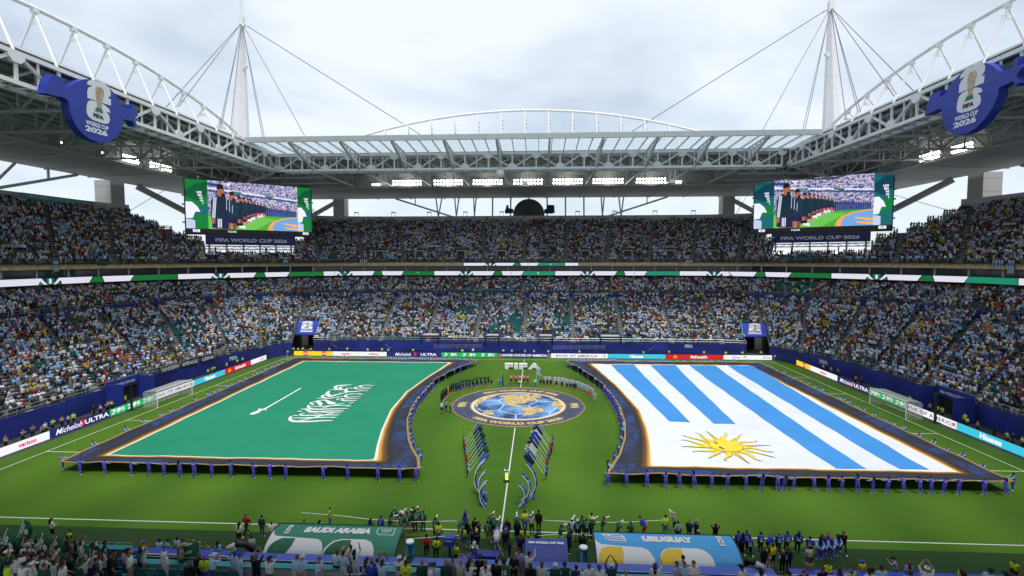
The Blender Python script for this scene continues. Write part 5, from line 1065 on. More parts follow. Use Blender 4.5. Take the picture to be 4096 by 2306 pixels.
    P([(.66, 0), (.68, .10), (.73, .20), (.82, .26), (1, .31), (1, 0)], S['carpet']); P([(.64, 0), (.655, .10), (.70, .20), (.80, .27), (1, .33), (1, .305), (.82, .25), (.74, .19), (.70, .1), (.70, 0)], S['hem'])
    P([(.82, .17), (1, .14), (1, .10), (.95, .09), (.9, .13), (.84, .14)], S['letter']); P([(.84, .085), (1, .06), (1, .02), (.86, .05)], S['letter'])
    # distant line of people
    for i in range(22):
        u_ = .97-.022*i; h = .16+.004*i; y = .31+.0*i; P([(u_-.009, y), (u_+.009, y), (u_+.011, y+h*.8), (u_-.011, y+h*.8)], S['sky2'] if i < 15 else S['jacket']); P([(u_-.005, y+h*.8), (u_+.005, y+h*.8), (u_+.004, y+h), (u_-.004, y+h)], S['skin2'])
    def player(u_, foot, h, w_, big):
        j = S['jacket'] if big % 2 == 0 else S['jack2']
        P([(u_-w_*.30, foot), (u_-w_*.05, foot), (u_-w_*.02, foot+h*.34), (u_-w_*.34, foot+h*.34)], S['skin']); P([(u_+w_*.02, foot), (u_+w_*.28, foot), (u_+w_*.3, foot+h*.34), (u_-w_*.0, foot+h*.34)], S['skin2'])
        if foot > .02: P([(u_-w_*.1, foot-.0), (u_+w_*.55, foot-.03), (u_+w_*.5, foot+.03), (u_, foot+.06)], S['white'] if big % 3 else S['pink']); P([(u_-w_*.3, foot+.03), (u_+w_*.3, foot+.03), (u_+w_*.3, foot+h*.14), (u_-w_*.3, foot+h*.14)], S['black'])
        P([(u_-w_*.42, foot+h*.27), (u_+w_*.40, foot+h*.25), (u_+w_*.38, foot+h*.45), (u_-w_*.40, foot+h*.45)], S['navy'])
        P([(u_-w_*.46, foot+h*.42), (u_+w_*.40, foot+h*.42), (u_+w_*.42, foot+h*.72), (u_+w_*.22, foot+h*.84), (u_-w_*.18, foot+h*.84), (u_-w_*.44, foot+h*.74)], j)
        P([(u_-w_*.10, foot+h*.82), (u_+w_*.20, foot+h*.80), (u_+w_*.24, foot+h*.97), (u_-w_*.12, foot+h*.98)], S['skin']); P([(u_-w_*.16, foot+h*.93), (u_+w_*.2, foot+h*.95), (u_+w_*.16, foot+h*1.02), (u_-w_*.08, foot+h*1.03)], S['hair']); P([(u_+w_*.04, foot+h*.80), (u_+w_*.24, foot+h*.80), (u_+w_*.24, foot+h*.87), (u_+w_*.08, foot+h*.87)], S['hair'])
    for i, (u_, f, h, w_) in enumerate(((.60, .31, .27, .04), (.565, .30, .29, .045), (.53, .29, .31, .05), (.495, .27, .35, .058), (.46, .24, .40, .068), (.42, .20, .46, .08), (.375, .14, .54, .095), (.325, .05, .64, .12), (.245, -.10, .87, .16), (.125, -.30, 1.20, .215))):
        if i == 1 or i == 2: P([(u_-.012, f), (u_+.014, f), (u_+.014, f+.14), (u_-.012, f+.14)], S['yellow'])
        player(u_, f, h, w_, i)
    for k in range(3): P([(.058+.012*k, .66), (.065+.012*k, .67), (.044+.012*k, .22), (.037+.012*k, .22)], S['white']); P([(.095+.016*k, .21), (.104+.016*k, .21), (.102+.016*k, .03), (.093+.016*k, .03)], S['white']); P([(.19+.03*k, .70-.10*k), (.196+.03*k, .71-.1*k), (.193+.03*k, .40-.03*k), (.187+.03*k, .40-.03*k)], S['grey'])
    P([(.025, .20), (.07, .21), (.065, .11), (.035, .11)], S['skin'])
    for q, w_ in ((.045, .05), (.915, .05)):
        lay[0] += 1; rc(q, .018, q+w_, .068, S['white']); lay[0] += 1; mb = MB(); add_text(mb, 'CC', lambda a_, b_: o+x*(W*(q+w_/2)+a_)+np.array([0, 0, H*.043+b_])+n*(.004*lay[0]), h=H*.03, bold=.03); mb.build('lettering', S['black'], t)
    lay[0] += 1; mb = MB(); add_text(mb, 'PLEASE', lambda a_, b_: o+x*(W*.335+a_)+np.array([0, 0, H*.04+b_])+n*(.004*lay[0]), h=H*.034, bold=.02); mb.build('lettering', S['white'], t)
    # banner under it, legs, platform and broadcast boxes
    if s < 0: b0, b1, zz0, zz1 = (822, 955), (1181, 964), 976, 938
    else: b0, b1, zz0, zz1 = (3086, 955), (3483, 943), 970, 932
    def hit(u, v):
        d = ray(u, v); k = np.dot(o-CAM, n)/np.dot(d, n); return CAM+d*k
    p0, p1 = hit(*b0), hit(*b1); zc2 = zb-.4; bh = 2.65
    t2 = thing('corner_banner', 'dark blue banner reading FIFA WORLD CUP 2026 below the '+('sword' if s < 0 else 'sun')+' side screen', 'banner', tuple((p0+p1)/2))
    mb = MB(); q0, q1 = np.array([p0[0], p0[1], zc2]), np.array([p1[0], p1[1], zc2]); dn = np.array([0, 0, bh]); k_ = n*.3
    mb.add([q0-dn, q1-dn, q1, q0, q0-dn-k_, q1-dn-k_, q1-k_, q0-k_], [(0, 1, 2, 3), (4, 7, 6, 5), (0, 4, 5, 1), (1, 5, 6, 2), (2, 6, 7, 3), (3, 7, 4, 0)]); mb.build('banner_cloth', M('banner_navy', (.03, .042, .20), .6, amp=.1), t2)
    mb = MB(); add_text(mb, 'FIFA WORLD CUP 2026', plane_fn((q0+q1)/2-dn*.5, x, (0, 0, 1), n, .02), h=1.05, w=np.linalg.norm(q1-q0)*.80, bold=.05); mb.build('lettering', M('banner_grey', (.72, .74, .84), .6), t2)
    bx_, by_ = (q0+q1)/2, None; Lb2 = np.linalg.norm(q1-q0)
    t3 = thing('broadcast_platform', 'open platform with broadcast boxes under the '+('sword' if s < 0 else 'sun')+' side screen', 'platform', tuple((q0+q1)/2*[1, 1, 0]+np.array([0, 0, 22.])))
    for f in np.linspace(.04, .96, 6): p = q0+(q1-q0)*f-n*1.5; beam('post', t3, (p[0], p[1], 22), (p[0], p[1], zc2-.3), .35, mat=steel_d)
    for zq in (zc2-bh-.35, zc2-bh-1.15): beam('girder', t3, (*(q0-n*1.2)[:2], zq), (*(q1-n*1.2)[:2], zq), .4, .3, mat=steel_d)
    for k in range(12):
        a, b = q0+(q1-q0)*(k/12)-n*1.2, q0+(q1-q0)*((k+1)/12)-n*1.2; za, zb2 = zc2-bh-.35, zc2-bh-1.15
        if k % 2: za, zb2 = zb2, za
        beam('lattice', t3, (a[0], a[1], za), (b[0], b[1], zb2), .14, mat=steel_d)
    beam('floor', t3, (*(q0-n*1.)[:2], 22.0), (*(q1-n*1.)[:2], 22.0), 5, .3, mat=conc)
    for e in (-.02, 1.02): p = q0+(q1-q0)*e; beam('side_wall', t3, (*(p+n*1.5)[:2], 23.2), (*(p-n*3)[:2], 25.2), .5, 3.4, mat=conc)
    for f0_, f1_, m_ in (((.10, .40, fblue), (.66, .92, fblue)) if s < 0 else ((.22, .62, M('studio_tan', (.22, .15, .08), .7)), (.70, .86, fblue))):
        a, b = q0+(q1-q0)*f0_, q0+(q1-q0)*f1_; beam('box_front', t3, (*a[:2], 22.9), (*b[:2], 22.9), .3, 1.5, mat=m_); beam('box_end', t3, (*a[:2], 23.6), (*(a-n*2)[:2], 23.6), .3, 2.9, mat=m_)
    if s > 0:
        for f in (.05, .09, .14, .33, .40, .48, .68, .73, .78):
            p = q0+(q1-q0)*f+n*.6; l_ = data_obj('studio_lamp', LM, Matrix.Translation(Vector((p[0], p[1], 23.4))) @ Matrix.Rotation(math.atan2(-n[0], n[1]), 4, 'Z') @ Matrix.Scale(.7 if f not in (.33, .4, .48) else .4, 4), t3)
            beam('lamp_stand', t3, (p[0], p[1], 22.1), (p[0], p[1], 23.3), .07, mat=blackp)
    for f in np.linspace(.05, .95, 5): pass
    # cables bracing the cabinet
    for a, b in ((o+x*.0+np.array([0, 0, H]), np.array([s*98, 40, 30.]) if s < 0 else np.array([61., 88, 29])), (o+x*W+np.array([0, 0, H*.6]), np.array([-61., 88, 29]) if s < 0 else np.array([98, 40, 30.]))): beam('guy_cable', t, a, b, .12, mat=cab, kind='tube')
    for f in (.1, .3, .5, .7, .9): p = o+x*W*f-n*.8; beam('hanger', t, (p[0], p[1], zt), (p[0], p[1], ZB), .3, mat=steel_d)
    for k in range(6):
        for e, q in ((-.25, 0), (W+.25, 0)): p = o+x*e-n*1.; beam('side_bracket', t, (*p[:2], zb+H*(k+.2)/6), (*(p+x*(-.5 if e < 0 else .5))[:2], zb+H*(k+.2)/6), .5, .4, mat=steel_d)
screen(-1); screen(1)
# ------------------------------------------------------------------ blue emblem discs on the end trusses
eb = M('emblem_blue', (.022, .045, .32), .5, amp=.08, scale=.4)
def zE(x, y): return (160+x*.2069, 280+y*.2069)
cups = [(-.1, -.42)]
def emblem_disc(s):
    X0 = s*61.9; c = onX(*zE(1050, 800), -61.9)
    t = thing('emblem_disc', 'round blue tournament emblem with side arms on the '+('sword' if s < 0 else 'sun')+' flag end truss', 'sign', (X0, c[1], 39))
    out_ = [(180, 110), (215, 90), (450, 175), (440, 240), (425, 290), (470, 325), (555, 330), (640, 250), (740, 205), (880, 182), (1060, 205), (1220, 285), (1350, 400), (1450, 520), (1520, 650), (1600, 735), (1740, 770), (1740, 670), (1805, 680), (1795, 800), (1850, 830), (1865, 880), (1800, 945), (1840, 1080), (1800, 1100), (1760, 1000), (1570, 955), (1570, 1060), (1500, 1230), (1390, 1340), (1270, 1400), (1130, 1410), (960, 1360), (800, 1250), (680, 1110), (590, 950), (530, 760), (520, 610), (420, 540), (200, 490), (55, 450), (90, 300), (130, 200)]
    pts = []
    for q in out_: p = onX(*zE(*q), -61.9); pts.append((p[1], p[2]))
    yo = c[1]
    f = (lambda d: (lambda a, b: (X0-s*d, a if s < 0 else -a-1.2, b)))
    mb = MB(); mb.prism(pts, f(.3), f(-.9)); mb.build('body', eb, t)
    def P(pl, m, l, name):
        mb = MB(); poly(mb, [tuple(onX(*zE(*q), -61.9)[1:3]) for q in pl], lambda a, b: f(.3+l)(a if s < 0 else -a+2*0, b)); return mb.build(name, m, t)
    # flat print, in true plan: mirrored for the other end so that it still reads
    def F(q): p = onX(*zE(*q), -61.9); return p[1]-yo, p[2]
    def fn(l): return (lambda a, b: (X0-s*(.3+l), (yo if s < 0 else -yo-1.2)+a*(1 if s < 0 else -1), b))
    def PP(pl, m, l, name): mb = MB(); poly(mb, [F(q) for q in pl], fn(l)); mb.build(name, m, t)
    two = [(865, 280), (880, 225), (930, 195), (1000, 200), (1200, 265), (1290, 340), (1328, 430), (1325, 510), (1265, 545), (1330, 572), (1330, 695), (875, 545), (870, 400), (900, 340), (975, 318)]
    six = [(858, 820), (860, 700), (880, 620), (930, 590), (1030, 605), (1190, 670), (1290, 750), (1325, 835), (1230, 810), (1290, 870), (1312, 960), (1300, 1020), (1255, 1050), (1150, 1030), (980, 970), (890, 900)]
    PP(two, EM[0], .03, 'emblem_figures'); PP(six, EM[0], .03, 'emblem_figures')
    PP([(1060, 720), (1060, 650), (1045, 560), (1030, 470), (1025, 390), (1040, 340), (1080, 328), (1140, 345), (1185, 400), (1195, 450), (1185, 510), (1165, 600), (1150, 680), (1140, 760)], goldm, .06, 'trophy'); PP([(1045, 725), (1150, 755), (1180, 848), (1012, 795)], EM[2], .07, 'trophy_base')
    cx = lambda q: F(q)
    for tx, q, h, w_, m in (('FIFA', (1090, 905), .62, 1.75, EM[3]), ('WORLD CUP', (1068, 1075), .62, 3.75, EM[0]), ('2026', (1052, 1182), .82, 3.7, EM[0])):
        a0, b0 = F(q); mb = MB(); add_text(mb, tx, lambda a, b: (X0-s*.36, (yo if s < 0 else -yo-1.2)+(a0*(1 if s < 0 else -1))+a*(1 if s < 0 else -1), b0+b), h=h, w=w_, bold=.05); mb.build('lettering', m, t)
    for z in (40.5, 45): beam('fixing', t, (X0+s*.9, yo if s < 0 else -yo-1.2, z), (X0+s*3, yo if s < 0 else -yo-1.2, z), .4, mat=steel_d)
emblem_disc(-1); emblem_disc(1)
# the same kind of disc seen from behind on the far deck wall
t = thing('emblem_disc', 'dark back of a round emblem standing behind the far deck wall', 'sign', (-.3, 100.2, 36)); mb = MB(); cx, cz, R_ = -.3, 37.0, 5.2
mb.prism([(cx+R_*math.cos(2*PI*k/40), cz+R_*math.sin(2*PI*k/40)) for k in range(40)], lambda a, b: (a, 99.6, b), lambda a, b: (a, 100.5, b)); mb.build('back_panel', M('emblem_back', (.10, .105, .11), .7, amp=.2), t)
mb = MB(); mb.tube([(cx+R_*math.cos(2*PI*k/40), 99.9, cz+R_*math.sin(2*PI*k/40)) for k in range(41)], .2, 6); mb.build('blue_rim', navy, t)
for k in range(7): a = math.radians(30+20*k); beam('frame_rib', t, (cx, 99.5, cz), (cx+5*math.cos(a), 99.5, cz+5*math.sin(a)), .1, mat=blackp)
for pts in ([(-8.6, 38.2), (-8.2, 39.2), (-8.0, 40.2), (-7.3, 40.3), (-7.2, 39.2), (-5.6, 38.9), (-5.6, 37.6), (-8.4, 37.4)], [(5.0, 37.4), (5.0, 38.8), (6.0, 39.0), (6.1, 40.3), (8.4, 40.2), (8.6, 37.6), (7.6, 37.3)]): mb = MB(); mb.prism(pts, lambda a, b: (a, 99.7, b), lambda a, b: (a, 100.4, b)); mb.build('arm', navy, t)
SINGLES = 0
# ------------------------------------------------------------------ people: one continuous skinned body per pose, coloured by object
def pm(attr, rough=.8):
    m = bpy.data.materials.new('person_'+attr); m.use_nodes = True; t = m.node_tree; b = t.nodes['Principled BSDF']; b.inputs['Roughness'].default_value = rough; b.inputs['Specular IOR Level'].default_value = .2
    a = t.nodes.new('ShaderNodeAttribute'); a.attribute_type = 'INSTANCER'; a.attribute_name = attr
    co = t.nodes.new('ShaderNodeTexCoord'); n = t.nodes.new('ShaderNodeTexNoise'); n.inputs['Scale'].default_value = 7; t.links.new(co.outputs['Object'], n.inputs['Vector'])
    r = t.nodes.new('ShaderNodeValToRGB'); r.color_ramp.elements[0].color = (.72, .72, .72, 1); r.color_ramp.elements[1].color = (1.2, 1.2, 1.2, 1); t.links.new(n.outputs['Fac'], r.inputs[0])
    x = t.nodes.new('ShaderNodeMixRGB'); x.blend_type = 'MULTIPLY'; x.inputs[0].default_value = 1; t.links.new(a.outputs['Color'], x.inputs[1]); t.links.new(r.outputs[0], x.inputs[2]); t.links.new(x.outputs[0], b.inputs['Base Color'])
    return m
ATT = ['shirt', 'sleeve', 'fore', 'pants', 'shin', 'shoe', 'skin', 'hair']
PM = [pm(a) for a in ATT]; AI = {a: i for i, a in enumerate(ATT)}
CAPM = pm('cap')
def pose(**k):
    J = dict(pel=(0, 0, .94), che=(0, 0, 1.30), nec=(0, .0, 1.47), hea=(0, .02, 1.62), shL=(-.185, 0, 1.40), shR=(.185, 0, 1.40), elL=(-.24, -.03, 1.12), elR=(.24, -.03, 1.12), wrL=(-.25, .06, .88), wrR=(.25, .06, .88),
             hiL=(-.09, 0, .90), hiR=(.09, 0, .90), knL=(-.10, .03, .49), knR=(.10, .03, .49), anL=(-.11, -.02, .08), anR=(.11, -.02, .08), toL=(-.13, .15, .045), toR=(.13, .15, .045)); J.update(k); return {a: np.array(b, float) for a, b in J.items()}
def lean(J, deg, keys=('che', 'nec', 'hea', 'shL', 'shR', 'elL', 'elR', 'wrL', 'wrR'), ax='x'):
    a = math.radians(deg); p = J['pel']
    for k in keys:
        d = J[k]-p; J[k] = p+np.array([d[0], d[1]*math.cos(a)+d[2]*math.sin(a), -d[1]*math.sin(a)+d[2]*math.cos(a)])
    return J
def shift(J, dz):
    for k in ('pel', 'che', 'nec', 'hea', 'shL', 'shR', 'elL', 'elR', 'wrL', 'wrR', 'hiL', 'hiR'): J[k] = J[k]+np.array([0, 0, dz])
    return J
POSES = {
 'stand': pose(), 'stand2': pose(elL=(-.27, .02, 1.13), wrL=(-.20, .2, .98), knL=(-.13, .05, .49), anL=(-.18, .05, .08), toL=(-.22, .21, .045)),
 'front': pose(elL=(-.25, .05, 1.13), elR=(.25, .05, 1.13), wrL=(-.06, .23, 1.12), wrR=(.07, .24, 1.16)), 'cross': pose(elL=(-.24, .1, 1.15), elR=(.24, .1, 1.15), wrL=(.10, .20, 1.22), wrR=(-.10, .2, 1.19)),
 'back': pose(elL=(-.25, -.12, 1.14), elR=(.25, -.12, 1.14), wrL=(-.05, -.19, .96), wrR=(.05, -.19, .94)), 'hips': pose(elL=(-.36, -.06, 1.17), elR=(.36, -.06, 1.17), wrL=(-.18, .05, 1.0), wrR=(.18, .05, 1.0)),
 'hold': lean(pose(elL=(-.16, .2, 1.2), elR=(.27, .22, 1.22), wrL=(.04, .42, 1.14), wrR=(.30, .45, 1.16), knR=(.13, -.02, .49), anR=(.2, -.1, .08), toR=(.24, .07, .045)), 3), 'hold2': lean(pose(elL=(-.27, .22, 1.22), elR=(.2, .22, 1.2), wrL=(-.28, .45, 1.14), wrR=(.12, .45, 1.14), anL=(-.19, -.06, .08), toL=(-.24, .1, .045)), -6),
 'photo': lean(pose(elL=(-.24, .2, 1.30), elR=(.26, .2, 1.32), wrL=(-.07, .33, 1.50), wrR=(.09, .24, 1.58)), 4), 'up2': pose(elL=(-.25, .12, 1.60), elR=(.25, .12, 1.60), wrL=(-.09, .22, 1.84), wrR=(.10, .22, 1.84)),
 'up1': pose(elR=(.28, .1, 1.62), wrR=(.22, .18, 1.90), elL=(-.25, .06, 1.13), wrL=(-.1, .2, 1.05)), 'head': pose(elL=(-.32, .02, 1.60), elR=(.32, .02, 1.60), wrL=(-.09, .03, 1.76), wrR=(.09, .03, 1.76)),
 'walk': lean(pose(knL=(-.1, .17, .5), anL=(-.1, .26, .09), toL=(-.1, .43, .06), knR=(.1, -.02, .49), anR=(.1, -.32, .13), toR=(.1, -.17, .05), elL=(-.25, -.12, 1.13), wrL=(-.24, -.12, .9), elR=(.25, .08, 1.13), wrR=(.23, .25, .95)), 5),
 'stoop': lean(pose(knL=(-.13, .16, .50), knR=(.13, .16, .5), elL=(-.22, .12, 1.12), elR=(.22, .12, 1.12), wrL=(-.06, .3, 1.05), wrR=(.08, .3, 1.05)), 38),
 'kneel': shift(pose(knL=(-.12, .34, .46), anL=(-.12, .30, .08), toL=(-.13, .47, .045), knR=(.1, .05, .07), anR=(.1, -.36, .08), toR=(.1, -.47, .05), elL=(-.22, .15, 1.16), wrL=(-.10, .30, .95), elR=(.24, .02, 1.12), wrR=(.15, .2, .92)), -.42),
 'sit': shift(pose(knL=(-.11, .42, .47), knR=(.11, .42, .47), anL=(-.12, .44, .08), anR=(.12, .44, .08), toL=(-.13, .6, .045), toR=(.13, .6, .045), elL=(-.24, .08, 1.12), elR=(.24, .08, 1.12), wrL=(-.12, .3, 1.02), wrR=(.12, .3, 1.02)), -.42),
 'pole': pose(elL=(-.2, .14, 1.18), wrL=(-.02, .34, 1.02), elR=(.22, .14, 1.16), wrR=(.06, .34, 1.25)), 'chest': pose(elR=(.27, .08, 1.14), wrR=(.02, .17, 1.28)), 'arms': pose(elL=(-.42, -.02, 1.36), wrL=(-.66, .0, 1.40), elR=(.42, -.02, 1.36), wrR=(.66, 0, 1.40)),
 'point': pose(elR=(.32, .2, 1.28), wrR=(.30, .5, 1.30), elL=(-.25, .02, 1.13), wrL=(-.16, .2, 1.0)),
}
def capsule(bm_v, bm_f, a, b, ra, rb, n=8):
    d = b-a; L = np.linalg.norm(d); x = d/L if L > 1e-6 else np.array([0, 0, 1.]); u = np.cross(x, (0, 0, 1.) if abs(x[2]) < .9 else (1., 0, 0)); u /= np.linalg.norm(u); v = np.cross(x, u)
    st = [(a-x*ra*.98, .2*ra), (a-x*ra*.7, .7*ra), (a, ra), (b, rb), (b+x*rb*.7, .7*rb), (b+x*rb*.98, .2*rb)]; base = len(bm_v)
    for c, r in st:
        for k in range(n): an = 2*PI*k/n; bm_v.append(tuple(c+u*r*math.cos(an)+v*r*math.sin(an)))
    for i in range(5):
        for k in range(n): bm_f.append((base+i*n+k, base+i*n+(k+1) % n, base+(i+1)*n+(k+1) % n, base+(i+1)*n+k))
    bm_f.append(tuple(base+k for k in range(n))[::-1]); bm_f.append(tuple(base+5*n+k for k in range(n)))
def segs(J):
    S_ = []; A = S_.append; up = J['nec']-J['che']; up = up/np.linalg.norm(up); sx = J['shR']-J['shL']; sx /= np.linalg.norm(sx); fw = np.cross(up, sx)
    for e in (-1, 1): A((J['pel']+sx*e*.055+np.array([0, 0, .06]), J['che']+sx*e*.075, .115, .125, 'shirt'))
    A((J['hiL'], J['hiR'], .105, .105, 'pants')); A((J['shL']+up*0, J['shR'], .07, .07, 'shirt')); A((J['che']+up*.12, J['hea']-up*.06, .062, .055, 'skin'))
    A((J['hea']-up*.035+fw*.012, J['hea']+up*.045-fw*.008, .082, .098, 'head'))
    A((J['hea']+fw*.085-up*.025, J['hea']+fw*.102-up*.03, .018, .016, 'skin'))
    for s in 'LR':
        sh, el, wr = J['sh'+s], J['el'+s], J['wr'+s]; d = (wr-el)/np.linalg.norm(wr-el); A((sh, el, .062, .050, 'sleeve')); A((el, wr, .046, .034, 'fore')); A((wr, wr+d*.10, .036, .030, 'skin')); A((wr+d*.03, wr+d*.07+fw*.05, .016, .014, 'skin'))
        A((J['hi'+s], J['kn'+s], .092, .066, 'pants')); A((J['kn'+s], J['an'+s], .062, .045, 'shin')); A((J['an'+s], J['to'+s], .052, .044, 'shoe'))
    return S_, up, fw
BODY = {}
def body_mesh(name, vox, extra=()):
    key = (name, vox, extra)
    if key in BODY: return BODY[key]
    J = POSES[name]; S_, up, fw = segs(J); V, F = [], []
    for a, b, ra, rb, m in S_: capsule(V, F, a, b, ra, rb)
    me = bpy.data.meshes.new('b'); me.from_pydata(V, [], F); o = bpy.data.objects.new('b', me); COL.objects.link(o); md = o.modifiers.new('r', 'REMESH'); md.mode = 'VOXEL'; md.voxel_size = vox; md.use_smooth_shade = True
    if vox < .05: sm = o.modifiers.new('s', 'SMOOTH'); sm.factor = .4; sm.iterations = 1
    dg = bpy.context.evaluated_depsgraph_get(); r = bpy.data.meshes.new_from_object(o.evaluated_get(dg)); bpy.data.objects.remove(o); bpy.data.meshes.remove(me)
    r.name = 'person_'+name; n = len(r.polygons); c = np.zeros(n*3); r.polygons.foreach_get('center', c); c = c.reshape(-1, 3)
    D = []
    for a, b, ra, rb, m in S_:
        d = b-a; t = np.clip(((c-a)@d)/(d@d+1e-9), 0, 1); D.append(np.linalg.norm(c-(a+t[:, None]*d), axis=1)-(ra+(rb-ra)*t))
    k = np.argmin(np.array(D), axis=0); idx = np.zeros(n, int); hd = J['hea']
    for i in range(n):
        m = S_[k[i]][4]
        if m == 'head': q = c[i]-hd; m = 'hair' if (q@up > .045 or (q@fw < -.02 and q@up > -.05)) else 'skin'
        elif m == 'shirt' and (c[i]-J['pel'])@up < .02: m = 'pants'
        idx[i] = AI[m]
    r.materials.clear()
    for m in PM: r.materials.append(m)
    r.polygons.foreach_set('material_index', idx.tolist()); r.polygons.foreach_set('use_smooth', [True]*n); r.update(); BODY[key] = r
    return r
def cap_mesh():
    mb = MB(); n = 12; rows = [[(.118*math.cos(2*PI*k/n)*math.cos(q), .128*math.sin(2*PI*k/n)*math.cos(q)+.01, .105*math.sin(q)) for k in range(n+1)] for q in np.linspace(-.1, PI/2-.02, 5)]; mb.grid(rows)
    mb.add([(-.085, .09, .0), (.085, .09, .0), (.06, .21, -.015), (-.06, .21, -.015), (-.085, .09, -.014), (.085, .09, -.014), (.06, .21, -.028), (-.06, .21, -.028)], BOXF)
    me = bpy.data.meshes.new('cap_shape'); me.from_pydata(mb.v, [], mb.f); me.materials.append(CAPM); return me
def hair_mesh():
    mb = MB(); mb.tube([(0, -.03, .08), (0, -.095, .02), (0, -.125, -.10), (0, -.13, -.26), (0, -.12, -.36)], [.07, .095, .10, .085, .03], 8); me = bpy.data.meshes.new('hair_shape'); me.from_pydata(mb.v, [], mb.f); me.materials.append(PM[7]); me.polygons.foreach_set('use_smooth', [True]*len(mb.f)); return me
def scarf_mesh():
    mb = MB(); mb.tube([(0, .0, .115), (0, -.005, .08), (0, -.02, .0), (0, -.03, -.08), (0, -.03, -.15)], [.03, .1, .115, .115, .13], 10); me = bpy.data.meshes.new('scarf_shape'); me.from_pydata(mb.v, [], mb.f); me.materials.append(CAPM); me.polygons.foreach_set('use_smooth', [True]*len(mb.f)); return me
CAPS, HAIRS, SCARF = cap_mesh(), hair_mesh(), scarf_mesh()
def text_shape(lines, mats, y):
    mb = MB()
    for tx, z, h, w_, mi in lines: add_text(mb, tx, lambda a, b: (a, y, z+b), h=h, w=w_, bold=.05, mi=mi)
    me = bpy.data.meshes.new('print_shape'); me.from_pydata(mb.v, [], mb.f)
    for m in mats: me.materials.append(m)
    me.polygons.foreach_set('material_index', mb.m); return me
prt_w, prt_k, prt_r = M('shirt_print_white', (.7, .7, .7), .8), M('shirt_print_black', (.02, .02, .02), .8), M('shirt_print_red', (.55, .03, .03), .8)
PRINT = {'bib': text_shape([('PHOTO', 1.37, .05, .2, 0), ('0', 1.20, .2, .10, 0)], [prt_w], -.152), 'steward': text_shape([('0', 1.27, .18, .09, 0), ('SECURITY', 1.08, .05, .26, 0)], [prt_k], -.152), '15': text_shape([('15', 1.22, .22, .2, 0)], [prt_w], -.152), '20': text_shape([('20', 1.22, .2, .2, 0)], [prt_k], -.152), 'crew': text_shape([('TEAM', 1.32, .1, .22, 0), ('26', 1.16, .2, .24, 0)], [prt_w], -.152)}
mb = MB(); poly(mb, [(0, 1.12), (.07, 1.20), (.06, 1.25), (.0, 1.22), (-.06, 1.25), (-.07, 1.20)], lambda a, b: (a, -.158, b), 0); poly(mb, arc(0, 1.22, .13, .13, 20, 160, 8)+arc(0, 1.22, .10, .10, 160, 20, 8), lambda a, b: (a, -.155, b), 1)
me = bpy.data.meshes.new('heart_shape'); me.from_pydata(mb.v, [], mb.f); me.materials.append(prt_r); me.materials.append(prt_w); me.polygons.foreach_set('material_index', mb.m); PRINT['heart'] = me
SKIN = [(.44, .25, .17), (.36, .19, .12), (.26, .13, .08), (.16, .08, .05), (.50, .31, .22), (.08, .045, .03)]
HAIRC = [(.012, .01, .009), (.02, .014, .01), (.05, .03, .018), (.10, .06, .03), (.25, .24, .23)]
CLR = dict(purple=(.11, .095, .62), mint=(.28, .66, .66), white=(.66, .66, .66), lime=(.50, .70, .03), dgreen=(.012, .06, .042), green=(.015, .13, .065), navy=(.015, .022, .06), black=(.012, .012, .014), grey=(.26, .26, .27), lblue=(.36, .52, .72), blue=(.02, .05, .38), red=(.50, .02, .02), pink=(.75, .25, .29), khaki=(.28, .23, .16), yellow=(.72, .50, .02), orange=(.70, .16, .02), tan=(.30, .22, .15), sage=(.30, .38, .28), lilac=(.42, .30, .55), palegrey=(.48, .48, .47), silver=(.45, .55, .62), denim=(.05, .08, .15), teal=(.06, .25, .25))
CN = dict(dgreen='dark green', lblue='light blue', palegrey='pale grey', purple='purple blue', silver='pale silver blue')
LABELS = {}
def person(x, y, z, face, shirt, pants, pz='stand', h=None, sleeve=None, fore='skin', shin=None, shoe='white', skin=None, hair=None, cap=None, long=False, scarf=None, prt=None, vox=.034, place='', group=None, what=None, label=None, who='person'):
    sk = skin or rnd.choice(SKIN[:4] if rnd.random() < .8 else SKIN); hr = hair or rnd.choice(HAIRC[:4]); c = lambda k, d=None: sk if k == 'skin' else (CLR[k] if isinstance(k, str) else (k if k is not None else d))
    h = h or rnd.uniform(.90, 1.06); wd = h*rnd.uniform(.97, 1.12)
    mat4 = Matrix.Translation((x, y, z)) @ Matrix.Rotation(math.radians(face), 4, 'Z') @ Matrix.Rotation(math.radians(rnd.gauss(0, 2.5)), 4, 'X') @ Matrix.Rotation(math.radians(rnd.gauss(0, 2)), 4, 'Y') @ Matrix.Diagonal((wd, wd, h, 1))
    sh_, pa = c(shirt), c(pants); sl = c(sleeve, sh_) if sleeve else sh_; fo = c(fore, sk); sn = c(shin, pa) if shin else pa
    P = dict(shirt=sh_, sleeve=sl, fore=fo, pants=pa, shin=sn, shoe=c(shoe), skin=sk, hair=hr)
    if not label:
        n = lambda k: CN.get(k, k); leg = 'shorts' if shin == 'skin' else 'trousers'
        label = f"{who} in {what or n(shirt)+' top'} and {n(pants)} {leg}" + (f", {n(cap)} cap" if cap else '') + (', long hair' if long and not cap else '') + (f", {PZ[pz]}" if pz in PZ else '') + (' '+place if place else '')
    size = h/max(1., float((np.array([x, y, z+.9])-CAM)@CR[2]))
    PEOPLE.append(dict(mat=mat4, face=face, h=h, pz=pz, vox=vox, P=P, cap=cap, long=long, scarf=scarf, prt=prt, label=label, group=group or ('people '+place), size=size, hr=hr, xyz=(x, y, z)))
PEOPLE = []
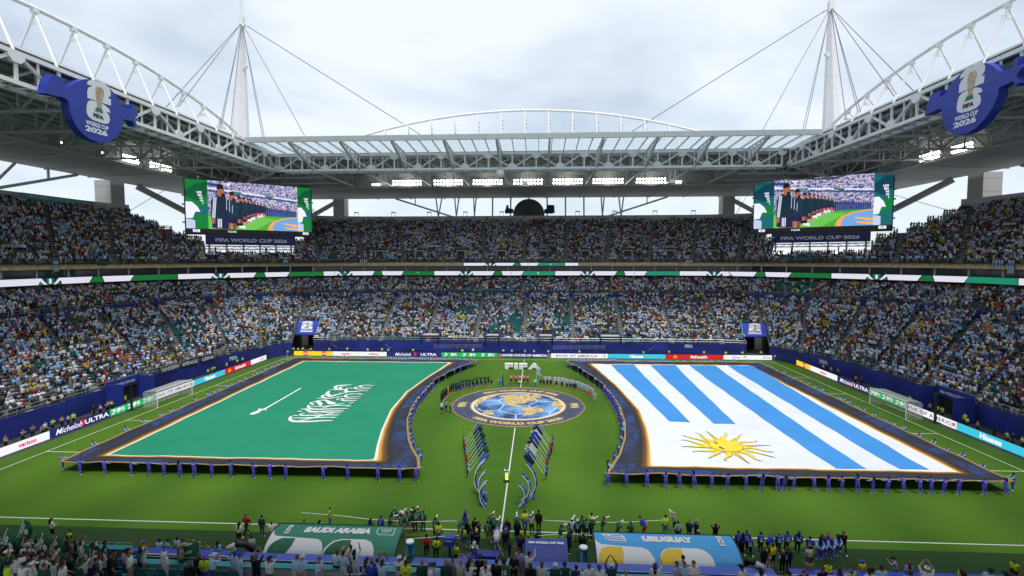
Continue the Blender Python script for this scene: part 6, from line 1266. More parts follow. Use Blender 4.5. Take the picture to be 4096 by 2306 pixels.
def make_person(d):
    o = bpy.data.objects.new('person', body_mesh(d['pz'], d['vox'])); COL.objects.link(o); o.matrix_basis = d['mat']
    for k, v in d['P'].items(): o[k] = [float(q) for q in v]
    J = POSES[d['pz']]; hd = J['hea']
    def kid(nm, me, at, props):
        k = bpy.data.objects.new(nm, me); COL.objects.link(k); k.parent = o; k.location = at
        for a, b in props.items(): k[a] = [float(q) for q in b]
    if d['cap']: kid('cap', CAPS, hd+[0, 0, .03], {'cap': CLR[d['cap']]})
    if d['long']: kid('long_hair', HAIRS, hd, {'hair': d['hr']})
    if d['scarf']: kid('head_scarf', SCARF, hd, {'cap': CLR[d['scarf']]})
    if d['prt']: kid('shirt_print', PRINT[d['prt']], (0, 0, J['che'][2]-1.30), {})
    w_ = d['label'].split(); tag(o, ' '.join(w_[:16]), 'person', d['group'])
def finish_people():
    L = sorted(PEOPLE, key=lambda d: -d['size'])
    for d in L[:300]: make_person(d)
    far = L[300:]
    if not far: return
    names = sorted(set(d['pz'] for d in far)); PR = bpy.data.collections.new('far_people_shapes')
    for j, nm in enumerate(names): PR.objects.link(bpy.data.objects.new(f'far_shape_{j:02d}', body_mesh(nm, .05)))
    gn_scatter('far_people', [d['xyz'] for d in far], {'rz': [math.radians(d['face']) for d in far], 'sc': [d['h'] for d in far], 'idx': [names.index(d['pz']) for d in far]}, {a: np.array([d['P'][a] for d in far]) for a in ATT}, PR, 'far people holding flag edges and lining up beyond the centre carpet', 'people')
PZ = dict(photo='aiming a camera', up2='both arms raised', up1='one arm raised', head='hands on head', walk='walking', stoop='bending', kneel='kneeling', sit='seated', back='hands behind back', cross='arms folded', front='hands in front', hips='hands on hips', point='pointing', hold='gripping cloth', hold2='gripping cloth', arms='arms spread', chest='hand on chest')
# ------------------------------------------------------------------ flag holders
def holder(x, y, face, group, edge, near=False):
    lg = rnd.random() < .35
    return person(x, y, 0, face, 'purple', 'purple', rnd.choice(['hold', 'hold2']), sleeve='mint', fore='mint', shoe='white', prt='heart' if near else None, long=lg, vox=.034 if near else .05, label=('long haired ' if lg else 'short haired ')+'person in purple tracksuit gripping '+edge, group=group)
def zz(r, x, y):
    o = {1: (0, 1540, .53), 2: (1366, 1540, .53), 3: (2732, 1540, .5295), 4: (0, 770, .531), 5: (1366, 770, .531), 6: (2732, 770, .531), 7: (1100, 1200, .3106)}[r]; return o[0]+x*o[2], o[1]+y*o[2]
for r, xs_ in ((1, (560, 757, 967, 1105, 1225, 1355, 1465, 1602, 1745, 1925, 2050, 2175, 2458)), (2, (70, 295, 460, 580))):
    for x in xs_: u, v = zz(r, x, 700); holder(G(u, v)[0], -25.75+rnd.uniform(-.06, .06), rnd.uniform(-25, 5), 'holders of the green flag near edge', 'the green flag hem, back to the dugouts', True)
for r, xs_ in ((2, (2015, 2160, 2315, 2455, 2560)), (3, (95, 225, 335, 478, 592, 712, 755, 830, 980, 1080, 1180, 1295, 1410, 1510, 1630, 1745, 1825, 1915, 2025, 2205, 2360))):
    for x in xs_: u, v = zz(r, x, 800); holder(G(u, v)[0], -25.85+rnd.uniform(-.06, .06), rnd.uniform(0, 28), 'holders of the striped flag near edge', 'the striped flag hem, back to the dugouts', True)
holder(-46.1, -24.6, -70, 'holders of the green flag goal side', 'the goal side edge of the green flag', True); holder(47.2, -24.7, 75, 'holders of the striped flag goal side', 'the goal side edge of the striped flag', True)
L1 = [(1, q) for q in ((610, 470), (875, 365), (1015, 300), (1160, 250), (1240, 210), (1325, 175), (1435, 125), (1540, 82), (1585, 60), (1625, 45), (1690, 18), (1735, 10))]+[(4, q) for q in ((1785, 1430), (1835, 1405), (1900, 1380), (1930, 1370), (1965, 1355), (2000, 1335), (2045, 1310), (2070, 1300), (2100, 1292), (2135, 1280), (2175, 1262))]
for r, q in L1: p = onX(*zz(r, *q), -47.6); holder(gf.side(p[1])-.36, p[1], -90+rnd.uniform(-15, 15), 'holders of the green flag goal side', 'the goal side edge of the green flag')
L2 = [(3, q) for q in ((965, 10), (1020, 35), (1070, 55), (1108, 75), (1205, 115), (1230, 140), (1275, 160), (1335, 185), (1390, 210), (1470, 245), (1560, 280), (1625, 305), (1700, 345), (1815, 400), (1925, 450), (2035, 495), (2155, 555), (2310, 620))]+[(6, q) for q in ((628, 1305), (655, 1318), (685, 1335), (727, 1355), (780, 1378), (825, 1395), (857, 1410), (910, 1432))]
for r, q in L2: p = onX(*zz(r, *q), 47.5); holder(uf.side(p[1])+.36, p[1], 90+rnd.uniform(-15, 15), 'holders of the striped flag goal side', 'the goal side edge of the striped flag')
for x in (260, 460, 615, 755, 897, 1062, 1135, 1235, 1290, 1333, 1425, 1475, 1522, 1575, 1622, 1668, 1707, 1745, 1785, 1815, 1855, 1888, 1915, 1948, 1988, 2027, 2085, 2148, 2198, 2250, 2325, 2395, 2455, 2545): holder(onY(1100+x*.3106, 1436, 28.4)[0], 28.42, 180+rnd.uniform(-15, 15), 'holders of the green flag far edge', 'the far hem of the green flag')
for r, xs_ in ((5, (1718, 1760, 1790, 1815, 1845, 1870, 1890, 1910, 1935, 1960, 1985, 2005, 2030, 2055, 2085, 2155, 2215, 2250, 2325, 2390, 2420, 2465, 2530)), (6, (10, 75, 150, 210, 280, 385, 485))):
    for x in xs_: holder(onY(zz(r, x, 0)[0], 1440, 28.4)[0], 28.42, 180+rnd.uniform(-15, 15), 'holders of the striped flag far edge', 'the far hem of the striped flag')
for y in list(np.arange(27, 8, -3.1))+list(np.arange(7.4, -24, -1.75)): y += rnd.uniform(-.4, .4); holder(gf.edge(y)+.38, y, 90+rnd.uniform(-20, 20), 'holders of the green flag curved edge', 'the curved inner edge of the green flag')
for y in list(np.arange(27.4, 8, -2.9))+list(np.arange(7.4, -13, -1.05))+list(np.arange(-13.5, -25, -2.6)): y += rnd.uniform(-.3, .3); holder(uf.edge(y)-.38, y, -90+rnd.uniform(-20, 20), 'holders of the striped flag curved edge', 'the curved inner edge of the striped flag')
# ------------------------------------------------------------------ teams, officials, mascots
def z8(x, y): return (1700+x*.295, 1440+y*.295)
for i, q in enumerate(((860, 355), (815, 356), (757, 355), (702, 366), (645, 385), (600, 388), (560, 392), (520, 402), (480, 422), (440, 430), (415, 440), (385, 450), (355, 460), (330, 475), (310, 490), (295, 505), (280, 520), (265, 535), (250, 550), (240, 562), (230, 577), (220, 590))):
    p = G(*z8(*q)); gk = i in (14,); fc = math.degrees(math.atan2(-(p[0]-C0[0]), (p[1]-C0[1])))+180; person(p[0], p[1], 0, fc, 'dgreen' if not gk else 'yellow', 'black' if not gk else 'yellow', 'arms' if i < 12 else 'stand', 1.04, sleeve='black', fore='black', shin='skin', shoe='pink' if i % 3 else 'white', vox=.05, label='footballer in a dark green jacket lined up by the centre carpet' if not gk else 'goalkeeper in yellow lined up among the green jackets', group='players in dark green jackets')
for i, q in enumerate(((1628, 345), (1672, 345), (1690, 347), (1757, 350), (1808, 355), (1850, 360), (1890, 370), (1925, 380), (1970, 390), (2010, 400), (2055, 410), (2085, 420), (2110, 430), (2140, 445), (2165, 455), (2190, 465), (2215, 480), (2240, 495), (2262, 510), (2280, 530), (2300, 560), (2305, 590))):
    p = G(*z8(*q)); gk = i in (2, 17); fc = math.degrees(math.atan2(-(p[0]-C0[0]), (p[1]-C0[1])))+180; person(p[0], p[1], 0, fc, 'silver', 'white' if not gk else 'orange', 'stand', 1.04, sleeve='silver', fore='silver', shin='skin' if not gk else 'orange', shoe='pink', vox=.05, label='footballer in a silver blue jacket lined up by the centre carpet' if not gk else 'goalkeeper with orange shorts lined up among the silver jackets', group='players in silver blue jackets')
for q in ((902, 360), (820, 370), (768, 375), (717, 383), (665, 392), (602, 405), (563, 405), (516, 412), (475, 425), (443, 437), (423, 445)): p = G(*z8(*q)); person(p[0], p[1], 0, 180+rnd.uniform(-10, 25), 'navy', 'blue', 'stand', .74, sleeve='navy', fore='navy', shin='skin', shoe='pink', vox=.05, label='child mascot in navy standing before the green jacketed players', group='mascots before the green jackets', long=rnd.random() < .4)
for q in ((1568, 357), (1610, 357), (1658, 357), (1707, 365), (1782, 375), (1857, 387), (1930, 405), (1973, 408), (2012, 412), (2042, 417)): p = G(*z8(*q)); person(p[0], p[1], 0, 180+rnd.uniform(-25, 10), 'navy', 'navy', 'stand', .74, sleeve='navy', fore='navy', shin='skin', shoe='pink', vox=.05, label='child mascot in navy standing before the silver jacketed players', group='mascots before the silver jackets', long=rnd.random() < .4)
for x in (1167, 1230, 1287, 1342, 1392): p = G(*z8(x, 332)); person(p[0], p[1], 0, 180, 'pink', 'black', 'back' if x != 1287 else 'front', 1.02, shin='skin', shoe='black', vox=.045, label='match official in a pink shirt and black shorts beyond the centre carpet', group='match officials in pink')
p = G(*z8(1285, 367)); person(p[0], p[1], 0, 180, 'white', 'black', 'stand', .74, shin='skin', shoe='pink', long=True, vox=.05, label='girl in white standing in front of the pink officials')
def cloth(name, label, group, pole0, pole1, corners, mats, split=None):
    t = thing(name, label, 'flag', tuple(pole0), group); mb = MB(); mb.tube([pole0, pole1], .022, 6); mb.build('pole', white, t); mb = MB(); a, b, c_, d = [np.array(q, float) for q in corners]; n = 8; nrm = np.cross(b-a, d-a); nrm /= np.linalg.norm(nrm)+1e-9; ph = rnd.random()*6
    g = [[(a+(b-a)*i/n)*(1-j/n)+(d+(c_-d)*i/n)*(j/n)+nrm*.06*math.sin(ph+j*1.1+i*.4)*(j/n) for i in range(n+1)] for j in range(n+1)]
    mb.grid(g)
    if len(mats) > 1: mb.m = [split(k//n, k % n) for k in range(n*n)]
    mb.build('flag_cloth', mats, t, True); return t
fab = {k: M('fabric_'+k, CLR[k] if k in CLR else (.5, .5, .5), .8, amp=.12) for k in ('green', 'dgreen', 'navy', 'blue', 'white', 'lblue')}
fab['mid'] = M('fabric_mid', (.05, .16, .42), .8)
p = G(*z8(1018, 378)); person(p[0], p[1], 0, 180, 'purple', 'purple', 'pole', sleeve='mint', fore='mint', vox=.05, label='standard bearer with the plain green flag beside the carpet'); cloth('held_flag', 'green flag hanging straight down from its pole beside the carpet', None, (p[0]+.15, p[1]-.35, .3), (p[0]+.35, p[1]-.4, 2.9), [(p[0]+.35, p[1]-.42, 2.85), (p[0]+.2, p[1]-.4, .55), (p[0]+.75, p[1]-.5, .3), (p[0]+.55, p[1]-.45, 2.3)], [fab['green']])
p = G(*z8(1495, 380)); person(p[0], p[1], 0, 180, 'mint', 'purple', 'pole', sleeve='mint', fore='mint', vox=.05, label='standard bearer with the striped national flag beside the carpet'); cloth('held_flag', 'white and blue striped flag hanging from its pole beside the carpet', None, (p[0]+.1, p[1]-.35, .9), (p[0]+.3, p[1]-.4, 4.2), [(p[0]+.3, p[1]-.42, 4.15), (p[0]+.4, p[1]-.4, 2.3), (p[0]+1.3, p[1]-.5, 2.0), (p[0]+.7, p[1]-.45, 3.2)], [fab['white'], fab['mid']], lambda j, i: 1 if j % 2 else 0)
for i, q in enumerate(((757, 222), (790, 205), (825, 212))):
    p = G(*zz(2, *q)); person(p[0], p[1], 0, 20+30*i, 'lblue' if i == 0 else 'grey', 'black', 'photo', shin='skin', shoe='black', vox=.045, prt='bib', label=('television cameraman in a blue bib and black shorts', 'television cameraman in a grey bib holding a large camera', 'tall television crew member in a grey bib and shorts')[i]+' beside the carpet')
# ------------------------------------------------------------------ children with banners
def z4(x, y): return (1800+x*.2482, 1700+y*.2482)
kl = [G(*z4(285, 862)), G(*z4(228, 340))]; kr = [G(*z4(1535, 905)), G(*z4(1662, 345))]
fl_l = ['mid', 'dgreen', 'green', 'blue', 'green', 'navy', 'green', 'navy', 'mid']; fl_r = ['navy', 'mid', 'white', 'white', 'navy', 'blue', 'blue', 'white', 'navy', 'mid']
for s, ends, fl in ((1, kl, fl_l), (-1, kr, fl_r)):
    n = len(fl); side = 'sword' if s > 0 else 'sun'
    for i in range(n):
        p = ends[0]+(ends[1]-ends[0])*(i/(n-1)); x, y = p[0]+rnd.uniform(-.12, .12), p[1]; rd_ = i % 4 in (2, 3)
        person(x, y, 0, -90*s+rnd.uniform(-8, 8), 'red' if rd_ else 'blue', 'black' if rd_ else 'navy', 'pole', .80, sleeve='red' if rd_ else 'lblue', fore='red' if rd_ else 'lblue', shoe='pink', vox=.045, label=f"child in a {'red' if rd_ else 'blue'} tracksuit carrying a banner in the {side} side file", group=f'banner children, {side} side')
        a = np.array([x+s*.28, y+.05, .75]); b = a+np.array([s*1.35, -.05+rnd.uniform(-.2, .2), 1.95]); d = (b-a)/np.linalg.norm(b-a); f0 = b-d*1.05; drop = np.array([s*.55, .05, -.55])
        cloth('hand_banner', f"small {dict(mid='mid blue', dgreen='dark green').get(fl[i], fl[i])} banner on a white pole in the {side} side file", f'banners, {side} side', a-d*.2, b, [b, f0, f0+drop, b+drop+np.array([s*.1, 0, .25])], [fab[fl[i]], fab['mid']] if fl[i] == 'white' else [fab[fl[i]]], lambda j, i2: 1 if i2 % 3 == 1 and j > 2 else 0)
# ------------------------------------------------------------------ spectators
r2 = np.random.RandomState(5)
def aisle(L, step, width): return np.abs((L % step)-step/2) < width
PAL = [((.30, .52, .82), .235), ((.78, .80, .83), .225), ((.012, .014, .022), .24), ((.03, .05, .12), .08), ((.58, .42, .02), .05), ((.42, .02, .02), .04), ((.02, .10, .06), .05), ((.22, .23, .25), .05), ((.06, .14, .40), .03), ((.62, .30, .32), .012), ((.20, .12, .08), .015), ((.60, .20, .03), .008), ((.55, .65, .05), .006)]
PC = np.array([c for c, w_ in PAL]); PW = np.array([w_ for c, w_ in PAL]); PW = PW/PW.sum()
pts, rot, scl, idx, cols, tier_ = [], [], [], [], [], []
emp = []
tun = [(48.0, 55.8)]
empt = [(onY(2050, 1290, 55)[0], 51, 4.5, 4), (onY(1850, 1250, 58)[0], 56, 4, 3), (onY(2330, 1240, 60)[0], 60, 8, 3), (onY(2080, 1165, 70)[0], 70, 6, 5), (onY(2040, 1330, 47)[0], 46, 5, 3), (onY(2250, 1290, 52)[0], 52, 2.5, 7), (68.5, 58, 6, 6), (-66, 18, 3, 4), (-70, 25, 3, 5)]
for name, tier, i, pl, s0, s1, n in ROWS:
    d = np.diff(pl[:, :2], axis=0); L = np.r_[0, np.cumsum(np.linalg.norm(d, axis=1))]
    if L[-1] < 1: continue
    q = np.arange(.3, L[-1], .54); k = np.interp(q, L, np.arange(len(L))); i0 = np.minimum(k.astype(int), len(L)-2); f = (k-i0)[:, None]
    P = pl[i0]*(1-f)+pl[i0+1]*f; tg = pl[i0+1]-pl[i0]; nx, ny = tg[:, 1], -tg[:, 0]; ang = np.arctan2(-nx, ny)
    par = (s0+k)/NR*4000
    # aisles follow a fixed place on the ring so that they line up between rows
    ref = {'low': rB, 'mid': rC, 'up': rU0}[tier]; RL = np.r_[0, np.cumsum(np.linalg.norm(np.diff(ref[:, :2], axis=0), axis=1))]
    ringpos = np.interp(s0+k, np.arange(NR), RL)
    keep = ~aisle(ringpos, 12.15, .62)
    run = 0
    for j in range(len(q)):
        if not keep[j]: continue
        x, y, z = P[j]
        u, v = proj((x, y, z+1))
        if not (-60 < u < 4160 and -60 < v < 2366): continue
        ax = abs(x)
        if tier == 'low' and i < 11 and (s1 == 48 and s0+k[j] > 47.8 or s0 == 100 and s0+k[j] < 100.2): continue
        if tier == 'up' and name == 'far' and 1 <= i <= 6 and any(abs(x-e[0]) < 1.6 for e in EXU): continue
        if tier == 'low' and i < 4 and y > 40 and any(abs(x-e) < 2.4 for e in EXL): continue
        pe = .045 if tier != 'mid' else .07
        if run > 0: run -= 1; pe = .9
        elif r2.rand() < (.013 if tier != 'up' else .007): run = r2.randint(3, 11)
        if tier == 'low': pe += .08*max(0, 1-i/6)
        for (ex, ey, rx, ry) in empt:
            if ((x-ex)/rx)**2+((y-ey)/ry)**2 < r2.uniform(.3, 1.3): pe = max(pe, .72)
        e = r2.rand() < pe
        if e: emp.append((x, y, z, ang[j])); continue
        pts.append((x+r2.uniform(-.06, .06), y+r2.uniform(-.06, .06), z)); rot.append(ang[j]+r2.uniform(-.45, .45)); scl.append(r2.uniform(.92, 1.05)); tier_.append(tier)
N = len(pts); pts = np.array(pts)
ci = r2.choice(len(PC), N, p=PW)
key_ = np.floor(pts[:, 0]/2.2).astype(int)*73856093 ^ np.floor(pts[:, 1]/2.2).astype(int)*19349663 ^ np.floor(pts[:, 2]/.8).astype(int)*83492791
cell = {}                                               # friends sit together: cells of shared colour
for k_ in np.unique(key_): cell[k_] = r2.choice(len(PC), p=PW)
cl_ = np.array([cell[k_] for k_ in key_]); ci = np.where(r2.rand(N) < .38, cl_, ci); shirt = PC[ci]*r2.uniform(.75, 1.1, (N, 1))
skin = np.array(SKIN)[r2.choice(6, N, p=[.3, .26, .18, .08, .12, .06])]*[.8, .86, .95]; long_sl = r2.rand(N) < .2
sleeve = shirt; fore = np.where(long_sl[:, None], shirt, skin); pants = np.array([(.02, .025, .04), (.04, .06, .11), (.3, .27, .22), (.5, .5, .5), (.012, .012, .012)])[r2.choice(5, N)]
shin = np.where((r2.rand(N) < .4)[:, None], skin, pants); hairc = np.where((r2.rand(N) < .20)[:, None], np.array([(.6, .6, .6), (.03, .05, .15), (.35, .5, .7), (.02, .02, .02)])[r2.choice(4, N)], np.array(HAIRC)[r2.choice(5, N, p=[.4, .25, .2, .1, .05])])
shoe = np.tile(np.array([[.3, .3, .3]]), (N, 1))
cp_ = ['stand', 'stand2', 'front', 'cross', 'up2', 'up1', 'chest', 'photo', 'hips', 'sit']; cw = [.2, .13, .17, .12, .05, .06, .12, .08, .02, .05]
pidx = r2.choice(len(cp_), N, p=cw)
dep = (pts-CAM)@CR[2]; order_ = np.argsort(dep)
# the 170 spectators in the stands that show largest are things of their own
single = set(order_[:SINGLES].tolist())
CNM = ['light blue', 'white', 'black', 'navy', 'yellow', 'red', 'dark green', 'grey', 'blue', 'pink', 'brown', 'orange', 'lime']
for k in single:
    side = 'behind the sword flag goal' if pts[k][0] < 0 else 'behind the sun flag goal'
    if abs(pts[k][0]) < 55: side = 'along the far touchline'
    o = bpy.data.objects.new('person', body_mesh(cp_[pidx[k]], .05)); COL.objects.link(o)
    o.matrix_basis = Matrix.Translation(Vector(pts[k])) @ Matrix.Rotation(rot[k], 4, 'Z') @ Matrix.Scale(scl[k], 4)
    for a, arr in zip(ATT, (shirt, sleeve, fore, pants, shin, shoe, skin, hairc)): o[a] = [float(q) for q in arr[k]]
    tag(o, f'spectator in a {CNM[ci[k]]} shirt standing in the lower tier {side}', 'person', f'spectators in the lower tier {side}')
rest = np.array([k for k in range(N) if k not in single])
PROTO = bpy.data.collections.new('spectator_shapes')
for j, nm in enumerate(cp_):
    o = bpy.data.objects.new(f'spectator_shape_{j:02d}', body_mesh(nm, .065)); PROTO.objects.link(o)
def gn_scatter(name, points, fl, co, proto, label, cat):
    me = bpy.data.meshes.new(name); me.from_pydata([tuple(p) for p in points], [], [])
    for k, v in fl.items(): a = me.attributes.new(k, 'INT' if k == 'idx' else 'FLOAT', 'POINT'); a.data.foreach_set('value', np.asarray(v).tolist())
    for k, v in co.items(): a = me.attributes.new(k, 'FLOAT_COLOR', 'POINT'); a.data.foreach_set('color', np.c_[v, np.ones(len(v))].ravel().astype(float))
    o = bpy.data.objects.new(name, me); COL.objects.link(o); o['kind'] = 'stuff'; o['label'] = label; o['category'] = cat
    ng = bpy.data.node_groups.new(name+'_nodes', 'GeometryNodeTree'); ng.interface.new_socket('Geometry', in_out='INPUT', socket_type='NodeSocketGeometry'); ng.interface.new_socket('Geometry', in_out='OUTPUT', socket_type='NodeSocketGeometry')
    n = ng.nodes; gi, go = n.new('NodeGroupInput'), n.new('NodeGroupOutput'); ip = n.new('GeometryNodeInstanceOnPoints'); cf = n.new('GeometryNodeCollectionInfo'); cf.inputs['Collection'].default_value = proto; cf.inputs['Separate Children'].default_value = True; cf.inputs['Reset Children'].default_value = True
    mv = n.new('GeometryNodeMeshToPoints')
    def na(nm, ty): q = n.new('GeometryNodeInputNamedAttribute'); q.data_type = ty; q.inputs['Name'].default_value = nm; return q.outputs['Attribute']
    cx = n.new('ShaderNodeCombineXYZ'); L = ng.links.new; L(na('rz', 'FLOAT'), cx.inputs['Z']); ip.inputs['Pick Instance'].default_value = True
    L(gi.outputs[0], ip.inputs['Points']); L(cf.outputs[0], ip.inputs['Instance']); L(na('idx', 'INT'), ip.inputs['Instance Index']); L(cx.outputs[0], ip.inputs['Rotation']); L(na('sc', 'FLOAT'), ip.inputs['Scale']); L(ip.outputs[0], go.inputs[0])
    md = o.modifiers.new('scatter', 'NODES'); md.node_group = ng; return o
rot, scl = np.array(rot), np.array(scl)
gn_scatter('crowd', pts[rest], {'rz': rot[rest], 'sc': scl[rest], 'idx': pidx[rest]}, {a: arr[rest] for a, arr in zip(ATT, (shirt, sleeve, fore, pants, shin, shoe, skin, hairc))}, PROTO, 'dense crowd of spectators filling all tiers of the stadium', 'crowd')
# ------------------------------------------------------------------ seats, where nobody stands and the tip-up seat shows
def seat_mesh():
    mb = MB(); mb.box((0, -.02, .42), (.46, .40, .07)); mb.box((0, -.24, .66), (.46, .07, .46)); mb.box((0, -.1, .2), (.06, .12, .4))
    me = bpy.data.meshes.new('seat_shape'); me.from_pydata(mb.v, [], mb.f); me.materials.append(teal); return me
SM = seat_mesh(); emp = np.array(emp); de = (emp[:, :3]-CAM)@CR[2]; oe_ = np.argsort(de)
for k in oe_[:300]:
    x, y, z, a = emp[k]; o = data_obj('stadium_seat', SM, Matrix.Translation((x, y, z)) @ Matrix.Rotation(a, 4, 'Z'))
    side = 'behind the sword flag goal' if x < -45 else 'behind the sun flag goal' if x > 45 else 'along the far touchline'; tag(o, 'empty teal tip up seat among spectators '+side, 'seat', 'empty seats '+side)
SP = bpy.data.collections.new('seat_shapes'); so_ = bpy.data.objects.new('seat_shape_00', SM); SP.objects.link(so_)
re_ = oe_[300:]; gn_scatter('seat_rows', emp[re_][:, :3], {'rz': emp[re_][:, 3], 'sc': np.ones(len(re_)), 'idx': np.zeros(len(re_), int)}, {}, SP, 'rows of empty teal seats showing between spectators', 'seats')
# aisle steps
mb = MB()
for key, ref, ra, rb, n in (('low', rB, rA, rB, 26), ('mid', rC, rB2, rC, 11), ('up', rU0, rU0, rU1, 26)):
    RL = np.r_[0, np.cumsum(np.linalg.norm(np.diff(ref[:, :2], axis=0), axis=1))]
    for q in np.arange(12.15/2, RL[-1], 12.15):
        k = np.interp(q, RL, np.arange(NR)); i0 = min(int(k), NR-2); f = k-i0; lim = n if key != 'up' else min(n, uplim(i0)); a, b = ra[i0]*(1-f)+ra[i0+1]*f, rb[i0]*(1-f)+rb[i0+1]*f; tg = ra[i0+1]-ra[i0]; tg = tg/np.linalg.norm(tg)
        if not (seen(a, 100) or seen(b, 100)): continue
        for i in range(lim):
            if key == 'low' and i < 11 and (96.9 < k < 100.1 or 47.9 < k < 51.1): continue
            p0, p1 = a+(b-a)*(i/n), a+(b-a)*((i+.5)/n); c_ = (p0+p1)/2; c_[2] = p0[2]+.09; dd = b-a; mb.box(c_, (1.0, np.linalg.norm((b-a)[:2])/n*.5, .18), math.atan2(tg[1], tg[0]))
st = mb.build('aisle_steps', conc, origin=False); st['kind'] = 'stuff'; st['label'] = 'pale concrete aisle steps climbing between the seat blocks'; st['category'] = 'steps'
# ------------------------------------------------------------------ near side: dugouts, parapet, front of the near stand
ZR0 = 3.7; YR0 = -45.0                                  # first row of the corner block
ZF = 4.78; YW = -47.9                                   # first row above the dugouts, further up the same rake
t = thing('near_grandstand', 'front rows of the near stand behind a concrete wall with teal capping', 'grandstand', (0, YW, 0))
cw_ = M('parapet_concrete', (.50, .48, .44), .85, amp=.18, scale=.8, bump=.1)
for a, b, yw, zf in ((-60, -21.2, YR0, ZR0), (-18.6, -7.2, YW, ZF), (-5.2, 1.2, YW, ZF), (3.4, 9.9, YW, ZF), (12.2, 42, YW, ZF)):
    beam('front_wall', t, (a, yw, zf/2+.38), (b, yw, zf/2+.38), .28, zf+.75, mat=cw_); beam('capping', t, (a, yw, zf+.80), (b, yw, zf+.80), .42, .10, mat=tealrail); beam('guard_rail', t, (a, yw+.1, zf+1.05), (b, yw+.1, zf+1.05), .05, mat=railm, kind='tube')
    for x in np.arange(a+1.5, b, 3.): beam('wall_joint', t, (x, yw-.15, .1), (x, yw-.15, zf+.7), .05, .02, mat=conc)
for x in (-21.2,): beam('return_wall', t, (x, YR0, 2.1), (x, YW, 2.6), .3, 4.2, mat=fblue)
for k in range(9):
    mb = MB(); y0 = YR0-.25-.85*k; z = ZR0+.38*k
    if k < 3: mb.box((-40.6, y0-.42, z-.2), (38.8, .86, .4))
    else: mb.box((-7.5, y0-.42, z-.2), (105, .86, .4))
    mb.build('terrace_step', tread, t)
NS = []
for k in range(6):
    for x in np.arange(-36, 40, .56):
        if k < 3 and -21.4 < x: continue
        if any(a-.2 < x < b+.2 for a, b in ((-21.5, -19.8), (-7.2, -5.2), (1.2, 3.4), (9.9, 12.2))): continue
        NS.append((x, YR0-.75-.85*k, ZR0+.38*k))
# blue parapet behind the dugouts
t = thing('blue_parapet', 'long blue wrapped parapet wall behind the dugouts', 'wall', (0, -41, 0))
for a, b in ((-17.4, -6.1), (-5.2, 1.3), (2.2, 17.8)):
    beam('wall', t, (a, -41.5, .98), (b, -41.5, .98), .6, 1.96, mat=fblue2); beam('top', t, (a, -41.48, 1.99), (b, -41.48, 1.99), .84, .06, mat=M('parapet_blue_top', (.06, .11, .48), .45, amp=.5, scale=.8))
# stair flights with white rails
for x, nm in ((-6.2, 'beside the green dugout'), (2.3, 'by the middle canopy'), (11.0, 'behind the light blue dugout')):
    t = thing('stair_flight', 'steel stair with white rails '+nm, 'stairs', (x, -44, 0))
    for k in range(9): beam('step', t, (x-.85, -43.6-.48*k, 1.9+.32*k), (x+.85, -43.6-.48*k, 1.9+.32*k), .42, .08, mat=conc)
    for s in (-1, 1):
        beam('stringer', t, (x+s*.95, -43.3, 1.8), (x+s*.95, -47.9, 4.7), .07, .5, mat=fblue)
        for h in (.55, 1.05): beam('handrail', t, (x+s*.95, -43.3, 1.8+h), (x+s*.95, -48.0, 4.75+h), .10, .07, mat=white)
        for q in (0, .33, .67, 1): beam('rail_post', t, (x+s*.95, -43.4-4.5*q, 1.9+2.85*q), (x+s*.95, -43.4-4.5*q, 2.85+2.9*q), .06, mat=railm)
t = thing('exit_side_wall', 'slanting blue side wall with a white cap between the supporters and the desks', 'wall', tuple(G(690, 2280, 4.0)))
pa, pb = G(560, 2330, 5.4), G(745, 2246, 4.4); beam('wall', t, pa-[0, 0, .9], pb-[0, 0, .9], .16, 1.8, mat=fblue); beam('cap', t, pa, pb, .3, .12, mat=white)
pa, pb = G(700, 2330, 5.2), G(800, 2250, 4.2); beam('handrail', t, pa, pb, .1, .08, mat=white)
for q in (.2, .6, 1.): c_ = pa+(pb-pa)*q; beam('rail_post', t, c_-[0, 0, 1.], c_, .06, mat=railm)
def mapx(u0, u1, v, z): return G(u0, v, z)[0], G(u1, v, z)[0]
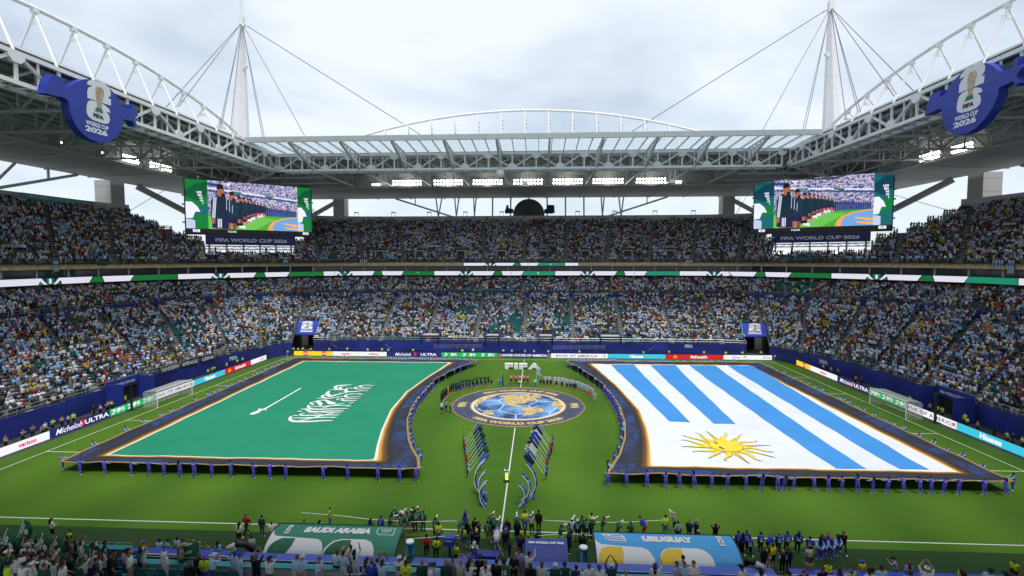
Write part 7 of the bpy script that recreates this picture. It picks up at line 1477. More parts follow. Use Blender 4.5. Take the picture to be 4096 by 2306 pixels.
def dugout(label, x0, x1, cols, name):
    """curved roof shell: front lip high over the bench, back swept down to the parapet"""
    t = thing('dugout', label, 'dugout', ((x0+x1)/2, -39.6, 0)); W = x1-x0
    prof = [(-38.45, 2.62), (-38.8, 2.67), (-39.3, 2.66), (-39.75, 2.58), (-40.15, 2.44), (-40.5, 2.26), (-40.8, 2.04), (-41.02, 1.76)]
    P = np.array(prof); L = np.r_[0, np.cumsum(np.linalg.norm(np.diff(P, axis=0), axis=1))]; H = L[-1]
    def at(a, b, l=0.):                                   # a along, b 0..1 from the lip down the back
        q = b*H; y, z = np.interp(q, L, P[:, 0]), np.interp(q, L, P[:, 1]); k = min(np.searchsorted(L, q), len(L)-1); k = max(k, 1); d = P[k]-P[k-1]; d = d/np.linalg.norm(d); nn = np.array([d[1], -d[0]]); return (x0+W*a, y-l*abs(nn[0]) if True else 0, z+l*abs(nn[1]))
    nb = 16; mb = MB(); mb.grid([[at(i/24, j/nb) for i in range(25)] for j in range(nb+1)]); o = shell = mb.build('roof_shell', cols['base'], t, True)
    mb = MB(); mb.grid([[tuple(np.array(at(i/24, j/nb))-[0, -.06, .07]) for i in range(25)] for j in range(nb+1)]); mb.build('lining', blackp, t, True)
    for e in (0, 1): mb = MB(); mb.tube([at(e, j/nb) for j in range(nb+1)], .05, 6); mb.build('end_frame', blackp, t)
    mb = MB(); mb.tube([at(0, 0), at(1, 0)], .05, 6); mb.build('front_lip', blackp, t)
    for k in range(11): x = x0+W*(k+.5)/11; mb = MB(); mb.box((x, -39.7, .45), (.55, .5, .12)); mb.box((x, -39.95, .8), (.55, .1, .7)); mb.build('bench_seat', cols['seat'], t)
    def pat(pts, m, l, nm='pattern'):
        # clip into strips so that the sheet follows the curve
        pts = np.array(pts); lo, hi = pts[:, 1].min(), pts[:, 1].max(); n = max(1, int((hi-lo)*nb+1)); mb = MB()
        for k in range(n):
            a, b = lo+(hi-lo)*k/n, lo+(hi-lo)*(k+1)/n
            def span(v):
                xs_ = []
                for i in range(len(pts)):
                    p, q = pts[i], pts[(i+1) % len(pts)]
                    if (p[1]-v)*(q[1]-v) <= 0 and abs(p[1]-q[1]) > 1e-9: xs_.append(p[0]+(q[0]-p[0])*(v-p[1])/(q[1]-p[1]))
                return (min(xs_), max(xs_)) if xs_ else None
            e = 1e-6; sa, sb = span(min(a+e, hi-e)), span(max(b-e, lo+e))
            if sa and sb:
                m_ = 8; mb.grid([[at(sa[0]+(sa[1]-sa[0])*i/m_, a, l) for i in range(m_+1)], [at(sb[0]+(sb[1]-sb[0])*i/m_, b, l) for i in range(m_+1)]])
        if mb.v: mb.build(nm, m, shell, True)
    def txt(tx, a, b, h, w_, m, **k): mb = MB(); add_text(mb, tx, lambda s_, t_: at(a+s_/W, b-t_/H, .03), h=h, w=w_, **k); mb.build('lettering', m, shell)
    return t, at, pat, txt, W, H
g1, g2 = M('dugout_green', (.02, .20, .115), .5, amp=.05, scale=.5), M('dugout_dark_green', (.012, .12, .06), .5, amp=.05, scale=.5)
xa, xb = mapx(1105, 1618, 2112, 2.62)
t, at, pat, txt, W, H = dugout('green dugout roof reading SAUDI ARABIA', xa, xb, dict(base=g1, seat=M('bench_cyan', (.10, .45, .62), .5)), 'saudi')
pw = M('dugout_white', (.72, .72, .73), .5, amp=.03)
pat([(.0, .28), (.03, .5), (.10, .545), (.37, .55), (.42, .64), (.445, .8), (.45, .98), (.0, .98)], pw, .012); pat([(.03, .98), (.035, .80), (.06, .66), (.11, .57), (.21, .57), (.205, .75), (.17, .98)], g2, .022)
pat([(.445, .98), (.46, .78), (.50, .62), (.56, .55), (.75, .55), (.80, .62), (.83, .78), (.84, .98)], pw, .012); pat([(.455, .98), (.475, .8), (.51, .65), (.57, .58), (.64, .58), (.635, .8), (.62, .98)], g2, .022)
txt('SAUDI ARABIA', .50, .28, .62, W*.52, pw, bold=.08, shear=.15)
emb = lambda cx_, cy_, h: emblem26(t, lambda p, q, l: at(cx_+p*.85/W, cy_-q/H, .03+l*.6), h, EM)
emb(.115, .24, .72)
pat([(.80, .12), (.94, .12), (.945, .40), (.83, .40), (.805, .33)], pw, .012); pat([(.806, .14), (.935, .14), (.938, .38), (.833, .38), (.811, .32)], g1, .022)
mb = MB()
for k in range(9): mb.tube([at(.84+.009*k, .20, .035), at(.837+.009*k+.006, .27, .035)], .02, 4)
mb.tube([at(.84, .275, .035), at(.915, .275, .035)], .02, 4); mb.tube([at(.845, .335, .035), at(.905, .335, .035)], .025, 4); mb.build('script_emblem', pw, t)
u1, u2 = M('dugout_blue', (.05, .33, .68), .5, amp=.05, scale=.5), M('dugout_yellow', (.72, .50, .02), .5, amp=.04, scale=.5)
xa, xb = mapx(2375, 2925, 2150, 2.62)
t, at, pat, txt, W, H = dugout('light blue dugout roof reading URUGUAY', xa, xb, dict(base=u1, seat=M('bench_cyan')), 'uruguay')
pat([(.0, .30), (.03, .47), (.08, .52), (.31, .52), (.365, .6), (.40, .78), (.405, .98), (.0, .98)], pw, .012); pat([(.012, .98), (.02, .75), (.045, .6), (.09, .54), (.19, .54), (.192, .75), (.18, .98)], u2, .022)
pat([(.425, .98), (.44, .74), (.47, .6), (.52, .53), (.72, .53), (.77, .6), (.80, .75), (.81, .98)], pw, .012); pat([(.43, .98), (.445, .76), (.475, .62), (.52, .55), (.60, .55), (.605, .75), (.58, .98)], u2, .022)
txt('URUGUAY', .525, .27, .62, W*.36, pw, bold=.09)
emb = lambda cx_, cy_, h: emblem26(t, lambda p, q, l: at(cx_+p*.85/W, cy_-q/H, .03+l*.6), h, EM); emb(.90, .22, .8)
pat([(.06, .10), (.19, .10), (.222, .18), (.228, .42), (.12, .42), (.085, .33)], pw, .012)
for k, (a, b) in enumerate(((.12, .20), (.075, .205), (.085, .215), (.105, .222))): pat([(a, .145+.075*k), (b, .145+.075*k), (b+.003, .18+.075*k), (a+.006, .18+.075*k)], M('crest_blue', (.06, .22, .5), .5), .022)
mb = MB(); poly(mb, [(.045*(1 if k % 2 else .55)*math.cos(k*PI/8)/2.2, .12*(1 if k % 2 else .55)*math.sin(k*PI/8)/2) for k in range(16)], lambda a, b: at(.088+a, .165+b, .04)); mb.build('crest_sun', sun_y, t)
# middle canopy
xa, xb = G(1366+1387*.53, 1540+1160*.53, 2.3)[0], G(1366+1700*.53, 1540+1160*.53, 2.3)[0]
t = thing('officials_canopy', 'small navy blue canopy reading FIFA WORLD CUP 2026 between the dugouts', 'canopy', ((xa+xb)/2, -39.5, 0)); mb = MB(); pr = [(-38.9, 2.3), (-39.4, 2.28), (-39.9, 2.16), (-40.4, 1.92), (-40.8, 1.6), (-41.05, 1.2)]
mb.grid([[(xa+(xb-xa)*i/8, y, z) for i in range(9)] for y, z in pr]); mb.grid([[(xa+(xb-xa)*i/8, y+.07, z-.07) for i in range(9)] for y, z in pr]); mb.build('roof_shell', M('canopy_navy', (.035, .05, .27), .5, amp=.12, scale=.7), t, True)
mb = MB(); add_text(mb, 'FIFA WORLD CUP 2026', lambda s_, t_: ((xa+xb)/2+s_, -39.4+t_*.98, 2.31+t_*.06), h=.26, w=(xb-xa)*.84, bold=.06); mb.build('lettering', pw, t)
for x in (xa, xb): beam('end_frame', t, (x, -38.95, 0), (x, -38.95, 2.3), .08, mat=blackp)
mb = MB(); poly(mb, [(.1, 0), (.36, 0), (.34, .26), (.14, .26)], lambda a, b: (xa+(xb-xa)*a, -41.0+b*1.6, 1.36+b*1.5)); mb.build('gold_patch', gold, t)
# technical area floor and white marks
sheet('technical_area', -19, 20, -44.8, -39.3, -.002, M('technical_floor', (.05, .055, .065), .8, amp=.15, scale=.6))
for x0_, x1_ in ((-6.1, -4.4), (-3.4, -2.9), (-2.0, -1.4), (5.4, 6.4), (-5.0, -4.9)):
    sheet('pitch_marking', x0_, x1_, -40.3, -40.15, .004, line); sheet('pitch_marking', x1_-.15, x1_, -40.15, -39.4, .004, line)
# drink barrels
cyan = M('barrel_cyan', (.03, .32, .62), .4, amp=.05)
for i, (r, x, y) in enumerate(((2, 518, 1290), (2, 1826, 1335))):
    p = G(*zz(r, x, y)); t = thing('drink_barrel', 'blue drink barrel with a white lid beside the '+('green' if i == 0 else 'light blue')+' dugout', 'barrel', (p[0], p[1], 0)); mb = MB()
    mb.tube([(p[0], p[1], z) for z in (0, .06, .12, .95, 1.0, 1.06)], [.30, .33, .31, .31, .33, .31], 18); mb.build('drum', cyan, t, True); mb = MB(); mb.tube([(p[0], p[1], 1.06), (p[0], p[1], 1.12)], [.30, .28], 18); mb.build('lid', white, t)
    for e in (-.16, .16):
        mb = MB(); add_text(mb, 'POWERADE', lambda a, b: (p[0]+e+b, p[1]-.325, .52+a), h=.10, w=.8, bold=.05); mb.build('lettering', M('barrel_ink', (.01, .02, .05), .5) if e > 0 else white, t)
    for z in (.12, .95): mb = MB(); mb.tube([(p[0]+.32*math.cos(k*PI/10), p[1]+.32*math.sin(k*PI/10), z) for k in range(21)], .02, 5); mb.build('hoop', blackp, t)
# review monitor, lounge blocks, covered camera
p = G(*zz(2, 818, 1305)); t = thing('review_monitor', 'navy pitchside review monitor on a post', 'monitor', (p[0], p[1], 0)); beam('post', t, p, p+[0, 0, 1.0], .16, mat=navy); beam('hood', t, p+[0, 0, 1.0], p+[0, 0, 1.6], .75, .55, mat=fblue2, up=(0, 1, 0)); mb = MB(); add_text(mb, 'Hisense', lambda a, b: (p[0]+a, p[1]-.40, 1.48+b), h=.12, bold=.05); mb.build('lettering', white, t); beam('foot', t, p+[0, 0, .0], p+[0, 0, .05], .6, mat=navy)
for i, (x, y, a, l) in enumerate(((-2.05, -39.3, .75, 1.7), (-.6, -38.6, 0, 1.6))):
    t = thing('blue_bench', ('slanted', 'square')[i]+' blue padded bench by the review monitor', 'bench', (x, y, 0)); mb = MB(); mb.box((x, y, .45), (l, .75, .9), a); mb.build('block', fblue2, t); mb = MB(); mb.box((x, y, .93), (l+.04, .79, .06), a); mb.build('seat_pad', fblue, t); mb = MB(); mb.box((x, y, .04), (l+.02, .77, .08), a); mb.build('plinth', navy, t)
p = G(*zz(2, 1170, 1290)); t = thing('covered_camera', 'broadcast camera under grey plastic covers on a tripod', 'camera', (p[0], p[1], 0))
for a in (0, 2.1, 4.2): beam('tripod_leg', t, (p[0]+.5*math.cos(a), p[1]+.5*math.sin(a), 0), (p[0], p[1], 1.1), .06, mat=white, kind='tube')
mb = MB(); mb.tube([(p[0], p[1]-.6, 1.35), (p[0], p[1]-.2, 1.45), (p[0]+.02, p[1]+.3, 1.45), (p[0]+.02, p[1]+.8, 1.4)], [.22, .3, .28, .2], 10); mb.build('rain_cover', M('plastic_cover', (.42, .44, .45), .3, amp=.4, scale=6), t, True); beam('lens_hood', t, (p[0], p[1]+.8, 1.4), (p[0], p[1]+1.15, 1.4), .34, .3, mat=fblue2); beam('viewfinder', t, (p[0]-.2, p[1]-.6, 1.5), (p[0]-.2, p[1]-.3, 1.55), .2, mat=blackp)
# media desks
def desks(label, a, b, n):
    a, b = np.array(a, float), np.array(b, float); t = thing('media_desk', label, 'desk', tuple((a+b)/2)); d = (b-a)/np.linalg.norm(b-a); nn = np.array([-d[1], d[0], 0])
    beam('desk_top', t, a+[0, 0, 1.0]+nn*.0, b+[0, 0, 1.0], .55, .06, mat=fblue2); beam('white_edge', t, a+[0, 0, .95]-nn*.3, b+[0, 0, .95]-nn*.3, .05, .08, mat=white); beam('front_panel', t, a+[0, 0, .5]+nn*.25, b+[0, 0, .5]+nn*.25, .05, 1.0, mat=blackp); beam('shelf', t, a+[0, 0, .4], b+[0, 0, .4], .5, .04, mat=blackp)
    for i in range(n+1): p = a+(b-a)*i/n; beam('divider', t, p-nn*.28, p-nn*.28+[0, 0, 1.0], .07, mat=railm); 
    return t
desks('long media desk with a blue top beside the sword flag corner', (-29.6, -39.6, 0), (-18.6, -39.6, 0), 9); desks('short media desk slanting back beside the green dugout', (-18.5, -39.7, 0), (-17.0, -40.6, 0), 2)
desks('long media desk with a blue top on the sun flag side', (19.6, -39.7, 0), (34.0, -39.7, 0), 11)
for u, v, L_ in ((430, 2172, 1.2),): p = G(u, v, 1.2); t = thing('monitor_bag', 'black covered monitor lying on the media desk', 'equipment', (p[0], -39.4, 1.0)); beam('body', t, (p[0]-.5, -39.4, 1.15), (p[0]+.5, -39.4, 1.15), .4, .34, mat=blackp); beam('strap', t, (p[0]-.2, -39.63, 1.15), (p[0]+.2, -39.63, 1.15), .03, .1, mat=railm)
for s, x0_, y0_, x1_, y1_ in ((-1, -17.7, -40.6, -15.9, -39.2), (1, 16.9, -40.9, 15.9, -39.0)):
    t = thing('air_hose', 'thick black air hose lying beside the '+('green' if s < 0 else 'light blue')+' dugout', 'hose', (x0_, y0_, 0)); mb = MB(); mb.tube([(x0_, y0_, 2.3), (x0_+(x1_-x0_)*.3, y0_+(y1_-y0_)*.3, 2.0), (x0_+(x1_-x0_)*.6, y0_+(y1_-y0_)*.6, 1.2), (x1_, y1_, .9)], .2, 10); mb.build('hose', blackp, t, True)
    mb = MB(); mb.tube([(x0_-s*.1, y0_-.1, 2.25), (x0_+s*.35, y0_-.35, 2.15)], [.2, .16], 10); mb.build('nozzle', M('hose_grey', (.5, .5, .48), .6), t, True)
# rope barrier held around the photographers
rp_ = [zz(2, *q) for q in ((-330, 960), (60, 1020), (240, 1030), (470, 1025), (680, 1035), (850, 1030))]; P = [G(u, v, .85) for u, v in rp_]
for lab, lst, z in (('thin white rope held along the touchline by the green dugout', [(1366-160, 1540+965*.53), (1366, 1540+990*.53), (1366+200*.53, 1540+1015*.53), (1366+520*.53, 1540+1035*.53), (1366+870*.53, 1540+1028*.53)], .95), ('thin white rope held along the touchline by the blue dugout', [(1366+1510*.53, 1540+1022*.53), (1366+1700*.53, 1540+1032*.53), (1366+2100*.53, 1540+1040*.53), (1366+2430*.53, 1540+1022*.53)], .95), ('lower white rope hanging behind the photographers', [(1366+480*.53, 1540+1165*.53), (1366+700*.53, 1540+1150*.53), (1366+910*.53, 1540+1133*.53)], .9), ('lower white rope hanging beside the officials canopy', [(1366+1480*.53, 1540+1140*.53), (1366+1700*.53, 1540+1125*.53), (1366+1890*.53, 1540+1138*.53)], .9)):
    mb = MB(); mb.tube([G(u, v, z) for u, v in lst], .025, 6); tag(mb.build('rope', white, smooth=True), lab, 'rope')
# ------------------------------------------------------------------ people on the near side
Z3 = lambda x, y: (1000+x*.2717, 1950+y*.2717); Z4_ = lambda x, y: (1700+x*.2717, 1950+y*.2717); Z5 = lambda x, y: (2300+x*.2717, 1950+y*.2717); Z6 = lambda x, y: (2950+x*.2455, 1950+y*.2455); Z7 = lambda x, y: (0+x*.2329, 2050+y*.2329); Z8 = lambda x, y: (500+x*.2329, 2050+y*.2329); ZR = lambda x, y: (2732+x*.5295, 1540+y*.5295)
CAMS = []
HEADZ = {'kneel': 1.33, 'sit': 1.33, 'stoop': 1.5}
def near(Zf, x, y, shirt, pants='black', pz='stand', face=0, floor=0., **k):
    h = k.pop('h', None) or (rnd.uniform(.97, 1.03) if floor == 0 else rnd.uniform(1.02, 1.10)); top = floor+HEADZ.get(pz, 1.76)*h; p = G(*Zf(x, y), top); place = k.pop('place', 'near the dugouts' if floor == 0 else 'in the near stand front row')
    yy = p[1]
    if floor == 0: yy = min(max(yy, -44.4), -20)
    person(p[0], yy, floor, face+rnd.uniform(-8, 8), shirt, pants, pz, h, place=place, vox=.032, **k)
    if k.get('prt') == 'bib' and pz == 'photo': CAMS.append((p[0], yy, floor, face, h))
bib = dict(prt='bib', sleeve='black', shin=None, shoe='black')
for a in [(Z3, 170, 410, 'dgreen', 'denim', 'stand', 0, dict(sleeve='dgreen', fore='dgreen')), (Z3, 325, 500, 'white', 'grey', 'stand2', -120, {}), (Z3, 470, 495, 'white', 'black', 'sit', 10, dict(hair=SKIN[1])), (Z3, 755, 478, 'white', 'black', 'stand', -80, {}), (Z3, 1015, 487, 'lime', 'purple', 'stand', -20, dict(long=True)),
  (Z3, 1165, 292, 'lime', 'purple', 'up1', -60, {}), (Z3, 1770, 465, 'blue', 'black', 'stand', -10, dict(long=True, prt='bib')), (Z3, 1920, 422, 'blue', 'black', 'stand', 0, dict(prt='bib')), (Z3, 2110, 297, 'green', 'khaki', 'stand', 0, dict(hair=HAIRC[4], **bib)), (Z3, 2055, 410, 'green', 'black', 'photo', -60, dict(**bib)), (Z3, 2225, 340, 'green', 'black', 'photo', -20, dict(cap='white', **bib)), (Z3, 2240, 392, 'green', 'grey', 'photo', 10, dict(**bib)), (Z3, 2330, 360, 'green', 'khaki', 'stand', 0, dict(cap='navy', **bib)), (Z3, 2395, 280, 'black', 'black', 'stand', -40, dict(long=True, hair=HAIRC[3])), (Z3, 2425, 340, 'green', 'black', 'photo', 40, dict(**bib)), (Z3, 2480, 310, 'green', 'grey', 'photo', 20, dict(**bib)), (Z3, 2545, 350, 'green', 'black', 'stand', 0, dict(cap='dgreen', **bib)),
  (Z8, 2075, 20, 'red', 'black', 'walk', 160, dict(sleeve='black')), (Z8, 1930, 175, 'white', 'black', 'front', -5, dict(shin='skin', long=True, shoe='pink')), (Z8, 2180, 400, 'palegrey', 'black', 'stand', 10, dict(sleeve='palegrey', fore='palegrey')), (Z8, 1870, 520, 'lime', 'black', 'up1', 175, dict(sleeve='orange', fore='orange', cap='purple')),
  (Z8, 580, 465, 'lblue', 'black', 'sit', 0, dict(cap='navy')), (Z8, 715, 455, 'lblue', 'black', 'sit', -40, dict(cap='black')), (Z8, 890, 420, 'lblue', 'black', 'sit', 10, {}), (Z8, 1065, 470, 'lblue', 'black', 'sit', 0, dict(hair=(.3, .1, .03))), (Z8, 1155, 485, 'lblue', 'black', 'sit', 0, dict(hair=SKIN[0])), (Z8, 1265, 505, 'grey', 'black', 'sit', 0, dict(cap='grey')), (Z8, 1400, 510, 'tan', 'black', 'sit', -30, {}), (Z8, 1590, 480, 'lblue', 'navy', 'stand', -10, dict(long=True)), (Z8, 350, 465, 'lime', 'black', 'up1', 150, dict(sleeve='orange', fore='orange', cap='purple')), (Z8, 945, 470, 'lime', 'black', 'stand', 30, dict(sleeve='orange', fore='orange', cap='navy')),
  (Z7, 885, 95, 'white', 'black', 'front', -20, dict(shin='skin', shoe='black', long=True)), (Z7, 1175, 290, 'lime', 'black', 'front', 170, dict(sleeve='black', fore='black')), (Z7, 1400, 440, 'lime', 'black', 'stand', 170, dict(sleeve='black', fore='black', skin=SKIN[5])),
  (Z4_, 155, 450, 'green', 'black', 'photo', 0, dict(**bib)), (Z4_, 195, 515, 'lime', 'purple', 'stand', 0, dict(shin='skin', prt='heart')), (Z4_, 20, 690, 'red', 'black', 'hips', 0, dict(cap='navy')), (Z4_, 150, 730, 'lime', 'black', 'stand', 0, dict(prt='steward')), (Z4_, 470, 480, 'green', 'khaki', 'stoop', -60, dict(cap='navy', prt='bib')), (Z4_, 580, 330, 'purple', 'purple', 'stand', 0, dict(sleeve='mint', fore='mint', cap='blue', long=True)), (Z4_, 620, 490, 'black', 'black', 'stand', -20, dict(long=True)), (Z4_, 575, 560, 'lime', 'purple', 'stand', -15, dict(shin='skin', cap='purple', long=True, hair=HAIRC[3])), (Z4_, 735, 450, 'black', 'black', 'stand', -30, {}), (Z4_, 768, 500, 'black', 'black', 'stand', 20, dict(sleeve='white')), (Z4_, 765, 590, 'black', 'black', 'stand', -10, dict(long=True, hair=(.45, .33, .17))), (Z4_, 690, 610, 'navy', 'black', 'point', -70, {}),
  (Z4_, 950, 385, 'green', 'black', 'photo', -30, dict(hair=SKIN[0], **bib)), (Z4_, 940, 485, 'green', 'khaki', 'stand', 0, dict(prt='bib')), (Z4_, 1012, 415, 'green', 'black', 'stand', 0, dict(hair=HAIRC[4], **bib)), (Z4_, 1075, 465, 'green', 'black', 'photo', -10, dict(cap='white', **bib)), (Z4_, 1190, 515, 'blue', 'red', 'front', 160, {}), (Z4_, 1215, 455, 'black', 'black', 'stand', -10, dict(long=True)), (Z4_, 1180, 585, 'navy', 'navy', 'stand', 10, dict(hair=SKIN[1])), (Z4_, 1345, 400, 'green', 'black', 'photo', 0, dict(cap='white', **bib)), (Z4_, 1375, 465, 'black', 'black', 'stand', 0, dict(sleeve='black', fore='black')), (Z4_, 1475, 340, 'lime', 'purple', 'stand', 0, dict(prt='heart')), (Z4_, 1585, 395, 'grey', 'black', 'photo', 0, dict(cap='lblue', prt='bib', shin='skin', sleeve='lblue')), (Z4_, 1675, 330, 'black', 'black', 'stand', -15, dict(h=1.08)), (Z4_, 1480, 585, 'lime', 'purple', 'stand', 0, dict(prt='heart', long=True)), (Z4_, 1665, 615, 'navy', 'navy', 'sit', 20, {}), (Z4_, 1240, 735, 'navy', 'navy', 'point', -90, {}), (Z4_, 1400, 690, 'navy', 'navy', 'stand', 160, dict(long=True)), (Z4_, 735, 790, 'grey', 'grey', 'photo', 170, dict(cap='lblue', sleeve='lblue', prt='bib')), (Z4_, 470, 815, 'lime', 'black', 'stand', 130, dict(prt='steward')),
  (Z4_, 1980, 540, 'green', 'white', 'photo', -60, dict(**bib)), (Z4_, 2150, 455, 'lblue', 'grey', 'photo', -30, dict(cap='white', prt='bib')), (Z4_, 2125, 530, 'green', 'black', 'front', -50, dict(**bib)), (Z4_, 2245, 475, 'green', 'black', 'stand', 0, dict(cap='white', **bib)), (Z4_, 2305, 410, 'green', 'black', 'stand', -20, dict(**bib)), (Z4_, 2375, 460, 'green', 'black', 'stand', 10, dict(**bib)), (Z4_, 2460, 365, 'lime', 'purple', 'stand', -20, {}), (Z4_, 2440, 440, 'green', 'black', 'photo', -70, dict(cap='palegrey', **bib)), (Z4_, 2100, 645, 'navy', 'black', 'point', -60, {}), (Z4_, 2330, 690, 'black', 'black', 'stand', -20, {}),
  (Z5, 395, 430, 'green', 'grey', 'photo', -70, dict(**bib)), (Z5, 625, 495, 'green', 'black', 'photo', -50, dict(cap='grey', **bib)), (Z5, 815, 490, 'green', 'black', 'stand', -160, dict(**bib)), (Z5, 770, 615, 'lime', 'black', 'sit', 0, dict(hair=HAIRC[4])), (Z5, 1035, 470, 'blue', 'red', 'stoop', 50, dict(prt='bib')), (Z5, 1325, 405, 'lime', 'purple', 'stand', 20, dict(shin='skin')), (Z5, 1475, 365, 'grey', 'black', 'photo', 30, dict(cap='palegrey', sleeve='lblue', prt='bib', shin='skin')), (Z5, 1520, 490, 'grey', 'black', 'stand', 0, dict(sleeve='lblue', prt='bib')), (Z5, 1685, 470, 'navy', 'navy', 'stand', 160, {}), (Z5, 1780, 475, 'navy', 'navy', 'stand', -60, dict(hair=SKIN[4])), (Z5, 1820, 625, 'navy', 'navy', 'sit', -150, dict(hair=SKIN[4])), (Z5, 2070, 540, 'black', 'black', 'head', -10, dict(long=True)),
  (Z6, 20, 700, 'blue', 'black', 'stand', 0, dict(prt='crew')), (Z6, 75, 720, 'blue', 'black', 'stand', 10, dict(long=True)), (Z6, 185, 690, 'blue', 'black', 'stand', -20, dict(prt='crew')), (Z6, 60, 790, 'blue', 'black', 'kneel', 0, dict(prt='crew', skin=SKIN[5])), (Z6, 205, 795, 'blue', 'black', 'kneel', -10, dict(prt='crew')), (Z6, 380, 730, 'blue', 'black', 'stand', 0, dict(cap='black', prt='crew')), (Z6, 490, 780, 'blue', 'black', 'stoop', -70, dict(hair=(.3, .05, .03))), (Z6, 660, 715, 'blue', 'black', 'stand', 0, dict(hair=SKIN[2], prt='crew')), (Z6, 800, 710, 'blue', 'black', 'back', 0, dict(prt='crew', skin=SKIN[5])), (Z6, 975, 700, 'blue', 'black', 'stand', -25, dict(long=True, prt='crew')), (Z6, 1180, 785, 'blue', 'black', 'kneel', -30, dict(prt='crew')), (Z6, 1490, 715, 'blue', 'black', 'stand', 20, dict(hair=(.35, .2, .1))), (Z6, 1365, 755, 'navy', 'navy', 'stand', 30, dict(long=True)),
  (Z6, 1345, 810, 'purple', 'purple', 'back', 0, dict(sleeve='mint', fore='mint', long=True)), (Z6, 1420, 790, 'purple', 'purple', 'back', 10, dict(sleeve='mint', fore='mint', long=True)), (Z6, 1535, 795, 'purple', 'purple', 'back', 0, dict(sleeve='mint', fore='mint', long=True, hair=(.25, .15, .08))), (Z6, 1650, 770, 'purple', 'purple', 'back', 15, dict(sleeve='mint', fore='mint', long=True)), (Z6, 1735, 720, 'black', 'black', 'walk', 165, {}), (Z6, 500, 945, 'yellow', 'white', 'stand', -10, dict(long=True)), (Z6, 590, 910, 'yellow', 'black', 'front', 20, dict(shin='skin')), (Z6, 425, 965, 'navy', 'black', 'stand', 0, dict(long=True, hair=HAIRC[3])), (Z6, 735, 1005, 'black', 'black', 'stand', 0, dict(sleeve='white', hair=SKIN[0])), (Z6, 850, 980, 'black', 'black', 'stand', 0, dict(sleeve='black')), (Z6, 1190, 950, 'palegrey', 'black', 'front', 0, dict(shin='black')), (Z6, 1475, 1205, 'lime', 'black', 'front', 170, dict(sleeve='orange')), (Z6, 1830, 1335, 'lime', 'black', 'up1', 0, dict(cap='purple')), (Z6, 2040, 1180, 'lime', 'black', 'stand', 0, dict(sleeve='orange', fore='orange', cap='purple', prt='steward')), (Z6, 1170, 1170, 'tan', 'black', 'stand', 160, {}),
  (ZR, 2105, 1370, 'lime', 'black', 'stand', 60, dict(sleeve='orange')), (ZR, 2515, 1315, 'lime', 'black', 'stand', 120, dict(sleeve='orange', prt='steward')), (ZR, 1630, 1310, 'lilac', 'black', 'photo', 60, dict(cap='black')), (ZR, 1710, 1335, 'lilac', 'black', 'stand', 0, dict(long=True))]:
    k = dict(a[7]); near(*a[:7], **k)
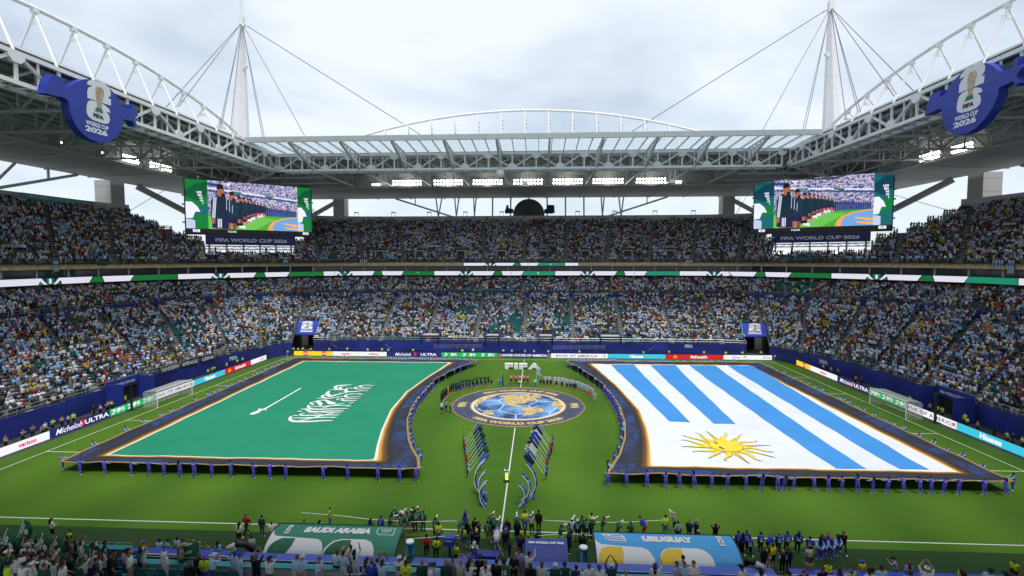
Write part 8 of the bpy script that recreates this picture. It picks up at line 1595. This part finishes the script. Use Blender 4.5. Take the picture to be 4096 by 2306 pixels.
# front row of the near stand
for a in [(Z3, 90, 985, 'black', 'black', 'up2', 0, dict(long=True, hair=HAIRC[3])), (Z3, 285, 1010, 'white', 'denim', 'up1', -10, dict(cap='navy')), (Z3, 625, 1025, 'lblue', 'palegrey', 'photo', -30, {}), (Z3, 735, 1000, 'lblue', 'palegrey', 'back', 0, dict(cap='white')), (Z3, 1000, 1020, 'lblue', 'palegrey', 'front', -100, {}), (Z3, 1262, 910, 'white', 'black', 'front', -10, {}), (Z3, 1370, 872, 'white', 'black', 'up1', -30, dict(long=True, hair=(.4, .28, .15))), (Z3, 1370, 932, 'lblue', 'white', 'hips', -10, dict(shin='skin')), (Z3, 1500, 835, 'white', 'sage', 'stand', 0, dict(shin='skin', shoe='black')), (Z3, 1570, 900, 'white', 'white', 'up1', 0, dict(long=True)), (Z3, 1665, 1045, 'sage', 'denim', 'photo', -10, dict(long=True)), (Z3, 1770, 1070, 'blue', 'black', 'front', 0, {}), (Z3, 1855, 1040, 'black', 'black', 'up2', 0, {}), (Z3, 1945, 1055, 'lblue', 'black', 'up2', 0, {}), (Z3, 2205, 1020, 'white', 'lblue', 'up1', 0, dict(cap='white', prt='20')), (Z3, 2305, 1060, 'lime', 'purple', 'stand', 0, dict(prt='heart')), (Z3, 2530, 1045, 'dgreen', 'black', 'stand', 10, dict(hair=SKIN[2])),
  (Z4_, 85, 1125, 'white', 'black', 'stand', -60, dict(cap='dgreen')), (Z4_, 130, 1100, 'lblue', 'black', 'stand', 0, {}), (Z4_, 320, 1075, 'dgreen', 'black', 'stand', 0, dict(hair=SKIN[2])), (Z4_, 380, 1000, 'grey', 'grey', 'stand', 150, {}), (Z4_, 500, 1075, 'sage', 'grey', 'up2', 0, dict(hair=SKIN[2])), (Z4_, 640, 1020, 'lime', 'black', 'front', 160, dict(sleeve='orange')), (Z4_, 665, 1085, 'white', 'lblue', 'photo', -20, dict(long=True)), (Z4_, 800, 985, 'black', 'black', 'stand', 0, dict(sleeve='black', fore='black')), (Z4_, 885, 1075, 'white', 'black', 'stand', -150, {}), (Z4_, 940, 1150, 'white', 'black', 'stand', 170, {}), (Z4_, 1040, 1050, 'black', 'black', 'stand', -30, {}), (Z4_, 1150, 1010, 'white', 'black', 'up2', 0, dict(cap='dgreen')), (Z4_, 1175, 1060, 'green', 'white', 'stand', 0, dict(prt='15')), (Z4_, 1300, 980, 'black', 'black', 'front', 170, {}), (Z4_, 1390, 890, 'lilac', 'khaki', 'stand', 160, {}), (Z4_, 1530, 955, 'white', 'black', 'up1', -40, dict(sleeve='white', fore='white')), (Z4_, 1560, 1100, 'black', 'white', 'stand', 0, dict(long=True)), (Z4_, 1730, 1090, 'palegrey', 'black', 'stand', 0, {}), (Z4_, 1915, 1115, 'dgreen', 'black', 'stand', 0, dict(cap='white')), (Z4_, 2090, 1105, 'dgreen', 'black', 'stand', 0, dict(sleeve='white')), (Z4_, 2240, 1155, 'navy', 'black', 'stand', 0, {}), (Z4_, 2335, 1200, 'lblue', 'lblue', 'stand', 0, dict(scarf='palegrey')), (Z4_, 2430, 1120, 'white', 'black', 'stand', 20, {}),
  (Z5, 385, 1145, 'white', 'black', 'stand', 0, dict(cap='blue')), (Z5, 555, 1115, 'dgreen', 'black', 'up2', 0, dict(cap='white')), (Z5, 760, 1230, 'white', 'black', 'stand', 0, dict(hair=HAIRC[4])), (Z5, 1190, 1120, 'white', 'white', 'up1', -10, dict(long=True, hair=HAIRC[2])), (Z5, 1490, 1085, 'lilac', 'black', 'stand', -120, {}), (Z5, 1605, 1000, 'white', 'black', 'point', -60, {}), (Z5, 1605, 1097, 'lblue', 'black', 'front', 170, {}), (Z5, 1770, 1065, 'white', 'black', 'front', -170, {}), (Z6, 790, 1310, 'khaki', 'black', 'stand', 0, dict(cap='black')), (Z6, 1090, 1310, 'black', 'black', 'stand', 0, dict(hair=SKIN[3])),
  (Z8, 250, 560, 'teal', 'black', 'up1', -30, {}), (Z8, 1390, 705, 'lime', 'purple', 'stand', 0, dict(cap='purple', prt='heart')), (Z8, 1880, 660, 'lblue', 'palegrey', 'stand', -20, dict(cap='blue')), (Z8, 1960, 700, 'lblue', 'lblue', 'front', -30, dict(cap='blue')), (Z8, 950, 525, 'tan', 'black', 'stand', -60, dict(cap='grey')), (Z8, 1290, 700, 'black', 'black', 'stand', 10, dict(long=True, hair=HAIRC[3])), (Z8, 1100, 840, 'black', 'black', 'stand', 20, dict(long=True)), (Z8, 700, 640, 'white', 'white', 'stand', -20, dict(scarf='white')),
  (ZR, 1500, 1360, 'lblue', 'black', 'stand', 0, {}), (ZR, 1440, 1385, 'lblue', 'black', 'stand', -20, {}), (ZR, 1830, 1360, 'white', 'black', 'up2', -30, dict(cap='white')), (ZR, 2310, 1385, 'lblue', 'black', 'point', -60, dict(cap='navy')), (ZR, 1400, 1385, 'white', 'black', 'stand', 0, {}), (ZR, 2420, 1400, 'black', 'black', 'stand', 0, dict(cap='black')), (ZR, 2500, 1395, 'dgreen', 'black', 'stand', 0, {})]:
    k = dict(a[7]); near(*a[:7], floor=ZF, **k)
# supporters in green and white, filling the near corner
fan = random.Random(3); placed = []
for row in range(9):
    for x in np.arange(-37, -17.5, .62):
        y, z = YR0-.75-.85*row, ZR0+.38*row; x2 = x+fan.uniform(-.14, .14); u, v = proj((x2, y, z+1.5))
        if not (-40 < u < 700 and v < 2340) or fan.random() < .10: continue
        if u > 560 and v < 2200+(u-560)*.6: continue
        if row < 3 and x2 > -21.6: continue
        sh = fan.choices(['dgreen', 'white', 'green', 'black', 'palegrey', 'red', 'navy', 'sage', 'lime'], [34, 26, 10, 10, 8, 2, 4, 3, 3])[0]; pz = fan.choices(['stand', 'stand2', 'up1', 'up2', 'front', 'photo', 'point'], [30, 18, 14, 10, 12, 10, 6])[0]
        person(x2, y+fan.uniform(-.12, .12), z, fan.gauss(-25, 25), sh, fan.choice(['black', 'navy', 'denim', 'khaki']), pz, sleeve=('white' if sh == 'dgreen' and fan.random() < .3 else None), cap=fan.choice(['white', 'black', 'dgreen']) if fan.random() < .12 else None, scarf='white' if fan.random() < .05 else None, long=fan.random() < .1, vox=.034, place='among the supporters in the near corner', group='supporters in the near corner')
taken = [d['xyz'] for d in PEOPLE]
for row in (3, 4):
    for x in np.arange(-17.5, 30, .8):
        x2 = x+fan.uniform(-.25, .25); y, z = YR0-.75-.85*row, ZR0+.38*row
        if fan.random() < (.35 if -8 < x2 < 14 else .55) or any(abs(x2-q[0]) < .55 and abs(y-q[1]) < 1.2 for q in taken) or any(a-.1 < x2 < b+.1 for a, b in ((-7.2, -5.2), (1.2, 3.4), (9.9, 12.2))): continue
        person(x2, y, z, fan.gauss(0, 30), fan.choices(['lblue', 'white', 'black', 'dgreen', 'palegrey', 'navy', 'lilac', 'khaki'], [26, 24, 14, 10, 8, 8, 4, 4])[0], fan.choice(['black', 'navy', 'denim', 'khaki', 'white']), fan.choices(['stand', 'stand2', 'front', 'photo', 'up1', 'up2', 'hips'], [30, 15, 15, 12, 10, 6, 6])[0], fan.uniform(1.0, 1.07), cap=fan.choice(['white', 'lblue', 'black', 'navy']) if fan.random() < .3 else None, long=fan.random() < .3, vox=.034, place='in the near stand above the parapet')
gflag = M('supporter_flag_green', (.012, .13, .055), .7, amp=.2)
for i, (x, y, w_) in enumerate(((330, 330, 1), (640, 600, 1), (880, 650, 1), (900, 900, 1.1), (1330, 780, .9), (30, 520, 1.3), (60, 1000, 1.4))):
    u, v = Z7(x, y); p = G(u, v, ZR0+2.9+(.7 if y > 700 else 0)); a = np.array([p[0]-.25, p[1]-.1, p[2]-.9]); b = np.array([p[0]+.35, p[1], p[2]+.75]); d = (b-a)/np.linalg.norm(b-a); f0 = b-d*.9*w_; dr_ = np.array([.62, -.1, -.35])*w_
    o = cloth('hand_flag', 'green supporter flag lettered SAUDI waved in the near corner', 'flags waved in the near corner', a, b, [b, f0, f0+dr_, b+dr_], [gflag])
    fx, fy = (b-f0)/np.linalg.norm(b-f0), dr_/np.linalg.norm(dr_); mb = MB(); cc2 = f0+(b-f0)*.5+dr_*.3; nn = np.cross(fx, fy); nn = nn/np.linalg.norm(nn)*(.09 if np.dot(np.cross(fx, fy), CAM-cc2) > 0 else -.09)
    add_text(mb, 'SAUDI', lambda s_, t_: cc2+fx*s_-fy*t_+nn, h=.16*w_, bold=.05); mb.build('lettering', prt_w, o)
    mb = MB(); c3 = f0+(b-f0)*.5+dr_*.68; poly(mb, [(.15*w_*math.cos(q*PI/8), .15*w_*math.sin(q*PI/8)) for q in range(16)], lambda s_, t_: c3+fx*s_-fy*t_+nn); mb.build('crest', prt_w, o)
p = G(*Z8(1080, 760), ZF+1.0); t = thing('draped_flag', 'green flag lettered SAUDI draped over the stair wall', 'flag', tuple(p)); mb = MB(); mb.grid([[(p[0]-.6+.15*i, p[1]+.06*math.sin(i), p[2]+.4-.12*j+.05*i) for i in range(9)] for j in range(8)]); mb.build('flag_cloth', gflag, t, True); mb = MB(); add_text(mb, 'SAUDI', lambda a, b: (p[0]+a, p[1]-.09, p[2]+.25+b+a*.33), h=.16, bold=.05); mb.build('lettering', prt_w, t)
# cameras with long lenses in the photographers' hands
def lens_mesh():
    mb = MB(); mb.box((0, .02, 0), (.15, .09, .12), 0, 0); mb.tube([(0, .06, 0), (0, .2, 0), (0, .42, 0), (0, .44, 0), (0, .56, 0)], [.05, .052, .062, .078, .08], 10, 1); mb.box((0, .57, 0), (.1, .01, .1), 0, 0)
    me = bpy.data.meshes.new('camera_shape'); me.from_pydata(mb.v, [], mb.f); me.materials.append(blackp); me.materials.append(white); me.polygons.foreach_set('material_index', mb.m); return me
CMm = lens_mesh()
for i, (x, y, z, f, h) in enumerate(CAMS):
    a = math.radians(f); q = np.array([x-math.sin(a)*.26, y+math.cos(a)*.26, z+1.58*h])
    o = data_obj('camera', CMm, Matrix.Translation(Vector(q)) @ Matrix.Rotation(a, 4, 'Z') @ Matrix.Rotation(math.radians(rnd.choice([0, 5, 10, 20])), 4, 'X') @ Matrix.Scale(.72, 4)); tag(o, 'black camera with a long white lens at a photographer\'s eye', 'camera', 'long lens cameras')
# ------------------------------------------------------------------ stewards and crews behind the boards
for u in (350+0,): pass
for i, (r, x, y) in enumerate([(5, 40, 1190), (5, 307, 1185), (5, 350, 1188), (5, 200, 1185), (5, 540, 1188), (5, 912, 1190), (5, 1218, 1190), (5, 1558, 1190), (5, 1792, 1195), (5, 2272, 1200), (5, 2467, 1200), (5, 990, 1188), (5, 1072, 1190), (5, 1283, 1188), (5, 1382, 1188), (5, 1450, 1190), (5, 1905, 1195), (6, 158, 1205), (6, 322, 1205), (6, 448, 1205), (6, 590, 1195), (4, 2285, 1195), (4, 2340, 1185), (4, 2480, 1190), (4, 2155, 1150), (4, 2185, 1150), (4, 2215, 1150), (4, 2245, 1155), (4, 2120, 1160)]):
    p = onY(*zz(r, x, y), 38.0); st_ = i not in (3, 11, 12, 13, 14, 15, 16); person(p[0], 38.0+rnd.uniform(-.4, .3), 0, 180 if rnd.random() < .6 else 0, 'lime' if st_ else rnd.choice(['white', 'lblue', 'navy']), 'black', rnd.choice(['stand', 'back', 'front']), vox=.05, label='steward in a lime vest standing behind the far boards' if st_ else 'crew member standing behind the far boards', group='stewards behind the far boards')
for i, (r, x, y, st_) in enumerate([(4, 1850, 1225, 1), (4, 1812, 1265, 1), (4, 1730, 1285, 1), (4, 1637, 1310, 1), (4, 1622, 1330, 1), (4, 1568, 1360, 1), (1, 870, 130, 1), (1, 855, 130, 0), (1, 812, 95, 0), (1, 780, 110, 0), (1, 780, 170, 0), (1, 735, 195, 0), (1, 580, 230, 1), (1, 540, 250, 0), (1, 490, 275, 0), (1, 435, 280, 1), (1, 280, 335, 0), (1, 320, 330, 0), (1, 355, 325, 0), (1, 190, 375, 0), (1, 40, 410, 0), (1, 972, 45, 1)]):
    p = onX(*zz(r, x, y), -57.3); person(-57.3-rnd.uniform(0, .8), p[1], 0, -90+rnd.uniform(-30, 30), 'lime' if st_ else rnd.choice(['tan', 'white', 'black', 'lblue', 'khaki']), 'black', rnd.choice(['stand', 'front', 'photo']), vox=.045, label=('steward in a lime vest' if st_ else 'photographer')+' standing behind the sword side goal boards', group='people behind the sword side boards')
for i, (r, x, y, st_) in enumerate([(6, 760, 1220, 1), (6, 805, 1225, 1), (6, 865, 1250, 1), (6, 1055, 1308, 1), (6, 1112, 1330, 1), (6, 1158, 1340, 0), (6, 1285, 1410, 0), (6, 1320, 1420, 0), (3, 1705, 60, 1), (3, 1900, 180, 1), (3, 1945, 115, 1), (3, 1860, 130, 0), (3, 2090, 190, 1), (3, 2150, 195, 1), (3, 2215, 300, 0), (3, 2335, 335, 0), (3, 2435, 385, 1), (3, 2480, 400, 0), (3, 2560, 430, 1)]):
    p = onX(*zz(r, x, y), 57.3); person(57.3+rnd.uniform(0, .8), p[1], 0, 90+rnd.uniform(-30, 30), 'lime' if st_ else rnd.choice(['tan', 'white', 'black', 'grey']), 'black', rnd.choice(['stand', 'front', 'photo']), vox=.045, label=('steward in a lime vest' if st_ else 'photographer')+' standing behind the sun side goal boards', group='people behind the sun side boards')
# ------------------------------------------------------------------ end stand details: tunnels, lettering, hung flags
for s in (-1, 1):
    side = 'sword' if s < 0 else 'sun'; y0_, y1_ = (-3.2, 1.8) if s < 0 else (-4.4, 1.0)
    t = thing('end_tunnel', 'dark tunnel mouth under a blue banner in the '+side+' flag end stand', 'tunnel', (s*60.5, (y0_+y1_)/2, 0)); beam('opening', t, (s*60.6, y0_, 1.15), (s*60.6, y1_, 1.15), .5, 2.3, mat=dark); beam('banner', t, (s*60.3, y0_-.2, 2.9), (s*60.3, y1_+.2, 2.9), .5, 1.3, mat=fblue)  # tunnel mouth is a closed block with its shade painted in
    mb = MB(); add_text(mb, 'FIFA WORLD CUP 2026', lambda a, b: (s*60.02, (y0_+y1_)/2+(a if s < 0 else -a), 2.9+b), h=.42, w=(y1_-y0_)*.82, bold=.05); mb.build('lettering', lt, t)
    for y in (y0_-.5, y1_+.5): beam('wing_wall', t, (s*60.2, y, 1.7), (s*57.6, y, 1.7), .25, 3.4, mat=fblue)
for u, v, tx, s in ((905, 1432, 'FIFA', -1), (3335, 1443, 'FIFA', 1)):
    p = onX(u, v, s*60.2); k = int(np.argmin([abs(q[1]-p[1])+(0 if q[0]*s > 0 else 99) for q in rA])); a = rA[k]; tg = rA[k+1]-rA[k]; tg /= np.linalg.norm(tg); nn = np.cross(tg, (0, 0, 1.)); mb = MB(); add_text(mb, tx, plane_fn((a[0], a[1], 1.75), tg, (0, 0, 1), nn, .12), h=.8, bold=.05); mb.build('lettering', lt, ST['left' if s < 0 else 'right', 'low'])
bm = M('banner_black', (.02, .02, .025), .8); bw = M('banner_white', (.6, .6, .6), .8)
def hang(name, label, r, tx, u, v, s, w_, h_, mats, group=None):
    p = onX(u, v, s*60.3) if abs(s) == 1 else onY(u, v, 75); k = int(np.argmin(np.hypot(r[:, 0]-p[0], r[:, 1]-p[1]))); k = min(max(k, 1), NR-2); a = r[k]+np.array([0, 0, 0]); tg = r[k+1]-r[k]; tg /= np.linalg.norm(tg); nn = np.cross(tg, (0, 0, 1.)); a = a+tg*np.dot(p-a, tg)
    t = thing(name, label, 'banner', (a[0], a[1], a[2]), group); mb = MB(); n = 8; zt_ = a[2]+(.95 if r is rA else .2); o_ = nn*(.22 if r is rA else .55)
    mb.grid([[tuple(a+o_+tg*(w_*(i/n-.5))+nn*.04*math.sin(i*1.3)+np.array([0, 0, zt_-a[2]-h_*j/6])) for i in range(n+1)] for j in range(7)])
    if len(mats) > 1: mb.m = [(q//n) % 2 if w_ > h_ else (q % n) % 2 for q in range(n*6)]
    mb.build('banner_cloth', mats, t, True)
    if tx: mb = MB(); add_text(mb, tx, plane_fn(a+o_+nn*.06+np.array([0, 0, zt_-a[2]-h_/2]), tg, (0, 0, 1)), h=h_*.6, w=w_*.9, bold=.04); mb.build('lettering', bw, t)
hang('hung_banner', 'grey supporter banner reading HADERN on the front wall', rA, 'HADERN', 680, 1487, -1, 4.2, 1.0, [M('banner_grey2', (.10, .11, .16), .8)]); hang('hung_banner', 'dark supporter banner reading SPENGE on the front wall', rA, 'SPENGE', 755, 1462, -1, 4.0, 1.1, [bm]); hang('hung_banner', 'black supporter banner reading LEIHA on the front wall', rA, 'LEIHA', 820, 1437, -1, 3.2, 1.1, [bm])
for i, (u, s, w_, h_, ms, lb) in enumerate(((232, -1, 1.0, 2.0, ['white', 'mid'], 'striped white and blue flag hanging over the sword end deck edge'), (375, -1, 2.2, .9, ['green'], 'green flag hanging over the sword end deck edge'), (1080, -2, 1.3, 1.6, ['white', 'mid'], 'striped flag hanging on the deck edge under the sword side screen'), (1460, -2, 2.2, 1.1, ['white', 'mid'], 'striped flag hanging on the far deck edge left of the ribbon'), (2745, -2, 2.0, 1.0, ['white', 'mid'], 'striped flag hanging on the far deck edge right of the ribbon'), (4000, 1, 2.2, 1.2, ['white', 'mid'], 'striped flag hanging over the sun end deck edge'), (4050, 1, 1.3, 2.4, ['white', 'mid'], 'long white and blue flag hanging over the sun end deck edge'))):
    p = onX(u, 1060, s*89.7) if abs(s) == 1 else onY(u, 1060, 75.2)
    k = int(np.argmin(np.hypot(rU0[:, 0]-p[0], rU0[:, 1]-p[1]))); k = min(max(k, 1), NR-2); a = rU0[k].copy(); tg = rU0[k+1]-rU0[k]; tg /= np.linalg.norm(tg); nn = np.cross(tg, (0, 0, 1.)); t = thing('hung_flag', lb.replace(' left of the ribbon', ' beside the short ribbon').replace(' right of the ribbon', ' above the soap boards'), 'flag', tuple(a)); mb = MB(); n = 8
    mb.grid([[tuple(a+nn*(.55+.05*math.sin(q*1.2))+tg*(w_*(q/n-.5))+np.array([0, 0, .5-h_*j/8])) for q in range(n+1)] for j in range(9)])
    if len(ms) > 1: mb.m = [(q % n) % 2 for q in range(n*8)]
    mb.build('flag_cloth', [fab[m] for m in ms], t, True)
finish_people()
for u, v0, v1, nm in ((3475, 900, 775, 'tall thin lattice radio mast beyond the stadium, beside the sun side screen'), (3510, 900, 792, 'shorter lattice radio mast beyond the sun side screen'), (2955, 868, 785, 'slim radio mast seen in the gap beside the sun side column')):
    a, b = onY(u, v0, 420), onY(u, v1, 420); t = thing('radio_mast', nm, 'mast', (a[0], 420, 0)); x = a[0]
    for dx in (-1, 1): beam('leg', t, (x+dx*1.3, 420, 0), (x+dx*.5, 420, b[2]), .28, mat=steel)
    for k in range(18): z0, z1 = b[2]*k/18, b[2]*(k+1)/18; w0, w1 = 1.3-.8*k/18, 1.3-.8*(k+1)/18; beam('lacing', t, (x-w0, 420, z0), (x+w1, 420, z1), .15, mat=steel)
    beam('antenna', t, (x, 420, b[2]), (x, 420, b[2]+6), .2, mat=steel)
    for z in (.92, .97): beam('dish_ring', t, (x-1.6, 420, b[2]*z), (x+1.6, 420, b[2]*z), 1.4, .8, mat=steel)
# ------------------------------------------------------------------ seats of the near stand
mb = MB()
for x, y, z in NS:
    if seen((x, y, z), 30): mb.box((x, y-.05, z+.42), (.46, .4, .07)); mb.box((x, y-.28, z+.64), (.46, .06, .42))
o = mb.build('near_seat_rows', teal, origin=False); o['kind'] = 'stuff'; o['label'] = 'teal seats of the near stand between the supporters'; o['category'] = 'seats'
